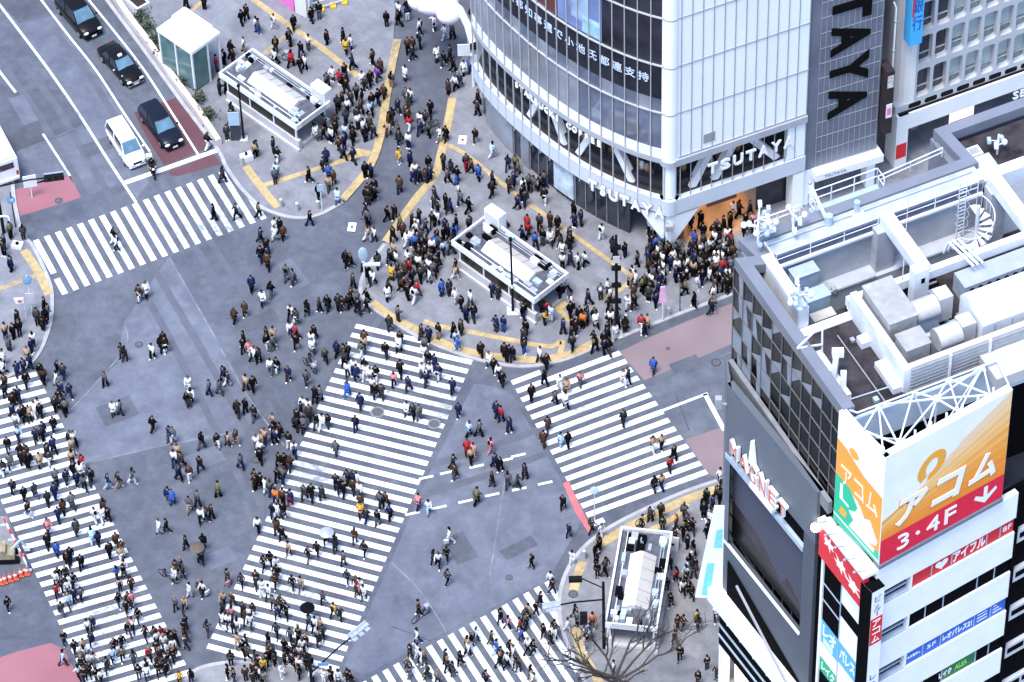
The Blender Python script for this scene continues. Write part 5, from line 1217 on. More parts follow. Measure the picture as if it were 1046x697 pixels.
# glass lift shelter
lf = thing('lift_shelter', 'small glass lift shelter with a bright white flat roof, upper left pavement', 'shelter', (-23.9, 231.4, PZ), R(-45))
def P(n, mb, m, par=None): return part(n, mb, m, par or lf, False)
mb = MB(); mb.box(-1.95, -1.5, 4.1, 1.95, 1.5, 4.4); P('roof', mb, m_ridge); mb = MB(); mb.box(-1.9, .1, 4.4, 1.2, 1.45, 4.65); P('roof_step', mb, m_ridge)
m_lift = mat('green tinted glass', (.10, .17, .17), .08, .3, .8); 
for a in ((-1.8, -1.4, 1.8, -1.36), (-1.8, 1.36, .3, 1.4), (-1.8, -1.36, -1.76, 1.36), (1.76, -1.36, 1.8, .2)):
    mb = MB(); mb.box(a[0], a[1], .1, a[2], a[3], 4.1); P('glass_wall', mb, m_lift)
for x, y in ((-1.8, -1.4), (1.8, -1.4), (-1.8, 1.4), (1.8, 1.4), (0, -1.4), (1.8, .2)):
    mb = MB(); mb.box(x - .07, y - .07, 0, x + .07, y + .07, 4.1); P('post', mb, m_frame)
mb = MB(); mb.box(-.9, -.9, 0, .9, .9, 2.6); P('lift_car', mb, m_stair)

# ================================================================ STREET FURNITURE
m_pole_d = mat('black pole', (.007, .007, .009), .6, .2, 2., spec=.1); m_pole_l = mat('pale pole', (.62, .64, .68), .45, .08, 2.)
m_signblue = mat('sign blue', (.10, .21, .36), .45, .1, 2.); m_signpale = mat('sign pale blue', (.34, .44, .54), .45, .1, 2.)
def pole(px, py, h, r, name, label, cat, m, base=None, z=PZ, grp=None):
    c = G(px, py, z); t = thing(name, label, cat, c, 0, grp)
    mb = MB(); mb.tube([(0, 0, 0), (0, 0, h * .5), (0, 0, h)], r, 10, r2=r * .75); part('pole', mb, m, t, False)
    if base:
        mb = MB(); mb.box(-base, -base, 0, base, base, .08); part('base_plate', mb, m_stone, t, False)
    return t, c
def lp_(t, name, m, fn, par=None):
    mb = MB(); fn(mb); return part(name, mb, m, par or t, False)
t, c = pole(249, 142, 5.6, .09, 'street_lamp', 'black lamp post in front of the upper left subway entrance', 'street lamp', m_pole_d, .3)
lp_(t, 'lamp_head', m_pole_d, lambda mb: mb.ellip((0, 0, 5.7), .14, .14, .2))
t, c = pole(524, 318, 7.6, .10, 'street_lamp', 'black lamp post standing in front of the middle subway entrance', 'street lamp', m_pole_d, .45)
lp_(t, 'lamp_head', m_pole_d, lambda mb: mb.ellip((0, 0, 7.7), .16, .16, .25)); lp_(t, 'collar', m_pole_l, lambda mb: mb.cyl(0, 0, 2.6, 2.9, .14, 10))
t, c = pole(630, 342, 10.6, .13, 'street_lamp', 'tall thick black post amid the waiting crowd right of the middle subway entrance', 'street lamp', m_pole_d, .4)
for z in (3.5, 5.2, 7.0, 9.2): lp_(t, 'clamp', m_pole_d, lambda mb: (mb.cyl(0, 0, z, z + .35, .2, 10), mb.box(-.35, -.12, z, .35, .12, z + .3)))
lp_(t, 'sign_plate', m_stone, lambda mb: mb.box(-.25, -.2, 7.9, .25, -.16, 8.6))
t, c = pole(677, 327, 2.9, .06, 'banner_post', 'white post with a pale pink pointed sign on the kerb near the waiting crowd', 'sign', m_pole_l)
lp_(t, 'pink_sign', mat('pale pink sign', (.65, .38, .55), .5, .2, 2.), lambda mb: mb.hexa([(-.3, -.05, 1.9), (.3, -.05, 1.9), (.3, .05, 1.9), (-.3, .05, 1.9), (-.18, -.05, 3.6), (.18, -.05, 3.6), (.18, .05, 3.6), (-.18, .05, 3.6)]))
t, c = pole(694.5, 318, 3.2, .04, 'sign_post', 'thin dark post on the kerb between the pink sign and the glass tower', 'post', m_pole_d); lp_(t, 'cap', m_pole_d, lambda mb: mb.ellip((0, 0, 3.2), .07, .07, .1))
t, c = pole(373, 291, 3.6, .06, 'sign_post', 'pale post with a long rounded pale blue sign above the diagonal crossing', 'sign', m_pole_l)
lp_(t, 'round_sign', m_signpale, lambda mb: mb.ellip((0, 0, 3.3), .36, .1, .75, 16, 8)); lp_(t, 'side_arm', m_pole_l, lambda mb: mb.box(.05, -.12, 2.1, 1.2, .12, 2.28))
t, c = pole(329, 214, 2.7, .05, 'sign_post', 'slim white post with small pale sign on the rounded kerb corner', 'sign', m_pole_l)
lp_(t, 'sign_face', m_signpale, lambda mb: mb.box(-.25, -.06, 2.0, .25, -.02, 2.7))
t, c = pole(241, 141, 3.2, .07, 'notice_board', 'dark control cabinet carrying a white-blue panel beside the black lamp post', 'cabinet', m_pole_d)
lp_(t, 'cabinet', mat('cabinet dark', (.04, .045, .055), .5, .3, 1.), lambda mb: mb.box(-.35, -.3, 0, .35, .3, 1.5)); lp_(t, 'white_panel', m_signpale, lambda mb: mb.box(-.42, -.36, 1.7, .42, -.3, 3.1))
t, c = pole(607.5, 531, 3.4, .05, 'road_sign', 'round blue sign on a post at the lower end of the right zebra crossing', 'road sign', m_pole_l)
_a = Matrix.Rotation(R(62), 3, 'X'); lp_(t, 'sign_disc', m_signpale, lambda mb: mb.ellip((0, -.08, 3.3), .31, .31, .04, 20, 6, 0, _a))
t, c = pole(16, 232, 3.8, .05, 'road_sign', 'round blue sign at the left edge above the left kerb', 'road sign', m_pole_d)
lp_(t, 'sign_disc', m_signblue, lambda mb: mb.ellip((0, -.08, 3.0), .3, .3, .04, 20, 6, 0, _a)); lp_(t, 'arrow', m_stone, lambda mb: mb.box(-.05, -.14, 2.95, .18, -.1, 3.1))
t, c = pole(33, 318, 3.9, .05, 'road_sign', 'round grey-blue sign over the yellow strip at the left kerb corner', 'road sign', m_pole_l)
lp_(t, 'sign_disc', m_signblue, lambda mb: mb.ellip((0, -.08, 3.5), .32, .36, .05, 20, 6, 0, _a)); lp_(t, 'lower_plate', m_stone, lambda mb: mb.box(-.3, -.08, .9, .3, -.03, 2.0))
t, c = pole(27, 325, 2.2, .035, 'hand_flag', 'white flag with a red blot held out near the left kerb', 'flag', m_pole_l); lp_(t, 'cloth', m_frame, lambda mb: mb.add([(0, 0, 2.2), (-.7, -.1, 2.3), (-.55, -.15, 1.7), (0.02, 0, 1.6), (0, .04, 2.2), (-.7, -.06, 2.3), (-.55, -.11, 1.7), (.02, .04, 1.6)], [(0, 1, 2, 3), (7, 6, 5, 4), (0, 4, 5, 1), (1, 5, 6, 2), (2, 6, 7, 3)])); lp_(t, 'red_blot', m_red, lambda mb: mb.ellip((-.3, -.1, 1.97), .16, .06, .1, 10, 6))
t, c = pole(33, 202, 1.9, .05, 'notice_board', 'white square board on a short post above the left red road patch', 'sign', m_pole_l, z=0)
lp_(t, 'board', m_frame, lambda mb: mb.box(-.5, -.06, 1.2, .5, 0, 2.4, 0, Matrix.Rotation(R(12), 4, 'Z')))
# left signal: arm with horizontal head
def signal(px, py, h, arm, head_len, label, z=PZ, arm_z=None, mm=m_pole_d, tone=m_pole_d, blue=None):
    t, c = pole(px, py, h, .13, 'traffic_light', label, 'traffic light', mm, z=z)
    az = arm_z or h - .4; a = Vector(arm); 
    lp_(t, 'arm', mm, lambda mb: mb.tube([(0, 0, az - .25), (a.x * .5, a.y * .5, az + .05), (a.x, a.y, az)], .06, 8))
    d = a.normalized(); n = Vector((d.y, -d.x, 0)); n = n if n.y < 0 else -n
    M = Matrix(((d.x, n.x, 0, a.x), (d.y, n.y, 0, a.y), (0, 0, 1, az), (0, 0, 0, 1)))
    hd = lp_(t, 'signal_head', tone, lambda mb: mb.box(-head_len, -.12, -.22, .1, .22, .22, 0, M))
    for i in range(3):
        lp_(t, 'lens', [mat('red lens', (.3, .02, .02), .3), mat('amber lens', (.3, .18, .02), .3), mat('green lens', (.03, .3, .22), .3)][i], lambda mb: mb.ellip(M @ Vector((-.22 - i * (head_len - .35) / 2, .24, 0)), .15, .05, .15, 12, 6), hd)
        lp_(t, 'visor', tone, lambda mb: mb.box(-.4 - i * (head_len - .35) / 2, .22, .1, -.05 - i * (head_len - .35) / 2, .5, .14, 0, M), hd)
    lp_(t, 'backing_plate', m_signpale, lambda mb: mb.box(-head_len, -.2, -.3, .1, -.125, .3, 0, M), hd)
    return t
p0 = G(4, 238, PZ); e = G(64, 181, 5.2); signal(4, 238, 6., (e.x - p0.x, e.y - p0.y, 0), 1.35, 'horizontal traffic light reaching over the left red road patch', arm_z=5.2)
p0 = G(322, 735, PZ); e = G(374, 640, 5.4); t = signal(322, 735, 7., (e.x - p0.x, e.y - p0.y, 0), 1.5, 'horizontal traffic light over the lower end of the diagonal crossing', arm_z=5.4, tone=m_pipe)
lp_(t, 'blue_plate', mat('bright sign blue', (.10, .24, .45), .45), lambda mb: mb.box(.5, .3, 5.5, 1.2, .36, 5.8))
p0 = G(617, 662, PZ); e = G(556, 628, 5.0); t = signal(617, 662, 7.2, (e.x - p0.x, e.y - p0.y, 0), 1.1, 'traffic light on a dark post beside the lower right subway entrance', arm_z=5.6, tone=m_pipe)
lp_(t, 'second_arm', m_pole_d, lambda mb: mb.tube([(0, 0, 6.6), (-1.5, .6, 7.0)], .05, 6)); lp_(t, 'walk_signal', m_pole_d, lambda mb: mb.box(-1.6, -.3, 3.0, -1.1, .1, 4.0)); lp_(t, 'lamp_box', m_pole_d, lambda mb: mb.box(-2.3, .3, 6.9, -1.4, .7, 7.15))
# curved white lamp left
t = thing('street_lamp', 'curved white lamp arm at the left edge below the blue disc', 'street lamp', G(8, 245, PZ)); lp_(t, 'arm', m_frame, lambda mb: mb.tube([(-.8, 0, 2.4), (0, 0, 2.6), (.3, 0, 2.5), (.35, 0, 2.1)], .08, 8)); lp_(t, 'pole', m_frame, lambda mb: mb.cyl(-.8, 0, 0, 2.45, .06, 8))
# bollards
for i, (px, py, lab) in enumerate(((247.5, 168, 'at the top of the far crossing corner beside the white board'), (287.5, 211, 'at the lower end of the yellow strip on the rounded corner'), (304, 215, 'on the rounded corner, between two other bollards'), (325, 213, 'on the rounded corner next to the slim white post'), (597, 570, 'on the lower right kerb by the yellow strip'), (683, 322, 'white and beside the pink pointed sign'))):
    t = thing('bollard', 'short rounded stone bollard ' + lab, 'bollard', G(px, py, PZ), 0, 'bollards along the kerbs'); lp_(t, 'post', m_kerb, lambda mb: mb.tube([(0, 0, 0), (0, 0, .5), (0, 0, .75)], .16, 10, r2=.13)); lp_(t, 'cap', m_stone, lambda mb: mb.ellip((0, 0, .75), .15, .15, .1, 10, 6))
# white work boards
t = thing('notice_board', 'white box-shaped board standing at the far crossing corner', 'sign', G(252, 163, PZ)); lp_(t, 'box', m_frame, lambda mb: mb.box(-.45, -.3, 0, .45, .3, .5, 0, Matrix.Rotation(R(25), 4, 'Z'))); lp_(t, 'emblem', m_pole_d, lambda mb: mb.cyl(0, 0, .5, .75, .1, 8))
t = thing('notice_board', 'white box with a dark knob at the left kerb above the yellow strip', 'sign', G(18, 252, PZ)); lp_(t, 'box', m_frame, lambda mb: mb.box(-.4, -.3, 0, .4, .3, .3, 0, Matrix.Rotation(R(-15), 4, 'Z'))); lp_(t, 'emblem', m_pole_d, lambda mb: mb.cyl(0, 0, .3, .42, .14, 10))
t = thing('sandwich_board', 'pale folding board with a dark dot standing right of the lower subway entrance', 'sign', G(688, 559, PZ), R(-15)); lp_(t, 'panel', m_stone, lambda mb: mb.hexa([(-.4, -.35, 0), (.4, -.35, 0), (.4, -.28, 0), (-.4, -.28, 0), (-.4, -.06, 1.1), (.4, -.06, 1.1), (.4, 0, 1.1), (-.4, 0, 1.1)])); lp_(t, 'rear_panel', m_stone, lambda mb: mb.hexa([(-.4, .28, 0), (.4, .28, 0), (.4, .35, 0), (-.4, .35, 0), (-.4, .01, 1.1), (.4, .01, 1.1), (.4, .06, 1.1), (-.4, .06, 1.1)])); lp_(t, 'dot', m_pole_d, lambda mb: mb.ellip((0, -.22, .55), .12, .05, .12, 10, 6))
# low wall and greenery along the far road
lw = thing('low_wall', 'long low beige roadside wall with a pinkish top along the upper left pavement', 'wall', G(170, 75, PZ))
pth = smooth(gp([(112, -10), (130, 18), (152, 47), (178, 84), (204, 119), (224, 149)], PZ), 5)
for nm, wd_, z0, z1, m in (('wall_body', .45, PZ, .75, mat('beige wall', (.56, .50, .47), .8, .1, 1.)), ('coping', .3, .75, .82, mat('pinkish coping', (.62, .48, .44), .8, .08, 1.))):
    mb = MB()
    for i in range(len(pth) - 1):
        a, b = Vector(pth[i]), Vector(pth[i + 1]); n = Vector((-(b - a).y, (b - a).x)).normalized() * wd_ / 2
        mb.hexa([(*(a - n), z0), (*(b - n), z0), (*(b + n), z0), (*(a + n), z0), (*(a - n), z1), (*(b - n), z1), (*(b + n), z1), (*(a + n), z1)])
    part(nm, mb, m, lw)
m_leaf = mat('dark leaf', (.035, .045, .03), .7, .5, 8.); m_leaf2 = mat('mid leaf', (.06, .085, .04), .7, .4, 8.)
def shrub(px, py, label, s, seed):
    t = thing('shrub', label, 'shrub', G(px, py, PZ), 0, 'dark shrubs behind the roadside wall'); r_ = random.Random(seed); mb = MB()
    for k in range(150):
        u = Vector((r_.gauss(0, .33), r_.gauss(0, .33), r_.uniform(.1, 1.0))) * s; a = Vector((r_.uniform(-1, 1), r_.uniform(-1, 1), r_.uniform(-.6, .6))).normalized() * .12; b = a.cross(Vector((r_.uniform(-1, 1), r_.uniform(-1, 1), 1))).normalized() * .07
        mb.poly([u - a, u + b, u + a, u - b], k % 2)
    part('foliage', mb, [m_leaf, m_leaf2], t, False); mb = MB()
    for k in range(5): mb.tube([(0, 0, 0), (r_.uniform(-.3, .3) * s, r_.uniform(-.3, .3) * s, .8 * s)], .025, 5)
    part('stem', mb, m_pole_d, t, False)
for i, (px, py, lab) in enumerate(((144, 20, 'directly below the white planter'), (151, 31, 'second below the white planter'), (158, 44, 'left of the lift shelter roof'), (166, 57, 'at the foot of the lift shelter'), (203, 104, 'beside the red surface'), (213, 121, 'by the end of the low wall near the stop line'), (190, 86, 'midway along the low wall below the lift shelter'))): shrub(px, py, 'dark shrub behind the wall, ' + lab, .95, i)
t = thing('planter', 'white box planter with dark soil at the top edge beside the low wall', 'planter', G(139, 6, PZ), R(-52)); lp_(t, 'box', m_frame, lambda mb: mb.box(-1.4, -.6, 0, 1.1, .6, .8)); lp_(t, 'soil', mat('dark soil', (.025, .02, .018), .9, .4, 6.), lambda mb: mb.box(-1.25, -.45, .8, .95, .45, .82))
# white enclosure and barrier at the top
t = thing('site_hoarding', 'white and pink site hoarding at the top edge of the plaza', 'hoarding', G(303, 10, PZ)); q0, q1, q2 = G(314, 18, PZ), G(301, 12, PZ), G(280, -4, PZ)
mb = MB(); d = (q1 - q0).normalized(); mb.bar(q0 + Vector((0, 0, 1.)), q0 + (q0 - q1) * -.9 + Vector((0, 0, 1.)), .12, 2.); part('white_panel', mb, m_frame, t); mb = MB(); mb.bar(q1 + Vector((0, 0, 1.)), q2 + Vector((0, 0, 1.)), .1, 2.); part('pink_panel', mb, mat('hot pink panel', (.75, .18, .5), .5), t)
mb = MB(); mb.bar(q0 + Vector((.2, 0, 1.)), q0 + Vector((.6, 4, 1.)), .12, 2.); part('white_panel', mb, m_frame, t)
t = thing('crowd_barrier', 'pale tubular barrier with yellow feet beside the white hoarding at the top', 'barrier', G(333, 10, PZ)); a, b = G(317, 14, PZ), G(352, 3, PZ); mb = MB()
for z in (.35, 1.0): mb.tube([a + Vector((0, 0, z)), b + Vector((0, 0, z))], .04, 6)
part('rail', mb, m_pole_l, t)
for k in range(4):
    q = a.lerp(b, k / 3); mb = MB(); mb.cyl(q.x, q.y, PZ, PZ + 1.0, .04, 6); part('upright', mb, m_pole_l, t); mb = MB(); mb.box(q.x - .22, q.y - .3, PZ, q.x + .22, q.y + .3, PZ + .2); part('foot', mb, mat('safety yellow', (.7, .42, .03), .5), t)
# street gate arch with white balloon-like ornaments
t = thing('street_arch', 'white tubular street arch with cloud-shaped pink-edged ornaments at the top', 'arch', G(484, 88, PZ)); b = G(484, 88, PZ)
mb = MB(); zz = [(484, 88, PZ), (484, 74, PZ + 1.3)]
P1 = G(483.5, 46, 4.5); top = [G(483, 44, 4.7), G(478, 26, 5.6), G(470, 10, 6.3), G(458, 0, 6.8), G(440, -8, 7.), G(420, -14, 7.)]
mb.tube([b, P1], .16, 12); part('lower_post', mb, m_frame, t); mb = MB(); mb.tube(top, .30, 14); part('arch_tube', mb, m_frame, t)
mb = MB(); mb.cyl(P1.x, P1.y, 4.2, 4.75, .3, 12); part('joint', mb, m_pole_d, t)
for (px, py, z, rx, rz) in ((446, 4, 6.2, 1.75, .95), (459, 14, 6.0, 1.0, .85), (432, 0, 6.4, 1.2, .9)):
    c = G(px, py, z); mb = MB(); mb.ellip(c, rx, .8, rz, 18, 10); o = part('cloud_ornament', mb, m_ridge, t); mb = MB(); mb.ellip(c - Vector((0, -.02, .12)), rx * .98, .78, rz * .97, 18, 10); part('pink_edge', mb, mat('pale magenta', (.72, .42, .66), .5), o)
mb = MB(); c = G(474, 50, 4.6); mb.box(c.x - .5, c.y - .06, c.z - .7, c.x + .45, c.y, c.z + .5); part('sign_plate', mb, m_frame, t); mb = MB(); c = G(484, 60, 3.); mb.box(c.x - .3, c.y - .2, c.z - .4, c.x + .3, c.y + .1, c.z + .5); part('light_box', mb, m_frame, t)
# road works at the left edge
m_cone = mat('cone orange', (.55, .10, .05), .5, .1, 2.)
cones = []
for i, (tx, ty) in enumerate(((165, 22), (130, 32), (96, 52), (64, 62), (30, 72), (8, 80))):
    c = G(tx / 6.01, 580 + ty / 6.01 + 2, PZ); 
    t = thing('traffic_cone', 'orange cone with a white collar, ' + ['first from the right in the row', 'second from the right in the row', 'third from the right in the row', 'fourth from the right in the row', 'fifth from the right in the row', 'last, at the left edge of the photo'][i], 'traffic cone', c, 0, 'orange cones by the road works')
    lp_(t, 'cone', m_cone, lambda mb: mb.tube([(0, 0, .04), (0, 0, .7)], .2, 12, r2=.05)); lp_(t, 'base', m_cone, lambda mb: mb.box(-.24, -.24, 0, .24, .24, .05)); lp_(t, 'collar', m_frame, lambda mb: mb.tube([(0, 0, .36), (0, 0, .52)], .135, 12, r2=.1))
t = thing('site_barrier', 'red and white plank barrier beside the left zebra crossing', 'barrier', G(16, 560, PZ)); a, b = G(5, 537, PZ), G(28, 583, PZ); mb = MB()
n = 8
for k in range(n):
    p, q = a.lerp(b, k / n), a.lerp(b, (k + 1) / n); mb.add([], []); mbx = MB(); mbx.bar(p + Vector((0, 0, .75)), q + Vector((0, 0, .75)), .1, .3); part('board', mbx, m_red if k % 2 == 0 else m_frame, t)
for k in range(4):
    p = a.lerp(b, k / 3.); mbx = MB(); mbx.bar(p, p + Vector((0, 0, .9)), .1, .1); part('leg', mbx, m_pole_l, t); mbx = MB(); mbx.box(p.x - .3, p.y - .1, PZ, p.x + .3, p.y + .1, PZ + .1); part('foot', mbx, m_signpale, t)
t = thing('mini_digger', 'small yellow and grey works machine behind the plank barrier at the left edge', 'digger', G(9, 570, PZ)); lp_(t, 'track', m_pole_d, lambda mb: mb.box(-.8, -.55, 0, .8, -.2, .4)); lp_(t, 'track', m_pole_d, lambda mb: mb.box(-.8, .2, 0, .8, .55, .4)); lp_(t, 'cab', mat('digger yellow', (.27, .23, .15), .5, .3, 3.), lambda mb: (mb.box(-.6, -.5, .42, .5, .5, .9), mb.box(-.6, -.5, .9, -.1, .5, 1.3))); lp_(t, 'boom', m_galv, lambda mb: (mb.bar((.3, 0, .9), (.9, .3, 1.5), .14, .14), mb.bar((.9, .3, 1.5), (1.3, .5, .6), .12, .12))); lp_(t, 'bucket', m_pole_l, lambda mb: mb.box(1.1, .3, .3, 1.5, .7, .65))
# bare tree in the foreground
tr_ = thing('bare_tree', 'leafless dark tree with wide curving branches at the bottom edge near the subway entrance', 'tree', G(629, 722, PZ))
r_ = random.Random(21); base = G(629, 722, PZ)
mb = MB(); mb.tube([base, base + Vector((.05, .1, 1.5)), base + Vector((0, .2, 3.0))], .19, 10, r2=.13); part('trunk', mb, mat('bark', (.055, .045, .042), .85, .3, 6.), tr_)
m_bark = MATS['bark']
def branch(p, d, l, r, dep):
    pts = [p]; q = p.copy()
    for k in range(4):
        d = (d + Vector((r_.uniform(-.25, .25), r_.uniform(-.25, .25), r_.uniform(-.05, .18)))).normalized(); q = q + d * l / 4; pts.append(q.copy())
    brm.tube(pts, r, 6, r2=max(.012, r * .55))
    if dep > 0:
        for k in range(3 if dep > 1 else 2):
            s = pts[r_.choice([2, 3, 4])]; nd = (d + Vector((r_.uniform(-.9, .9), r_.uniform(-.9, .9), r_.uniform(-.2, .5)))).normalized(); branch(s, nd, l * r_.uniform(.5, .75), r * .58, dep - 1)
for k, (dx, dy, dz, l) in enumerate(((-.9, .35, .5, 3.6), (-.75, .1, .75, 3.2), (-.3, .8, .75, 3.8), (.15, .75, .8, 3.8), (.7, .5, .55, 3.8), (.95, .1, .4, 3.6), (.3, -.6, .8, 3.), (-.5, -.5, .8, 3.0), (-.95, .0, .3, 3.4))):
    brm = MB(); branch(base + Vector((0, .2, 2.2 + .1 * k)), Vector((dx, dy, dz)).normalized(), l, .11, 3); part('branch', brm, m_bark, tr_)

# ================================================================ VEHICLES
m_carblk = mat('black car paint', (.006, .006, .008), .3, .1, 1., coat=.08, spec=.12); m_carblue = mat('dark blue car paint', (.008, .011, .022), .3, .1, 1., coat=.08, spec=.12); m_carwht = mat('white car paint', (.72, .73, .75), .3, .03, 1., coat=.4)
m_tyre = mat('tyre rubber', (.006, .006, .006), .9, spec=.05); m_rim = mat('alloy rim', (.4, .4, .42), .35, .1, 4., metal=.6); m_wind = mat('car glass', (.10, .19, .27), .1, .3, 1., spec=.3); m_lamp = mat('headlamp', (.75, .77, .8), .15, .05, 2.); m_tail = mat('tail lamp', (.35, .02, .02), .3)
def make_car(label, px, py, head, L=4.5, Wd=1.75, Hr=1.5, belt=.95, xs=(-2.2, -1.55, -1.2, .1, .95), hood=.85, paint=None, roof_lamp=False, grp='vehicles waiting on the far road', cat='car', name='car', chrome=False):
    """xs: tail, rear-window base, rear-window top, windscreen top, windscreen base (x forward)"""
    c = G(px, py, 0.); t = thing(name, label, cat, c, head, grp); paint = paint or m_carblk; hl, hw = L / 2, Wd / 2
    def P(n, mb, m, par=None): return part(n, mb, m, par or t, False)
    # lower body loft
    st_ = [(-hl, .45, .78, hw * .80), (-hl + .12, .30, .92, hw * .93), (-hl + .6, .22, belt, hw), (xs[4] - .1, .22, belt, hw), (xs[4] + .3, .22, hood + .06, hw * .99), (hl - .45, .25, hood - .05, hw * .95), (hl - .1, .30, hood - .18, hw * .84), (hl, .42, hood - .32, hw * .68)]
    mb = MB(); vs = []; K = 9
    for x, zl, zh, w in st_:
        vs += [(x, -w * .92, zl), (x, -w, (zl + zh) / 2), (x, -w * .97, zh - .06), (x, -w * .86, zh), (x, 0, zh + .03), (x, w * .86, zh), (x, w * .97, zh - .06), (x, w, (zl + zh) / 2), (x, w * .92, zl)]
    fs = [(i * K + j, (i + 1) * K + j, (i + 1) * K + j + 1, i * K + j + 1) for i in range(len(st_) - 1) for j in range(K - 1)] + [tuple(range(K)), tuple(range(len(st_) * K - 1, (len(st_) - 1) * K - 1, -1))] + [(i * K, i * K + K - 1, (i + 1) * K + K - 1, (i + 1) * K) for i in range(len(st_) - 1)]
    mb.add(vs, fs, 0, True); P('body', mb, paint)
    wb, wt = hw * .9, hw * .72
    b = belt + .01
    A_ = [(xs[1], -wb, b), (xs[1], wb, b)]; B_ = [(xs[2], -wt, Hr - .03), (xs[2], wt, Hr - .03)]; C_ = [(xs[3], -wt, Hr - .02), (xs[3], wt, Hr - .02)]; D_ = [(xs[4], -wb * .97, b - .03), (xs[4], wb * .97, b - .03)]
    mb = MB(); mb.quad(D_[0], D_[1], C_[1], C_[0]); P('windscreen', mb, m_wind)
    mb = MB(); mb.quad(A_[1], A_[0], B_[0], B_[1]); P('rear_window', mb, m_dglass)
    for s in (0, 1):
        mb = MB(); mb.quad(*( [A_[s], D_[s], C_[s], B_[s]])); P('side_window', mb, m_dglass)
        for (p, q) in ((D_[s], C_[s]), (A_[s], B_[s]), (tuple(Vector(A_[s]).lerp(Vector(D_[s]), .48)), tuple(Vector(B_[s]).lerp(Vector(C_[s]), .5)))):
            mb = MB(); mb.bar(p, q, .07, .07); P('pillar', mb, paint)
        mb = MB(); y = (-1 if s == 0 else 1) * (hw + .1); mb.ellip((xs[4] - .25, y, belt + .08), .1, .12, .09, 8, 6); P('mirror', mb, paint if not chrome else m_rim)
        mb = MB(); y = (-1 if s == 0 else 1) * hw * .62; mb.ellip((hl - .12, y, hood - .22), .12, .22, .1, 10, 6); P('headlight', mb, m_lamp)
        mb = MB(); mb.ellip((-hl + .05, y, .78), .08, .2, .12, 8, 6); P('tail_light', mb, m_tail)
    mb = MB(); xr = [xs[2] - .06, xs[2] + .25, (xs[2] + xs[3]) / 2, xs[3] - .2, xs[3] + .05]; zz = [Hr - .05, Hr, Hr + .03, Hr, Hr - .04]; vs = []
    for x, z in zip(xr, zz): vs += [(x, -wt - .03, z - .05), (x, -wt * .8, z), (x, 0, z + .02), (x, wt * .8, z), (x, wt + .03, z - .05)]
    mb.add(vs, [(i * 5 + j, (i + 1) * 5 + j, (i + 1) * 5 + j + 1, i * 5 + j + 1) for i in range(4) for j in range(4)], 0, True); P('roof', mb, paint)
    for x in (-hl + .85, hl - .9):
        for s in (-1, 1):
            mb = MB(); y = s * (hw - .12); mb.tube([(x, y - .1, .32), (x, y + .1, .32)], .32, 16); w_ = P('wheel', mb, m_tyre); mb = MB(); mb.tube([(x, y + s * .1, .32), (x, y + s * .115, .32)], .2, 12); P('rim', mb, m_rim, w_)
    mb = MB(); mb.box(hl - .06, -hw * .4, hood - .42, hl + .015, hw * .4, hood - .25); P('grille', mb, m_rim if chrome else m_blk)
    mb = MB(); mb.box(hl - .02, -.2, .36, hl + .03, .2, .5); P('number_plate', mb, m_lamp)
    mb = MB(); mb.box(hl - .12, -hw * .8, .3, hl + .0, hw * .8, .36); P('bumper_lip', mb, m_rim if chrome else paint)
    if roof_lamp:
        mb = MB(); mb.box(xs[3] - .3, -.16, Hr + .02, xs[3] - .1, .16, Hr + .16); P('roof_lamp', mb, m_lamp)
        for s in (-1, 1): mb = MB(); mb.ellip((hl - .75, s * hw * .9, hood + .12), .09, .08, .09, 8, 6); P('fender_mirror', mb, m_rim)
    return t
def heading(p, q): a, b = G(*p), G(*q); return math.atan2(b.y - a.y, b.x - a.x)
make_car('black people carrier at the top of the far road, nearest the top edge', 81, 22, heading((66, 5), (96, 40)), L=4.9, Wd=1.88, Hr=1.9, belt=1.15, xs=(-2.4, -2.3, -2.1, .55, 1.35), hood=1.05)
make_car('black taxi saloon with roof lamp and chrome front, second in the far right lane', 124, 71, heading((105, 50), (141, 91)), L=4.75, Wd=1.72, Hr=1.5, xs=(-2.3, -1.55, -1.15, .25, .95), hood=.9, roof_lamp=True, chrome=True)
make_car('dark blue-black estate car waiting on the dull red road surface', 165, 134, heading((150, 113), (180, 154)), L=4.8, Wd=1.8, Hr=1.62, belt=1.0, xs=(-2.35, -2.2, -1.9, .35, 1.1), hood=.95, paint=m_carblue)
make_car('white minivan waiting at the stop line beside the scooter', 129.5, 154, heading((118, 134), (141, 170)), L=4.4, Wd=1.69, Hr=1.82, belt=1.05, xs=(-2.15, -2.1, -1.95, .7, 1.4), hood=1.0, paint=m_carwht)
v = thing('box_van', 'large white van cut off by the left edge, seen from behind', 'van', G(-3, 166, 0), heading((20, 200), (-12, 140)), 'vehicles waiting on the far road')
for nm, a, m in (('cargo_box', (-2.6, -.95, .6, 1.2, .95, 2.5), m_carwht), ('cab', (1.2, -.9, .5, 2.6, .9, 1.9), m_carwht), ('chassis', (-2.6, -.8, .35, 2.6, .8, .6), m_blk), ('rear_bumper', (-2.72, -.9, .4, -2.6, .9, .62), m_pole_l), ('rear_window', (-2.62, -.6, 1.6, -2.601, .6, 2.2), m_dglass), ('roof_ridge', (-2.5, -.8, 2.5, -2.3, .8, 2.56), m_galv)):
    lp_(v, nm, m, lambda mb: mb.box(*a))
lp_(v, 'windscreen', m_wind, lambda mb: mb.quad((2.61, -.8, 1.1), (2.61, .8, 1.1), (2.45, .75, 1.85), (2.45, -.75, 1.85)))
for x in (-1.7, 1.7):
    for s in (-1, 1): w_ = lp_(v, 'wheel', m_tyre, lambda mb: mb.tube([(x, s * .8 - .1, .36), (x, s * .8 + .1, .36)], .36, 14)); lp_(v, 'rim', m_rim, lambda mb: mb.tube([(x, s * .905, .36), (x, s * .915, .36)], .2, 10), w_)
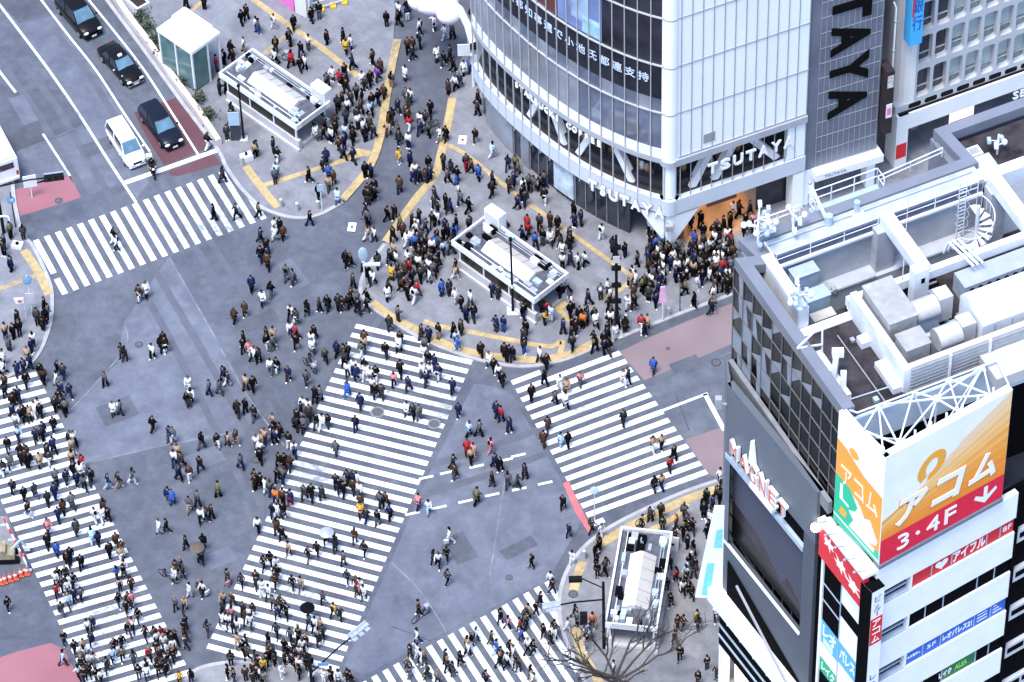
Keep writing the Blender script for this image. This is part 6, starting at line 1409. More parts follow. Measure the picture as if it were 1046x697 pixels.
for s in (-1, 1): lp_(v, 'tail_light', m_tail, lambda mb: mb.box(-2.63, s * .8 - .08, .8, -2.601, s * .8 + .08, 1.2))
# bicycles
def make_bike(label, px, py, head, scooter=False, z=0., grp='bicycles'):
    t = thing('scooter' if scooter else 'bicycle', label, 'scooter' if scooter else 'bicycle', G(px, py, z), head, None if scooter else grp); rr = .25 if scooter else .33; wbx = .62 if scooter else .52
    for x in (-wbx, wbx):
        w_ = lp_(t, 'wheel', m_tyre, lambda mb: mb.tube([(x + rr * math.cos(a * .3142), 0, rr + .02 + rr * math.sin(a * .3142)) for a in range(21)], .055 if scooter else .028, 6)); lp_(t, 'hub', m_rim, lambda mb: mb.tube([(x, -.06, rr), (x, .06, rr)], .05, 8), w_)
        if not scooter: lp_(t, 'spokes', m_rim, lambda mb: [mb.tube([(x, 0, rr + .02), (x + rr * math.cos(a * .785), 0, rr + .02 + rr * math.sin(a * .785))], .008, 4) for a in range(8)], w_)
    if scooter:
        lp_(t, 'body', m_carblk, lambda mb: (mb.ellip((-.45, 0, .62), .5, .2, .26, 12, 8), mb.box(-.3, -.18, .28, .35, .18, .38), mb.ellip((.42, 0, .75), .14, .22, .4, 12, 8))); lp_(t, 'seat', m_tyre, lambda mb: mb.ellip((-.4, 0, .86), .42, .16, .09, 12, 6)); lp_(t, 'carrier_box', mat('carrier cream', (.6, .56, .45), .5, .1, 2.), lambda mb: mb.box(-1.05, -.22, .8, -.65, .22, 1.15)); lp_(t, 'headlight', m_lamp, lambda mb: mb.ellip((.56, 0, .95), .08, .12, .1, 10, 6))
    else:
        lp_(t, 'frame', m_pole_d, lambda mb: [mb.tube(p, .022, 6) for p in ([(-.52, 0, .35), (-.1, 0, .32), (.4, 0, .75)], [(-.2, 0, .8), (.38, 0, .78)], [(-.1, 0, .32), (-.22, 0, .9)], [(-.52, 0, .35), (-.2, 0, .8)], [(.52, 0, .35), (.36, 0, 1.0)])]); lp_(t, 'saddle', m_tyre, lambda mb: mb.ellip((-.24, 0, .92), .14, .08, .04, 10, 6)); lp_(t, 'basket', m_pipe, lambda mb: mb.box(.42, -.17, .78, .72, .17, 1.0))
    lp_(t, 'handlebar', m_rim, lambda mb: mb.tube([(.3, -.3, 1.02), (.38, -.1, 1.03), (.38, .1, 1.03), (.3, .3, 1.02)], .018, 6))
    return t
make_bike('small dark scooter with a cream carrier box beside the white minivan at the stop line', 156, 177, heading((150, 160), (160, 190)), True)
make_bike('bicycle ridden across the open junction left of the diagonal crossing', 316.5, 377, heading((312, 372), (324, 384)))
make_bike('bicycle standing on the yellow strip at the top of the lower right pavement', 659, 533, heading((650, 538), (668, 528)), z=PZ)
make_bike('bicycle wheeled across the upper plaza behind the first subway entrance', 286, 62, heading((280, 62), (294, 62)), z=PZ)
make_bike('bicycle pushed across the open road in the lower middle', 430, 632, heading((424, 636), (437, 626)))
make_bike('bicycle leaning left of the near zebra crossing in the bottom left crowd', 172, 592, heading((168, 588), (178, 594)))
make_bike('bicycle in the narrow side street between the two yellow lines', 438, 132, heading((444, 128), (430, 134)))
# ================================================================ PEOPLE
# surveyed on the photo: tile origin, scale, then "x,y,coat trousers"
SURVEY = [
(174, 0, 6.01, "95,15,kk 205,10,kk 435,105,kk 465,75,kk 525,145,wu 540,160,gu 632,130,ww 755,135,kk 735,235,kk 725,215,dk 645,275,kk 845,265,cw 800,300,kk 740,360,rk 825,385,wk 795,395,kk 640,350,wk 865,90,kk 912,65,kg 960,225,kk 995,450,wg 960,500,kk 1040,470,rk 370,300,kk 447,270,wb 325,350,kk 383,350,kk 280,390,rk 300,540,kk 340,535,kk 375,680,kk 1025,640,kk"),
(348, 0, 6.01, "280,115,kk 15,215,kk 60,255,wk 30,280,yk 70,380,kk 195,355,rk 245,400,nk 227,455,vk 180,480,kk 130,480,wk 25,440,kk 20,500,kk 35,530,kk 310,490,gb 265,560,nk 395,455,wn 400,585,ww 425,595,wk 350,650,kk 400,685,rk 550,660,kk 485,165,wk 575,140,wk 355,60,wk 355,110,kk 410,80,kw 405,35,kk 485,250,kk 410,280,nk 440,270,nk 440,320,kk 590,335,wk 632,360,kk 668,330,kk 690,395,kk 755,420,wk 790,400,uk 730,490,kk 703,510,wk 660,530,nk 640,195,ww 685,190,kk 805,85,kw 840,590,kk 840,660,kk 10,610,kk 60,610,kk 40,650,wk 130,590,kg 190,620,kk 230,600,kk 180,665,lk 120,655,kk 95,560,gk 150,510,kk"),
(174, 116, 6.01, "228,170,kw 345,115,kk 370,10,kk 405,40,lk 515,220,bk 530,210,kk 630,195,kk 655,250,kw 640,380,gk 650,345,lk 850,375,kk 955,265,kk 935,310,kk 970,355,uk 1000,390,nk 970,430,bw 1025,510,lw 910,480,kk 320,375,kk 265,605,kk 403,600,kk 540,590,ek 855,640,kk 640,690,ww 670,690,kk 880,100,rw 890,110,ww 985,130,wk 945,60,kk 1010,40,nk 1035,190,nk 1010,90,kk 940,115,kk"),
(348, 116, 6.01, "30,20,kk 100,15,kk 25,110,lk 70,100,kk 75,140,kk 105,50,wk 140,80,ww 150,130,kk 200,110,kk 175,60,kk 20,170,dk 20,235,kk 75,255,dk 290,40,nk 290,90,bn 315,20,kk 410,15,rk 420,60,rw 485,40,wk 520,30,kk 485,80,kk 540,95,gk 355,110,kk 355,145,kk 415,165,wk 355,260,yw 425,275,dk 540,300,kk 610,125,wb 645,120,kk 825,130,kk 930,220,lw 770,300,kr 800,320,nk 845,360,uk 630,295,kk 675,325,kk 655,380,gk 712,375,ku 455,350,wk 445,380,kk 485,370,kk 515,380,nk 545,370,kk 930,395,kk 928,465,kk 1025,300,kk 1035,430,kk 150,350,kk 185,350,kk 360,440,nk 165,470,kk 155,500,kn 205,450,kk 205,490,kk 170,510,kk 575,490,kk 575,540,kk 645,540,kk 670,570,kk 722,470,wg 735,520,gk 785,560,kk 150,600,uk 165,640,gk 285,610,kk 330,605,kk 365,665,ek 480,630,kk 440,665,kk 595,590,kk 590,640,wk 560,650,kk 710,670,kk 790,680,kk 640,690,kk 1005,655,kk 465,680,wk 520,690,kk"),
(0, 232, 6.01, "695,45,kw 712,100,wk 855,405,nw 895,385,wk 65,225,dk 105,560,kk 115,620,kk 80,640,kk 270,480,kk 275,550,kk 290,520,gk 260,590,kk 225,550,kk 30,640,bk 200,690,wk 140,30,kk 60,20,ek 20,130,kk 25,90,kk 1000,685,kk"),
(174, 232, 6.01, "552,50,dk 590,115,kk 555,165,kk 595,210,nk 640,35,ww 690,30,nk 710,285,gg 752,305,gk 497,350,kk 615,385,kg 562,435,wk 455,500,nk 390,540,nk 735,520,wk 770,550,kw 838,500,kw 915,475,kk 965,465,kk 1030,460,kk 735,625,wk 770,640,rk 882,640,kk 590,655,kk 630,660,bw 450,690,kn 865,690,wk"),
(348, 232, 6.01, "165,40,bw 205,40,wk 320,45,kk 380,15,rk 405,70,ww 455,95,uk 430,60,wk 465,10,wk 490,50,kk 500,110,kk 560,120,wk 590,60,kk 580,90,uk 630,40,kk 660,25,kk 695,35,uk 630,125,lk 675,120,kk 545,180,ek 480,170,kk 410,180,wk 325,140,bg 300,180,kk 340,195,wk 225,205,kk 60,200,kk 30,195,kk 140,225,wk 165,280,kk 195,310,wk 420,240,rk 395,260,nk 345,260,kk 312,280,yk 360,310,kk 405,330,wr 375,350,nk 470,375,rk 450,415,ww 410,400,kk 490,290,kk 545,300,wk 540,240,wk 590,220,kk 475,220,wk 515,260,kk 600,180,kk 285,405,wk 295,360,kk 75,330,kk 705,235,kk 705,275,bw 620,375,uk 665,370,kk 700,415,ww 740,465,kk 795,440,ww 770,530,kk 815,525,kk 930,380,kk 965,400,kk 955,590,kw 1000,590,ku 60,420,kk 50,450,kk 100,440,gk 105,490,kk 160,420,kk 160,480,kk 10,465,kk 350,530,gk 297,590,kk 495,650,kw 540,655,dk 600,635,kb 690,640,kk 740,615,kk 710,680,lk 365,680,kk 145,685,nk 520,150,kk 560,200,dk 450,190,gk 530,90,kk 610,100,nk 570,260,gk 440,300,kk 430,360,kk"),
(522, 116, 6.01, "15,400,kk 25,300,ek 40,330,ek 75,440,wk 65,490,kk 40,545,dk 85,520,kk 140,430,wk 110,420,gk 180,420,kk 205,500,kw 100,670,rk 175,670,kk 240,650,nk 285,670,kk 385,600,kk 390,650,kk 430,640,dk 205,400,gk"),
(522, 232, 6.01, "70,40,kk 105,10,rk 150,80,uk 195,60,kg 240,65,wk 285,40,kk 305,90,kk 315,130,wk 360,50,kk 360,90,kk 365,190,dk 315,210,wk 415,210,wk 455,195,wk 555,30,ww 625,110,kk 640,150,kk 700,140,kk 775,190,gk 845,150,kk 745,280,wk 765,320,wk 735,310,bk 715,460,ww 755,460,kk 820,340,kk 805,360,ek 475,430,kk 550,400,gk 590,360,ww 610,410,wk 345,350,wk 290,380,kk 310,400,kk 190,490,kk 220,500,rk 245,530,lw 205,550,yk 75,500,gk 75,520,kk 90,620,kk 75,660,kk 320,610,kk 370,450,wk 365,510,kk 375,600,kk 395,610,kk 370,660,kk 440,570,ok 465,530,gk 510,540,kk 520,570,wk 420,540,kk 610,520,kk 610,560,wk 590,620,kk 590,650,kk 640,640,ww 705,560,wk 700,600,kk 510,675,kw 570,690,kk 800,590,rw 835,580,bk 820,620,kk 750,395,nk 460,560,kk 600,480,kk 650,520,kk 655,580,dk"),
(660, 200, 6.01, "275,150,kk 335,145,kk 350,220,kk 435,190,kk 478,170,kk 515,150,kk 535,75,wn 570,80,nk 640,70,kk 610,150,kk 640,180,kk 600,200,kk 660,150,pk 520,260,rk 500,240,wk 420,260,wk 395,310,lk 465,320,lk 335,330,wk 300,260,uk 280,310,kk 230,350,wk 200,310,wk 165,370,ww 100,390,wk 105,440,wk 60,440,kk 40,470,gk 100,490,wk 150,410,kk 180,480,kk 220,470,kk 255,420,wk 230,520,kk 240,560,ek 290,450,bk 315,530,ww 345,500,kk 345,450,kk 390,480,wk 390,410,lk 430,370,wk 430,410,wk 430,460,kk 470,380,wk 490,350,kk 520,320,kk 530,350,nk 470,440,rk 500,480,wk 520,430,gk 470,540,kk 420,550,kk 500,550,kk 520,530,kk 440,510,kk 415,600,wb 295,640,kk 400,680,kk 360,390,kk 330,380,kk 300,390,kk 410,340,kk 25,190,wk 15,170,wk 40,200,wk 60,290,uk 110,280,uk 35,290,kk 20,330,kk 70,340,wk 130,330,kk 15,380,kk 60,390,kk 20,430,nk 140,340,kk 185,330,kk 260,360,kk 215,400,kk 530,290,kk 545,390,kk 350,290,kk 410,220,kk 450,220,kk 555,480,kk 85,520,dk 75,560,dk 60,640,dk 20,560,kk 30,520,wk 15,600,kk 190,440,wk 250,470,kk 280,420,gk 120,360,kk 90,340,gk 310,350,kk 380,360,kk 450,340,kk 480,420,kk 460,480,kk 500,510,kk 400,440,nk 370,430,kk 330,420,gk"),
(0, 348, 6.01, "100,170,dd 140,150,dd 182,125,dd 165,80,bk 15,100,wk 15,160,wk 25,250,nk 25,300,kk 90,340,kk 110,330,kk 75,370,kk 158,240,kk 245,185,kk 265,215,nk 345,225,ww 350,165,kk 385,185,kk 370,300,kk 425,305,kk 360,350,kk 375,385,kk 400,410,gk 335,385,kk 745,55,kk 765,85,kk 642,235,wk 932,65,wk 985,15,kk 1010,25,kw 690,415,wk 735,410,gk 935,510,kk 75,435,dk 150,450,kk 130,450,kk 175,440,bk 210,420,ww 232,400,ww 245,425,kk 325,510,kk 260,550,kk 245,570,kk 110,570,lk 215,580,dk 430,600,kk 450,600,wk 440,640,bw 45,640,kk 120,675,kk 155,685,kk 325,640,dk 290,680,kk 1040,570,dw 50,15,gk 190,30,kk 95,490,ww"),
(174, 348, 6.01, "445,30,kk 480,45,pw 465,50,bk 510,85,wk 540,90,kk 612,155,ww 652,150,kw 722,205,dn 110,265,ww 100,355,kk 125,345,wk 235,290,wk 300,285,gg 325,205,kk 350,230,kw 460,260,bn 505,265,kk 410,420,kk 458,400,kk 510,440,kw 15,580,gw 190,615,kg 285,610,kw 350,605,bn 400,590,nb 40,675,bk 630,490,bk 630,550,kk 672,545,nk 640,590,kk 525,620,ww 555,600,bw 575,590,bk 550,660,wk 725,610,kw 760,665,wk 870,30,wk 850,125,gk 835,225,gk 950,90,kk 1020,45,dk 885,325,kk 915,325,gk 810,390,ww 800,415,kk 845,410,wk 850,440,kk 775,470,kk 810,480,gk 770,505,kk 815,510,gk 895,490,kk 930,500,ww 965,490,kk 1015,655,gk 590,10,kw 625,15,gw 770,5,kk"),
(348, 348, 6.01, "15,70,kk 40,60,kk 20,110,kk 125,50,ww 140,20,bk 275,55,kk 355,20,wk 515,25,gk 510,75,ww 535,110,kk 575,125,kk 40,175,wk 80,160,wk 95,200,kd 145,155,kk 150,190,ww 180,210,ww 215,200,kw 40,295,uu 120,370,kk 195,270,wk 210,310,kk 250,310,kk 325,235,pk 365,170,kk 415,265,kk 500,185,ww 520,230,kk 600,190,dw 545,180,wk 685,275,kk 405,415,wk 445,430,kk 480,440,gg 90,510,kk 722,425,kk 788,535,lk 850,540,gk 775,655,rk 815,670,pb 920,640,pp 955,420,kk 985,450,rk 1035,520,kk 860,55,kk 715,20,ul 1005,65,kk 1035,75,kk 910,110,ww 940,150,kk 970,185,wk 990,230,kk"),
(522, 348, 6.01, "80,35,ku 515,20,kk 375,10,kk 10,80,kk 175,90,wk 215,125,kk 205,225,kk 125,320,kk 270,345,gk 300,255,ww 340,275,bn 425,230,pw 335,365,wk 715,215,kk 690,225,cw 875,150,uk 690,475,kk 350,605,kk 305,605,ll 225,510,nk 200,600,nn 870,635,bw 925,620,bk 575,35,kk 600,40,kk 5,520,kk 1000,690,kk"),
(0, 464, 6.01, "60,45,wk 15,80,kw 155,15,kk 175,30,kk 130,20,kk 240,40,bk 300,20,kw 440,20,bk 500,45,rw 450,90,kk 490,100,wk 75,195,kk 340,135,wk 405,140,dk 470,150,kk 515,175,gk 555,140,kk 660,165,kl 725,160,kb 810,135,gw 145,240,kk 212,220,kw 335,230,dk 290,270,kk 170,335,kw 385,320,nk 440,290,gk 355,365,kk 290,440,pn 465,450,kk 290,535,kk 635,320,rk 580,370,ww 625,370,ww 660,370,kk 345,580,ud 410,640,kk 430,620,kk 495,665,kk 560,495,ll 600,515,kk 710,520,nk 745,570,nk 670,590,kk 740,610,bw 975,440,ww 1020,435,kk 1030,250,dw 760,690,ww"),
(174, 464, 6.01, "65,35,nk 20,20,wk 180,60,kk 50,115,kk 115,115,nw 430,45,gk 290,215,ek 115,310,gb 165,275,gk 185,375,wk 215,365,wk 250,350,kk 10,260,uu 520,140,rk 520,170,kk 550,165,kk 585,190,ww 610,205,wk 655,130,kk 690,130,gk 645,260,ok 625,345,dd 690,345,kk 690,265,nk 735,270,kr 650,345,ww 820,235,kk 865,235,kk 930,240,kk 1015,160,kk 1035,190,kk 535,430,wk 650,440,nk 685,480,kk 700,40,kk 665,30,kk 735,50,nk 95,540,kk 200,540,kk 190,620,gk 845,610,kk 900,580,kk 955,510,kk 1010,530,nk 1010,560,kk 725,580,bn 610,640,kk 570,665,kk 650,670,ww 60,685,kk 30,690,kk 550,10,kk"),
(348, 464, 6.01, "40,140,kk 70,150,dk 95,150,wk 15,210,kk 75,195,nk 115,220,ww 120,290,yw 240,280,gk 275,275,nk 300,355,kk 120,340,yk 155,370,kk 225,390,kw 85,505,nn 145,580,kk 15,640,gk 475,285,pk 538,320,wl 670,500,ww 570,640,kk 600,650,wk 650,610,kk 690,50,kk 700,105,nw 835,255,ek 930,150,kg 1025,155,gk 800,10,bk 945,40,kk 980,60,kk"),
(522, 464, 6.01, "85,105,kk 40,165,kk 318,290,kk 355,465,dk 495,435,kk 555,465,ww 540,535,kk 545,560,kk 515,590,kk 525,660,kk 580,680,kk 375,635,ww 125,655,kk 855,365,kk 920,340,kk 930,430,kk 1015,410,ok 1005,490,kk 975,60,rk 880,180,kg 925,165,bk 570,465,kk"),
(640, 480, 6.967, "570,185,kk 550,240,kk 550,290,kk 615,240,kk 640,160,nk 665,180,kk 665,40,wk 410,290,gk 430,350,gk 440,390,kk 470,400,kk 405,440,kk 345,460,kk 600,340,wk 580,400,kk 570,440,kk 435,510,kk 475,560,kk 465,610,wk 450,650,kk 490,670,kk 430,685,lk 305,665,nk 105,410,kk"),
(640, 580, 5.958, "305,45,rk 365,30,lk 410,20,kk 345,120,wk 380,125,kk 400,150,kk 270,195,kk 310,330,nn 345,330,nk 430,300,yk 435,340,kk 295,430,nn 325,520,kk 490,575,kk 550,635,kk 435,670,kk 360,75,kk 245,100,kk 545,280,wk"),
(0, 580, 6.01, "45,220,kk 355,40,kk 340,70,wk 400,30,kk 380,100,kk 345,140,rk 450,80,kk 430,90,wk 415,120,wk 455,170,dk 495,160,gk 375,255,kw 420,205,lk 565,340,dk 535,360,wk 560,440,dk 390,430,kk 385,555,lk 455,485,kk 510,480,bk 515,530,wk 575,560,cw 550,620,kk 500,590,kk 655,600,kk 620,670,wk 700,480,kk 745,455,kk 690,540,lk 750,530,ek 820,560,gk 850,640,kk 895,600,wk 900,650,wk 785,375,kk 810,350,pk 845,290,kk 890,400,kk 735,110,bk 805,105,nk 725,195,kk 785,190,nk 775,240,kk 715,30,uk 760,25,kk 810,195,pk 945,410,gk 985,400,rk 1030,420,kk 965,440,wk 1005,460,wk 960,490,kk 915,530,rk 980,530,kk 1030,500,wk 1030,560,kk 970,620,kk 1020,620,kk 1000,580,kk 960,570,nk 520,660,kk 480,640,wk 590,660,kk 500,560,gk"),
(174, 580, 6.01, "25,45,wk 75,20,nk 115,135,ww 180,115,kk 200,130,wk 30,220,gk 85,220,bk 90,330,dk 85,370,kk 95,410,kk 95,460,kk 30,430,kk 15,480,wk 20,530,kk 10,440,kk 225,365,kk 350,55,kk 435,75,kk 325,190,bk 380,200,nk 320,255,kk 375,275,pk 315,310,wk 360,330,wk 385,355,kk 410,360,wk 445,255,kk 505,255,kk 460,310,nk 490,330,wk 410,450,bb 460,455,kk 445,490,kk 470,530,nk 525,65,nk 640,80,nk 560,120,ww 600,150,wk 530,90,kk 655,30,kk 748,90,kk 800,100,bw 935,180,gk 1000,260,yk 1040,280,kk 630,210,gk 675,220,nk 655,275,dk 710,265,kk 850,325,gk 650,385,kk 885,350,wk 920,350,bk 935,390,kk 910,440,kk 735,410,gk 785,390,wk 785,415,kk 830,450,kk 600,450,kk 520,550,kk 370,560,kk 350,640,kk 390,660,kk 460,650,nk 540,580,kk 570,600,yk 510,620,kk 545,650,wk 505,670,kk 600,540,kk 590,570,kk 620,520,kk 680,630,ww 700,480,kk 720,510,kk 760,490,kk 790,520,wk 745,560,gk 760,530,kk 830,560,kk 860,580,kk 790,600,wk 790,640,kk 770,580,kk 840,590,kk 870,650,wk 870,670,wk 940,660,ww 990,650,kk 980,680,kk 1030,670,wk 125,670,kk 55,680,yk 810,480,wk 560,640,kk 530,640,nk 640,560,kk 700,550,kk 570,680,gk"),
(348, 580, 6.01, "40,50,kk 95,100,nk 120,115,wk 100,135,pk 140,150,wk 655,55,kk 478,245,nk 470,420,wk 425,515,kk 470,510,ww 490,540,wk 515,560,kk 415,590,kk 420,625,kw 530,640,kk 525,620,ww 590,670,ek 645,550,kk 655,600,kk 690,620,kk 735,560,kk 800,435,kk 830,405,lk 775,465,bk 780,500,wk 925,430,nk 955,490,ul 985,530,kk 975,570,kk 1020,570,wk 980,300,kk 1025,335,pk 890,680,kk 40,665,nk 60,680,kk 1040,490,kk"),
(522, 580, 6.01, "240,65,wk 255,115,kk 180,200,kk 155,250,kk 105,270,bk 85,290,nk 95,320,kk 55,345,rk 65,410,uk 200,385,kk 265,370,kk 265,405,wk 240,430,kk 135,490,kk 100,480,wk 30,570,kk 45,600,kk 10,520,wk 120,645,kw 130,675,wb 390,265,kk 345,350,ww 405,310,gk 500,325,ok 445,400,wk 485,410,wk 480,390,lk 450,465,bw 530,10,kk 575,15,kk 1040,110,wk 630,610,wk"),
]
CLOTH = {'k': ('black', (.006, .006, .0075)), 'd': ('navy', (.012, .018, .06)), 'g': ('grey', (.075, .082, .095)), 'w': ('white', (.60, .61, .63)), 'b': ('beige', (.33, .235, .16)), 'n': ('brown', (.05, .028, .019)), 'r': ('red', (.30, .02, .03)), 'p': ('pink', (.48, .19, .22)), 'y': ('yellow', (.50, .30, .05)), 'u': ('blue', (.03, .085, .32)), 'l': ('light blue', (.36, .50, .66)), 'o': ('orange', (.55, .15, .035)), 'e': ('olive', (.10, .11, .055)), 'v': ('purple', (.2, .045, .3)), 'c': ('cream', (.62, .56, .46))}
MC = {k: mat('cloth ' + v[0], v[1], .9, .18, 9., spec=.03) for k, v in CLOTH.items()}
m_skin = [mat('skin', (.50, .31, .23), .6, .08, 6.), mat('skin tan', (.40, .25, .18), .6, .08, 6.)]
m_hair = [mat('black hair', (.005, .0045, .0045), .6, .2, 8., spec=.1), mat('brown hair', (.05, .028, .018), .5, .2, 8.), mat('dyed hair', (.22, .13, .06), .5, .2, 8.)]
m_shoe = [mat('black shoe', (.006, .006, .006), .6, spec=.1), mat('white shoe', (.75, .75, .76), .6)]

def skin(verts, edges, sub=1, root=0):
    me = bpy.data.meshes.new('sk'); me.from_pydata([v[:3] for v in verts], edges, []); o = bpy.data.objects.new('sk', me); COL.objects.link(o)
    md = o.modifiers.new('s', 'SKIN'); md.use_smooth_shade = True
    for i, v in enumerate(verts):
        s = me.skin_vertices[0].data[i]; s.radius = (v[3], v[4] if len(v) > 4 else v[3]); s.use_root = (i == root)
    if sub:
        sd = o.modifiers.new('d', 'SUBSURF'); sd.levels = sub; sd.render_levels = sub
    dg = bpy.context.evaluated_depsgraph_get(); dg.update()
    m2 = bpy.data.meshes.new_from_object(o.evaluated_get(dg)); vs = [v.co.copy() for v in m2.vertices]; fs = [tuple(p.vertices) for p in m2.polygons]
    bpy.data.objects.remove(o); bpy.data.meshes.remove(me); bpy.data.meshes.remove(m2); return vs, fs
def meshof(name, geos, m):
    mb = MB()
    for vs, fs in geos: mb.add(vs, fs, 0, True)
    return mb.mesh(name, m)
# pose: (left thigh swing, left shin swing, right thigh, right shin, left arm, left forearm, right arm, right forearm, lean)
POSES = {'walk': (.38, .05, -.30, -.62, -.35, .15, .35, .55, .05), 'walk2': (-.30, -.62, .38, .05, .35, .55, -.35, .15, .05), 'stride': (.22, .1, -.18, -.35, -.2, .1, .2, .35, .03), 'stand': (.03, 0, -.03, 0, .05, .12, .05, .12, 0), 'phone': (.04, 0, -.05, -.02, .35, 1.75, .1, .2, .06), 'ride': (1.15, .1, .95, -.1, .75, .95, .75, .95, .18)}
def skeleton(ps):
    lt, ls, rt, rs, la, lf, ra, rf, lean = ps
    hipz = .90 if lt < 1 else .95
    J = {'pel': Vector((0, 0, hipz + .03))}
    for s, t, sh in ((1, lt, ls), (-1, rt, rs)):
        n = 'l' if s == 1 else 'r'; h = Vector((.085 * s, 0, hipz - .03)); k = h + Vector((.01 * s, math.sin(t), -math.cos(t))) * .42; a = k + Vector((0, math.sin(sh), -math.cos(sh))) * .40
        J[n + 'hip'], J[n + 'kn'], J[n + 'an'] = h, k, a; td = Vector((.02 * s, math.cos(sh * .6), math.sin(sh * .6) * .8 - .12)).normalized(); J[n + 'toe'] = a + td * .17 + Vector((0, 0, -.045))
    low = min(min(J[q].z for q in ('lan', 'ran')) - .075, min(J[q].z for q in ('ltoe', 'rtoe')) - .035)
    if lt < 1:
        for q in J: J[q] = J[q] - Vector((0, 0, low))
    up = Vector((0, math.sin(lean), math.cos(lean))); P_ = J['pel']
    J['wai'] = P_ + up * .16; J['che'] = P_ + up * .36; J['nb'] = P_ + up * .50; J['ne'] = P_ + up * .55 + Vector((0, .01, 0)); J['hd'] = P_ + up * .62 + Vector((0, .02, 0)); J['hm'] = P_ + up * .69 + Vector((0, .02, 0)); J['ht'] = P_ + up * .76 + Vector((0, .012, 0))
    for s, a_, f_ in ((1, la, lf), (-1, ra, rf)):
        n = 'l' if s == 1 else 'r'; sh = J['che'] + Vector((.175 * s, 0, .075)); e = sh + Vector((.05 * s, math.sin(a_) * .27, -math.cos(a_) * .27)); w = e + Vector((-.02 * s if f_ < 1 else -.08 * s, math.sin(a_ + f_ * .6) * .24, -math.cos(a_ + f_ * .6) * .24)); d = (w - e).normalized()
        J[n + 'sh'], J[n + 'el'], J[n + 'wr'], J[n + 'ha'] = sh, e, w, w + d * .08
    return J
def graph(J, names, radii, edges):
    idx = {n: i for i, n in enumerate(names)}
    return [(*J[n], *radii[n]) for n in names], [(idx[a], idx[b]) for a, b in edges]
def fingers(J, s):
    n = 'l' if s == 1 else 'r'; w, h = J[n + 'wr'], J[n + 'ha']; d = (h - w).normalized(); side = Vector((0, 1, 0)) if abs(d.y) < .8 else Vector((1, 0, 0)); side = (side - d * side.dot(d)).normalized(); pn = d.cross(side); out = []
    for i, l in enumerate((.068, .078, .072, .056)):
        b = h - d * .015 + side * (.027 - i * .018); m = b + d * l * .55; e = m + (d * .8 + pn * (.5 * s)).normalized() * l * .5; out.append(([(*b, .0095), (*m, .0088), (*e, .007)], [(0, 1), (1, 2)]))
    b = w + d * .03 + side * .025; m = b + (d * .7 + side * .8).normalized() * .04; e = m + (d * .95 + side * .2).normalized() * .035; out.append(([(*b, .011), (*m, .0105), (*e, .008)], [(0, 1), (1, 2)])); return out
LEG = [('pel', 'lhip'), ('lhip', 'lkn'), ('lkn', 'lan'), ('pel', 'rhip'), ('rhip', 'rkn'), ('rkn', 'ran')]
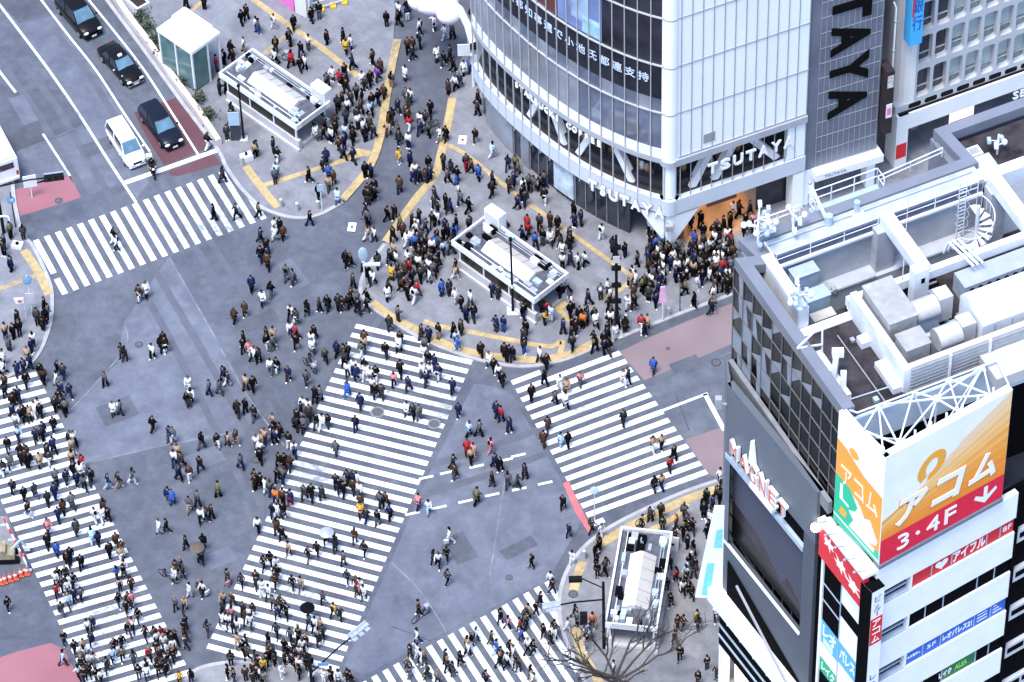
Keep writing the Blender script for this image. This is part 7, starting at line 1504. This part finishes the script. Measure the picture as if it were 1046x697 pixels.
def build_pose(ps, detail):
    J = skeleton(ps); sub = 1 if detail else 0; out = {}
    nm = ['pel', 'wai', 'che', 'nb', 'ne', 'hd', 'hm', 'ht', 'lsh', 'lel', 'lwr', 'lha', 'rsh', 'rel', 'rwr', 'rha', 'lhip', 'lkn', 'lan', 'ltoe', 'rhip', 'rkn', 'ran', 'rtoe']
    rr = dict(pel=(.12, .085), wai=(.105, .075), che=(.125, .085), nb=(.055, .05), ne=(.048, .05), hd=(.058, .07), hm=(.072, .088), ht=(.05, .06))
    for s in 'lr': rr.update({s + 'sh': (.045, .045), s + 'el': (.036, .036), s + 'wr': (.026, .03), s + 'ha': (.02, .042), s + 'hip': (.075, .075), s + 'kn': (.05, .05), s + 'an': (.035, .04), s + 'toe': (.035, .025)})
    ed = [('pel', 'wai'), ('wai', 'che'), ('che', 'nb'), ('nb', 'ne'), ('ne', 'hd'), ('hd', 'hm'), ('hm', 'ht'), ('che', 'lsh'), ('lsh', 'lel'), ('lel', 'lwr'), ('lwr', 'lha'), ('che', 'rsh'), ('rsh', 'rel'), ('rel', 'rwr'), ('rwr', 'rha'), ('lan', 'ltoe'), ('ran', 'rtoe')] + LEG
    geos = [skin(*graph(J, nm, rr, ed), sub)]
    if detail:
        for s in (1, -1):
            for v, e in fingers(J, s): geos.append(skin(v, e, 0))
        hm = J['hm']; f = MB(); f.ellip(hm + Vector((0, .095, -.01)), .014, .022, .024, 6, 5); f.ellip(hm + Vector((0, .085, -.052)), .024, .01, .008, 6, 4)
        for s in (-1, 1): f.ellip(hm + Vector((.078 * s, 0, -.005)), .012, .022, .034, 6, 5); f.ellip(hm + Vector((.03 * s, .083, .018)), .012, .008, .007, 6, 4)
        geos.append((f.v, f.f))
    out['body'] = geos
    # clothes (a little larger than the body, over it)
    jr = dict(pel=(.15, .115), wai=(.145, .11), che=(.165, .12), nb=(.085, .075)); 
    for s in 'lr': jr.update({s + 'sh': (.07, .07), s + 'el': (.056, .056), s + 'wr': (.045, .045)})
    jn = ['pel', 'wai', 'che', 'nb', 'lsh', 'lel', 'lwr', 'rsh', 'rel', 'rwr']; je = [('pel', 'wai'), ('wai', 'che'), ('che', 'nb'), ('che', 'lsh'), ('lsh', 'lel'), ('lel', 'lwr'), ('che', 'rsh'), ('rsh', 'rel'), ('rel', 'rwr')]
    out['jacket'] = [skin(*graph(J, jn, jr, je), sub)]
    J2 = dict(J); mk = (J['lkn'] + J['rkn']) / 2; J2['hem'] = J['pel'].lerp(Vector((mk.x, mk.y, mk.z)), .82); jr2 = dict(jr); jr2['hem'] = (.18, .17); jr2['pel'] = (.155, .125)
    out['coat'] = [skin(*graph(J2, jn + ['hem'], jr2, je + [('pel', 'hem')]), sub)]
    tr = dict(pel=(.135, .10)); 
    for s in 'lr': tr.update({s + 'hip': (.095, .095), s + 'kn': (.075, .075), s + 'an': (.06, .06)})
    out['trousers'] = [skin(*graph(J, ['pel', 'lhip', 'lkn', 'lan', 'rhip', 'rkn', 'ran'], tr, LEG), sub)]
    sg = []
    for s in 'lr':
        a, t = J[s + 'an'], J[s + 'toe']; sg.append(skin([(*(a + Vector((0, -.03, -.02))), .05), (*(a.lerp(t, .5) + Vector((0, 0, -.005))), .05, .045), (*t, .045, .035)], [(0, 1), (1, 2)], sub))
    out['shoes'] = sg
    hm = J['hm']; nu, nv = (14, 9) if detail else (8, 5)
    h = MB(); h.ellip(hm + Vector((0, -.012, .018)), .098, .112, .115, nu, nv); keep = [f for f in h.f if not all((h.v[i][2] < hm.z + .03 and h.v[i][1] > hm.y + .015) or h.v[i][2] < hm.z - .065 for i in f)]
    out['hair'] = [([Vector(v) for v in h.v], keep)]
    h2 = MB(); h2.ellip(hm + Vector((0, -.06, -.12)), .105, .07, .20, nu, nv); out['longhair'] = [out['hair'][0], (h2.v, h2.f)]
    c_ = J['che']; b = MB(); b.ellip(c_ + Vector((0, -.17, -.05)), .14, .09, .21, nu, nv); out['backpack'] = [(b.v, b.f)]
    out['J'] = J
    return out
GEO = {p: build_pose(POSES[p], True) for p in POSES}
GEOL = {p: build_pose(POSES[p], False) for p in ('walk', 'walk2', 'stride', 'stand', 'phone')}
MESH = {}
for p in GEO:
    for k, m in (('body', m_skin[0]), ('jacket', MC['k']), ('coat', MC['k']), ('trousers', MC['k']), ('shoes', m_shoe[0]), ('hair', m_hair[0]), ('longhair', m_hair[0]), ('backpack', MC['k'])): MESH[p, k] = meshof(k, GEO[p][k], m)

# zones in photo terms, to place, pose and describe
def inside(poly, x, y):
    c = False
    for i in range(len(poly)):
        (x1, y1), (x2, y2) = poly[i], poly[i - 1]
        if (y1 > y) != (y2 > y) and x < (x2 - x1) * (y - y1) / (y2 - y1) + x1: c = not c
    return c
ZONES = [('on the far zebra crossing', [(28, 238), (240, 163), (276, 226), (62, 305)], 0, 'walk'),
 ('on the left zebra crossing', [(-60, 400), (45, 374), (205, 705), (90, 720)], 0, 'walk'),
 ('on the diagonal crossing', [(357, 322), (486, 368), (345, 686), (205, 655)], 0, 'walk'),
 ('on the right zebra crossing', [(518, 388), (637, 352), (732, 482), (602, 530)], 0, 'walk'),
 ('on the near zebra crossing', [(360, 697), (560, 585), (605, 720), (420, 760)], 0, 'walk'),
 ('on the left kerb corner', [(-60, 150), (12, 160), (22, 236), (53, 300), (50, 335), (32, 372), (-60, 396)], PZ, 'stand'),
 ('on the upper left plaza', [(95, -40), (120, 10), (228, 165), (300, 222), (350, 206), (405, 40), (400, -40)], PZ, 'mix'),
 ('in front of the glass store', [(458, 102), (440, 184), (393, 249), (370, 292), (380, 315), (430, 345), (528, 374), (605, 356), (770, 292), (900, 240), (800, 100), (560, 0)], PZ, 'mix'),
 ('in the side street', [(400, -40), (500, -40), (458, 102), (393, 249), (350, 206)], 0, 'mix'),
 ('on the lower right pavement', [(742, 488), (640, 529), (577, 588), (576, 648), (610, 720), (800, 720), (800, 488)], PZ, 'mix'),
 ('on the bottom left pavement', [(178, 720), (205, 682), (245, 676), (300, 680), (345, 692), (380, 740)], PZ, 'stand'),
 ('in the open junction', [(-2000, -2000), (2000, -2000), (2000, 2000), (-2000, 2000)], 0, 'walk')]
pr = random.Random(11)
PEOPLE = []
for x0, y0, sc_, txt in SURVEY:
    for tok in txt.split():
        a, b, cc = tok.split(','); px, py = x0 + float(a) / sc_, y0 + float(b) / sc_
        if px < -1 or px > 1047 or py > 699: continue
        for zi, (zn, poly, zz, act) in enumerate(ZONES):
            fx, fy = px, py + 8
            if inside(poly, fx, fy): break
        q = G(px, py, zz + .88)
        if any((q.x - o['x']) ** 2 + (q.y - o['y']) ** 2 < .2 ** 2 for o in PEOPLE): continue
        if act == 'mix': act = pr.choice(['walk', 'walk', 'stand'])
        PEOPLE.append(dict(px=px, py=py, x=q.x, y=q.y, z=zz, zone=zn, zi=zi, act=act, top=cc[0], bot=cc[1]))
# riders sit on the bicycles already standing in the road
BIKE = [(316.5, 377), (156, 177), (430, 632)]
HEADS = {0: (24.6, 204.6), 1: (-67, 113), 2: (-109, 71), 3: (-66, 114), 4: (32, 212), 11: (-109, 71, 24, 204, -66)}
for i, p in enumerate(PEOPLE):
    hs = HEADS.get(p['zi'])
    if p['act'] == 'walk': p['h'] = R(pr.choice(hs) + pr.uniform(-22, 22)) if hs else pr.uniform(0, 6.28)
    else: p['h'] = pr.uniform(0, 6.28)
    p['pose'] = pr.choice(['walk', 'walk2', 'stride']) if p['act'] == 'walk' else pr.choice(['stand', 'stand', 'phone'])
    p['coat'] = pr.random() < .36; p['long'] = pr.random() < .38; p['hair'] = pr.choice([0, 0, 0, 0, 1, 1, 2]); p['shoe'] = pr.random() < .45; p['pack'] = pr.choice('kkkdgnew') if (not p['coat'] and pr.random() < .22) else None; p['s'] = pr.uniform(.93, 1.06); p['skin'] = 0 if pr.random() < .8 else 1
    p['cam'] = (Vector((p['x'], p['y'], 0)) - Vector((0, 0, HC))).length
for bx, by in BIKE:
    n = min(PEOPLE, key=lambda p: (p['px'] - bx) ** 2 + (p['py'] - by + 4) ** 2)
    if (n['px'] - bx) ** 2 + (n['py'] - by + 4) ** 2 > 144: n = None
    if n and by < 400:
        n['pose'] = 'ride'; n['z'] = .0; n['coat'] = False; c = G(bx, by, 0); n['x'], n['y'] = c.x, c.y; n['h'] = heading((312, 372), (324, 384)); n['fix'] = True
c = G(156, 177, 0); PEOPLE.append(dict(px=156, py=168, x=c.x, y=c.y, z=0, zone='at the stop line', zi=11, act='ride', top='k', bot='k', h=heading((150, 160), (160, 190)), pose='ride', coat=False, long=False, hair=0, shoe=False, pack=None, s=1., skin=0, cam=0, fix=True))
PEOPLE.sort(key=lambda p: (0 if p.get('fix') else 1, p['cam']))
NEAR, FAR = PEOPLE[:300], PEOPLE[300:]
for p in PEOPLE:
    if p['bot'] == 'w' and pr.random() < .35: p['bot'] = 'g'
for p in FAR:
    if p['top'] in 'wu' and pr.random() < .08: p['top'] = 'g' if p['top'] == 'w' else 'd'
    elif p['top'] in 'ryov' and pr.random() < .15: p['top'] = 'n'

# ---- descriptions that single people out
def cname(p):
    t = CLOTH[p['top']][0]; return t
def basic(p):
    t, b = CLOTH[p['top']][0], CLOTH[p['bot']][0]; g_ = 'long coat' if p['coat'] else 'jacket'
    w = f"person in {t} {g_}"
    if b != t: w += f" and {b} trousers"
    if p['pack']: w += f", {CLOTH[p['pack']][0]} backpack"
    return w
def rel(p, o):
    dx, dy = o['px'] - p['px'], o['py'] - p['py']
    if abs(dx) > abs(dy): return 'left of' if dx > 0 else 'right of'
    return 'above' if dy > 0 else 'below'
for p in NEAR: p['b'] = basic(p)
from collections import Counter
LM = [('the kerb bollard', 597, 570), ('the manhole', 385, 421), ('the orange cones', 15, 592), ('the bare tree', 640, 690), ('the black lamp post', 524, 318), ('the road sign disc', 607, 520), ('the bottom traffic light', 368, 640), ('the plank barrier', 18, 558), ('the red line', 590, 515), ('the sandwich board', 688, 559), ('the subway entrance', 650, 600), ('the pink road patch', 35, 680), ('the lower dashed line', 480, 515), ('the screen building', 730, 640)]
def cand(p):
    z = p['zone']; b = p['b']; yield f"{b} {z}"
    nb = sorted((o for o in PEOPLE if o is not p), key=lambda o: (o['px'] - p['px']) ** 2 + (o['py'] - p['py']) ** 2)[:7]
    col = sorted(nb, key=lambda o: (o['top'] == 'k', (o['px'] - p['px']) ** 2 + (o['py'] - p['py']) ** 2))
    l = min(LM, key=lambda m: (m[1] - p['px']) ** 2 + (m[2] - p['py']) ** 2)
    if (l[1] - p['px']) ** 2 + (l[2] - p['py']) ** 2 < 32 ** 2: yield f"{b} {z} by {l[0]}"
    for o in col:
        yield f"{b} {z}, {rel(p, o)} one in {cname(o)}" + (' and ' + CLOTH[o['bot']][0] if o['bot'] != o['top'] else '')
    for o in col[:4]:
        for q in col[:4]:
            if q is not o and rel(p, o) != rel(p, q): yield f"{b} {z}, {rel(p, o)} {cname(o)} one and {rel(p, q)} {cname(q)} one"
ORD = ['first', 'second', 'third', 'fourth', 'fifth', 'sixth', 'seventh', 'eighth', 'ninth', 'tenth', 'eleventh', 'twelfth', 'thirteenth', 'fourteenth', 'fifteenth', 'sixteenth', 'seventeenth', 'eighteenth', 'nineteenth', 'twentieth']
cl = [list(cand(p)) for p in NEAR]; cnt = Counter(c for l in cl for c in set(l))
same = {}
for p in NEAR: same.setdefault((p['b'], p['zone']), []).append(p)
used = set()
for p, l in zip(NEAR, cl):
    ok = [c for c in l if len(c.split()) <= 16 and cnt[c] == 1 and (c != l[0] or len(same[p['b'], p['zone']]) == 1)]
    if ok: p['label'] = ok[0]
    else:
        grp = sorted(same[p['b'], p['zone']], key=lambda o: -o['py']); k = grp.index(p); o_ = ORD[k] if k < 20 else f"number {k + 1}"
        p['label'] = f"{o_} from the bottom: {p['b']} {p['zone']}"
        if len(p['label'].split()) > 16: p['label'] = p['label'].replace(', ' + CLOTH[p['pack'] or 'k'][0] + ' backpack', ' and backpack')
        if len(p['label'].split()) > 16: p['label'] = p['label'].replace('long ', '').replace(' from the bottom', ' from bottom')
        if len(p['label'].split()) > 16: p['label'] = p['label'].replace(' trousers', '')
    used.add(p['label'])
KV = [MC['k'], MC['k'], mat('cloth charcoal', (.020, .021, .026), .9, .2, 9., spec=.03), mat('cloth black brown', (.014, .010, .009), .9, .2, 9., spec=.03), mat('cloth faded black', (.034, .033, .036), .9, .25, 9., spec=.03)]
def cloth(k): return pr.choice(KV) if k == 'k' else MC[k]
def slot(o, m):
    o.material_slots[0].link = 'OBJECT'; o.material_slots[0].material = m
PROTO = {}
def child(par, name, me, m):
    if (name, me.name) not in PROTO:
        c = bpy.data.objects.new(name, me); PROTO[name, me.name] = c
    else: c = PROTO[name, me.name].copy()
    c.name = name; COL.objects.link(c); c.parent = par; slot(c, m); return c
SEATZ = .0
for p in NEAR:
    me = MESH[p['pose'], 'body']
    o = bpy.data.objects.new('person', me) if ('person', me.name) not in PROTO else PROTO['person', me.name].copy()
    PROTO.setdefault(('person', me.name), o); o.name = 'person'; COL.objects.link(o); slot(o, m_skin[p['skin']])
    o.location = (p['x'], p['y'], p['z']); o.rotation_euler = (0, 0, p['h'] - math.pi / 2); o.scale = (p['s'],) * 3
    tag(o, p['label'], 'person', 'people ' + p['zone'])
    child(o, 'coat' if p['coat'] else 'jacket', MESH[p['pose'], 'coat' if p['coat'] else 'jacket'], cloth(p['top']))
    child(o, 'trousers', MESH[p['pose'], 'trousers'], cloth(p['bot']))
    child(o, 'hair', MESH[p['pose'], 'longhair' if p['long'] else 'hair'], m_hair[p['hair']])
    child(o, 'shoes', MESH[p['pose'], 'shoes'], m_shoe[1 if p['shoe'] else 0])
    if p['pack']: child(o, 'backpack', MESH[p['pose'], 'backpack'], MC[p['pack']])
# ---- the rest of the crowd, farther away: one object
cb = MB(); CK = list(CLOTH); cm = [MC[k] for k in CK] + [m_skin[0], m_hair[0], m_hair[1], m_shoe[0], m_shoe[1]] + KV[2:]; NC = len(CK)
def ci(k): return pr.choice([CK.index('k'), CK.index('k'), CK.index('k'), NC + 5, NC + 6, NC + 7, CK.index('d')]) if k == 'k' else CK.index(k)
for p in FAR:
    g_ = GEOL[p['pose']]; M = Matrix.Translation((p['x'], p['y'], p['z'])) @ Matrix.Rotation(p['h'] - math.pi / 2, 4, 'Z') @ Matrix.Scale(p['s'], 4)
    items = [('body', NC), ('coat' if p['coat'] else 'jacket', ci(p['top'])), ('trousers', ci(p['bot'])), ('longhair' if p['long'] else 'hair', NC + (1 if p['hair'] < 1 else 2)), ('shoes', NC + (4 if p['shoe'] else 3))]
    if p['pack']: items.append(('backpack', CK.index(p['pack'])))
    for k, mi in items:
        for vs, fs in g_[k]: cb.add([M @ Vector(v) for v in vs], fs, mi, True)
o = part('crowd', cb, cm); o['kind'] = 'stuff'; o['label'] = 'dense far part of the crowd waiting and walking in the plazas'
# ---- things people hold
def hold(kind, px, py, label, m, z=0):
    p = min(NEAR, key=lambda q: (q['px'] - px) ** 2 + (q['py'] - py) ** 2); J = GEO[p['pose']]['J']; M = Matrix.Translation((p['x'], p['y'], p['z'])) @ Matrix.Rotation(p['h'] - math.pi / 2, 4, 'Z') @ Matrix.Scale(p['s'], 4)
    h = M @ J['rha']
    if kind == 'bag':
        t = thing('shopping_bag', label, 'bag', h, p['h'], 'bags carried on the crossing'); mb = MB(); mb.hexa([(-.16, -.06, -.5), (.16, -.06, -.5), (.16, .06, -.5), (-.16, .06, -.5), (-.18, -.08, -.14), (.18, -.08, -.14), (.18, .08, -.14), (-.18, .08, -.14)]); part('sack', mb, m, t, False); mb = MB(); mb.tube([(-.1, 0, -.15), (-.05, 0, .0), (.05, 0, .0), (.1, 0, -.15)], .012, 5); part('handle', mb, m, t, False)
    else:
        t = thing('umbrella', label, 'umbrella', M @ J['rha'], p['h'], 'opened umbrellas in the crowd'); top = 2.05 * p['s'] + p['z'] - h.z; mb = MB(); mb.tube([(0, 0, -.05), (0, 0, top)], .012, 6); part('shaft', mb, m_pole_d, t, False)
        mb = MB(); n = 16; vs = [(0, 0, top)] + [(.3 * math.cos(a * .3927), .3 * math.sin(a * .3927), top - .06) for a in range(n)] + [(.52 * math.cos(a * .3927), .52 * math.sin(a * .3927), top - (.2 if a % 2 else .22)) for a in range(n)]
        mb.add(vs, [(0, 1 + a, 1 + (a + 1) % n) for a in range(n)] + [(1 + a, 1 + n + a, 1 + n + (a + 1) % n, 1 + (a + 1) % n) for a in range(n)], 0, True); part('canopy', mb, m, t, False)
hold('umbrella', 311, 501, 'clear pale umbrella on the diagonal crossing, held by someone in black', mat('pale umbrella cloth', (.30, .33, .38), .4, .1, 2.))
hold('umbrella', 315, 633, 'small black umbrella over the lower diagonal crossing', MC['k']); hold('umbrella', 193, 481, 'round brown umbrella in the open junction', mat('umbrella brown', (.10, .075, .06), .7, .2, 3.))
for x, y, lab, m in ((581, 541, 'white bag held by a person in navy near the lower right kerb', MC['w']), (464, 482, 'white bag held by the walker on the dashed line', MC['w']), (207, 603, 'white bag at the left of the bottom crossing', MC['w']), (180, 525, 'black bag carried past the two figures in the junction', MC['k']), (237, 575, 'pink bag held at the lower left end of the diagonal crossing', MC['p']), (640, 625, 'beige bag carried on the right pavement', MC['b'])): hold('bag', x, y, lab, m)
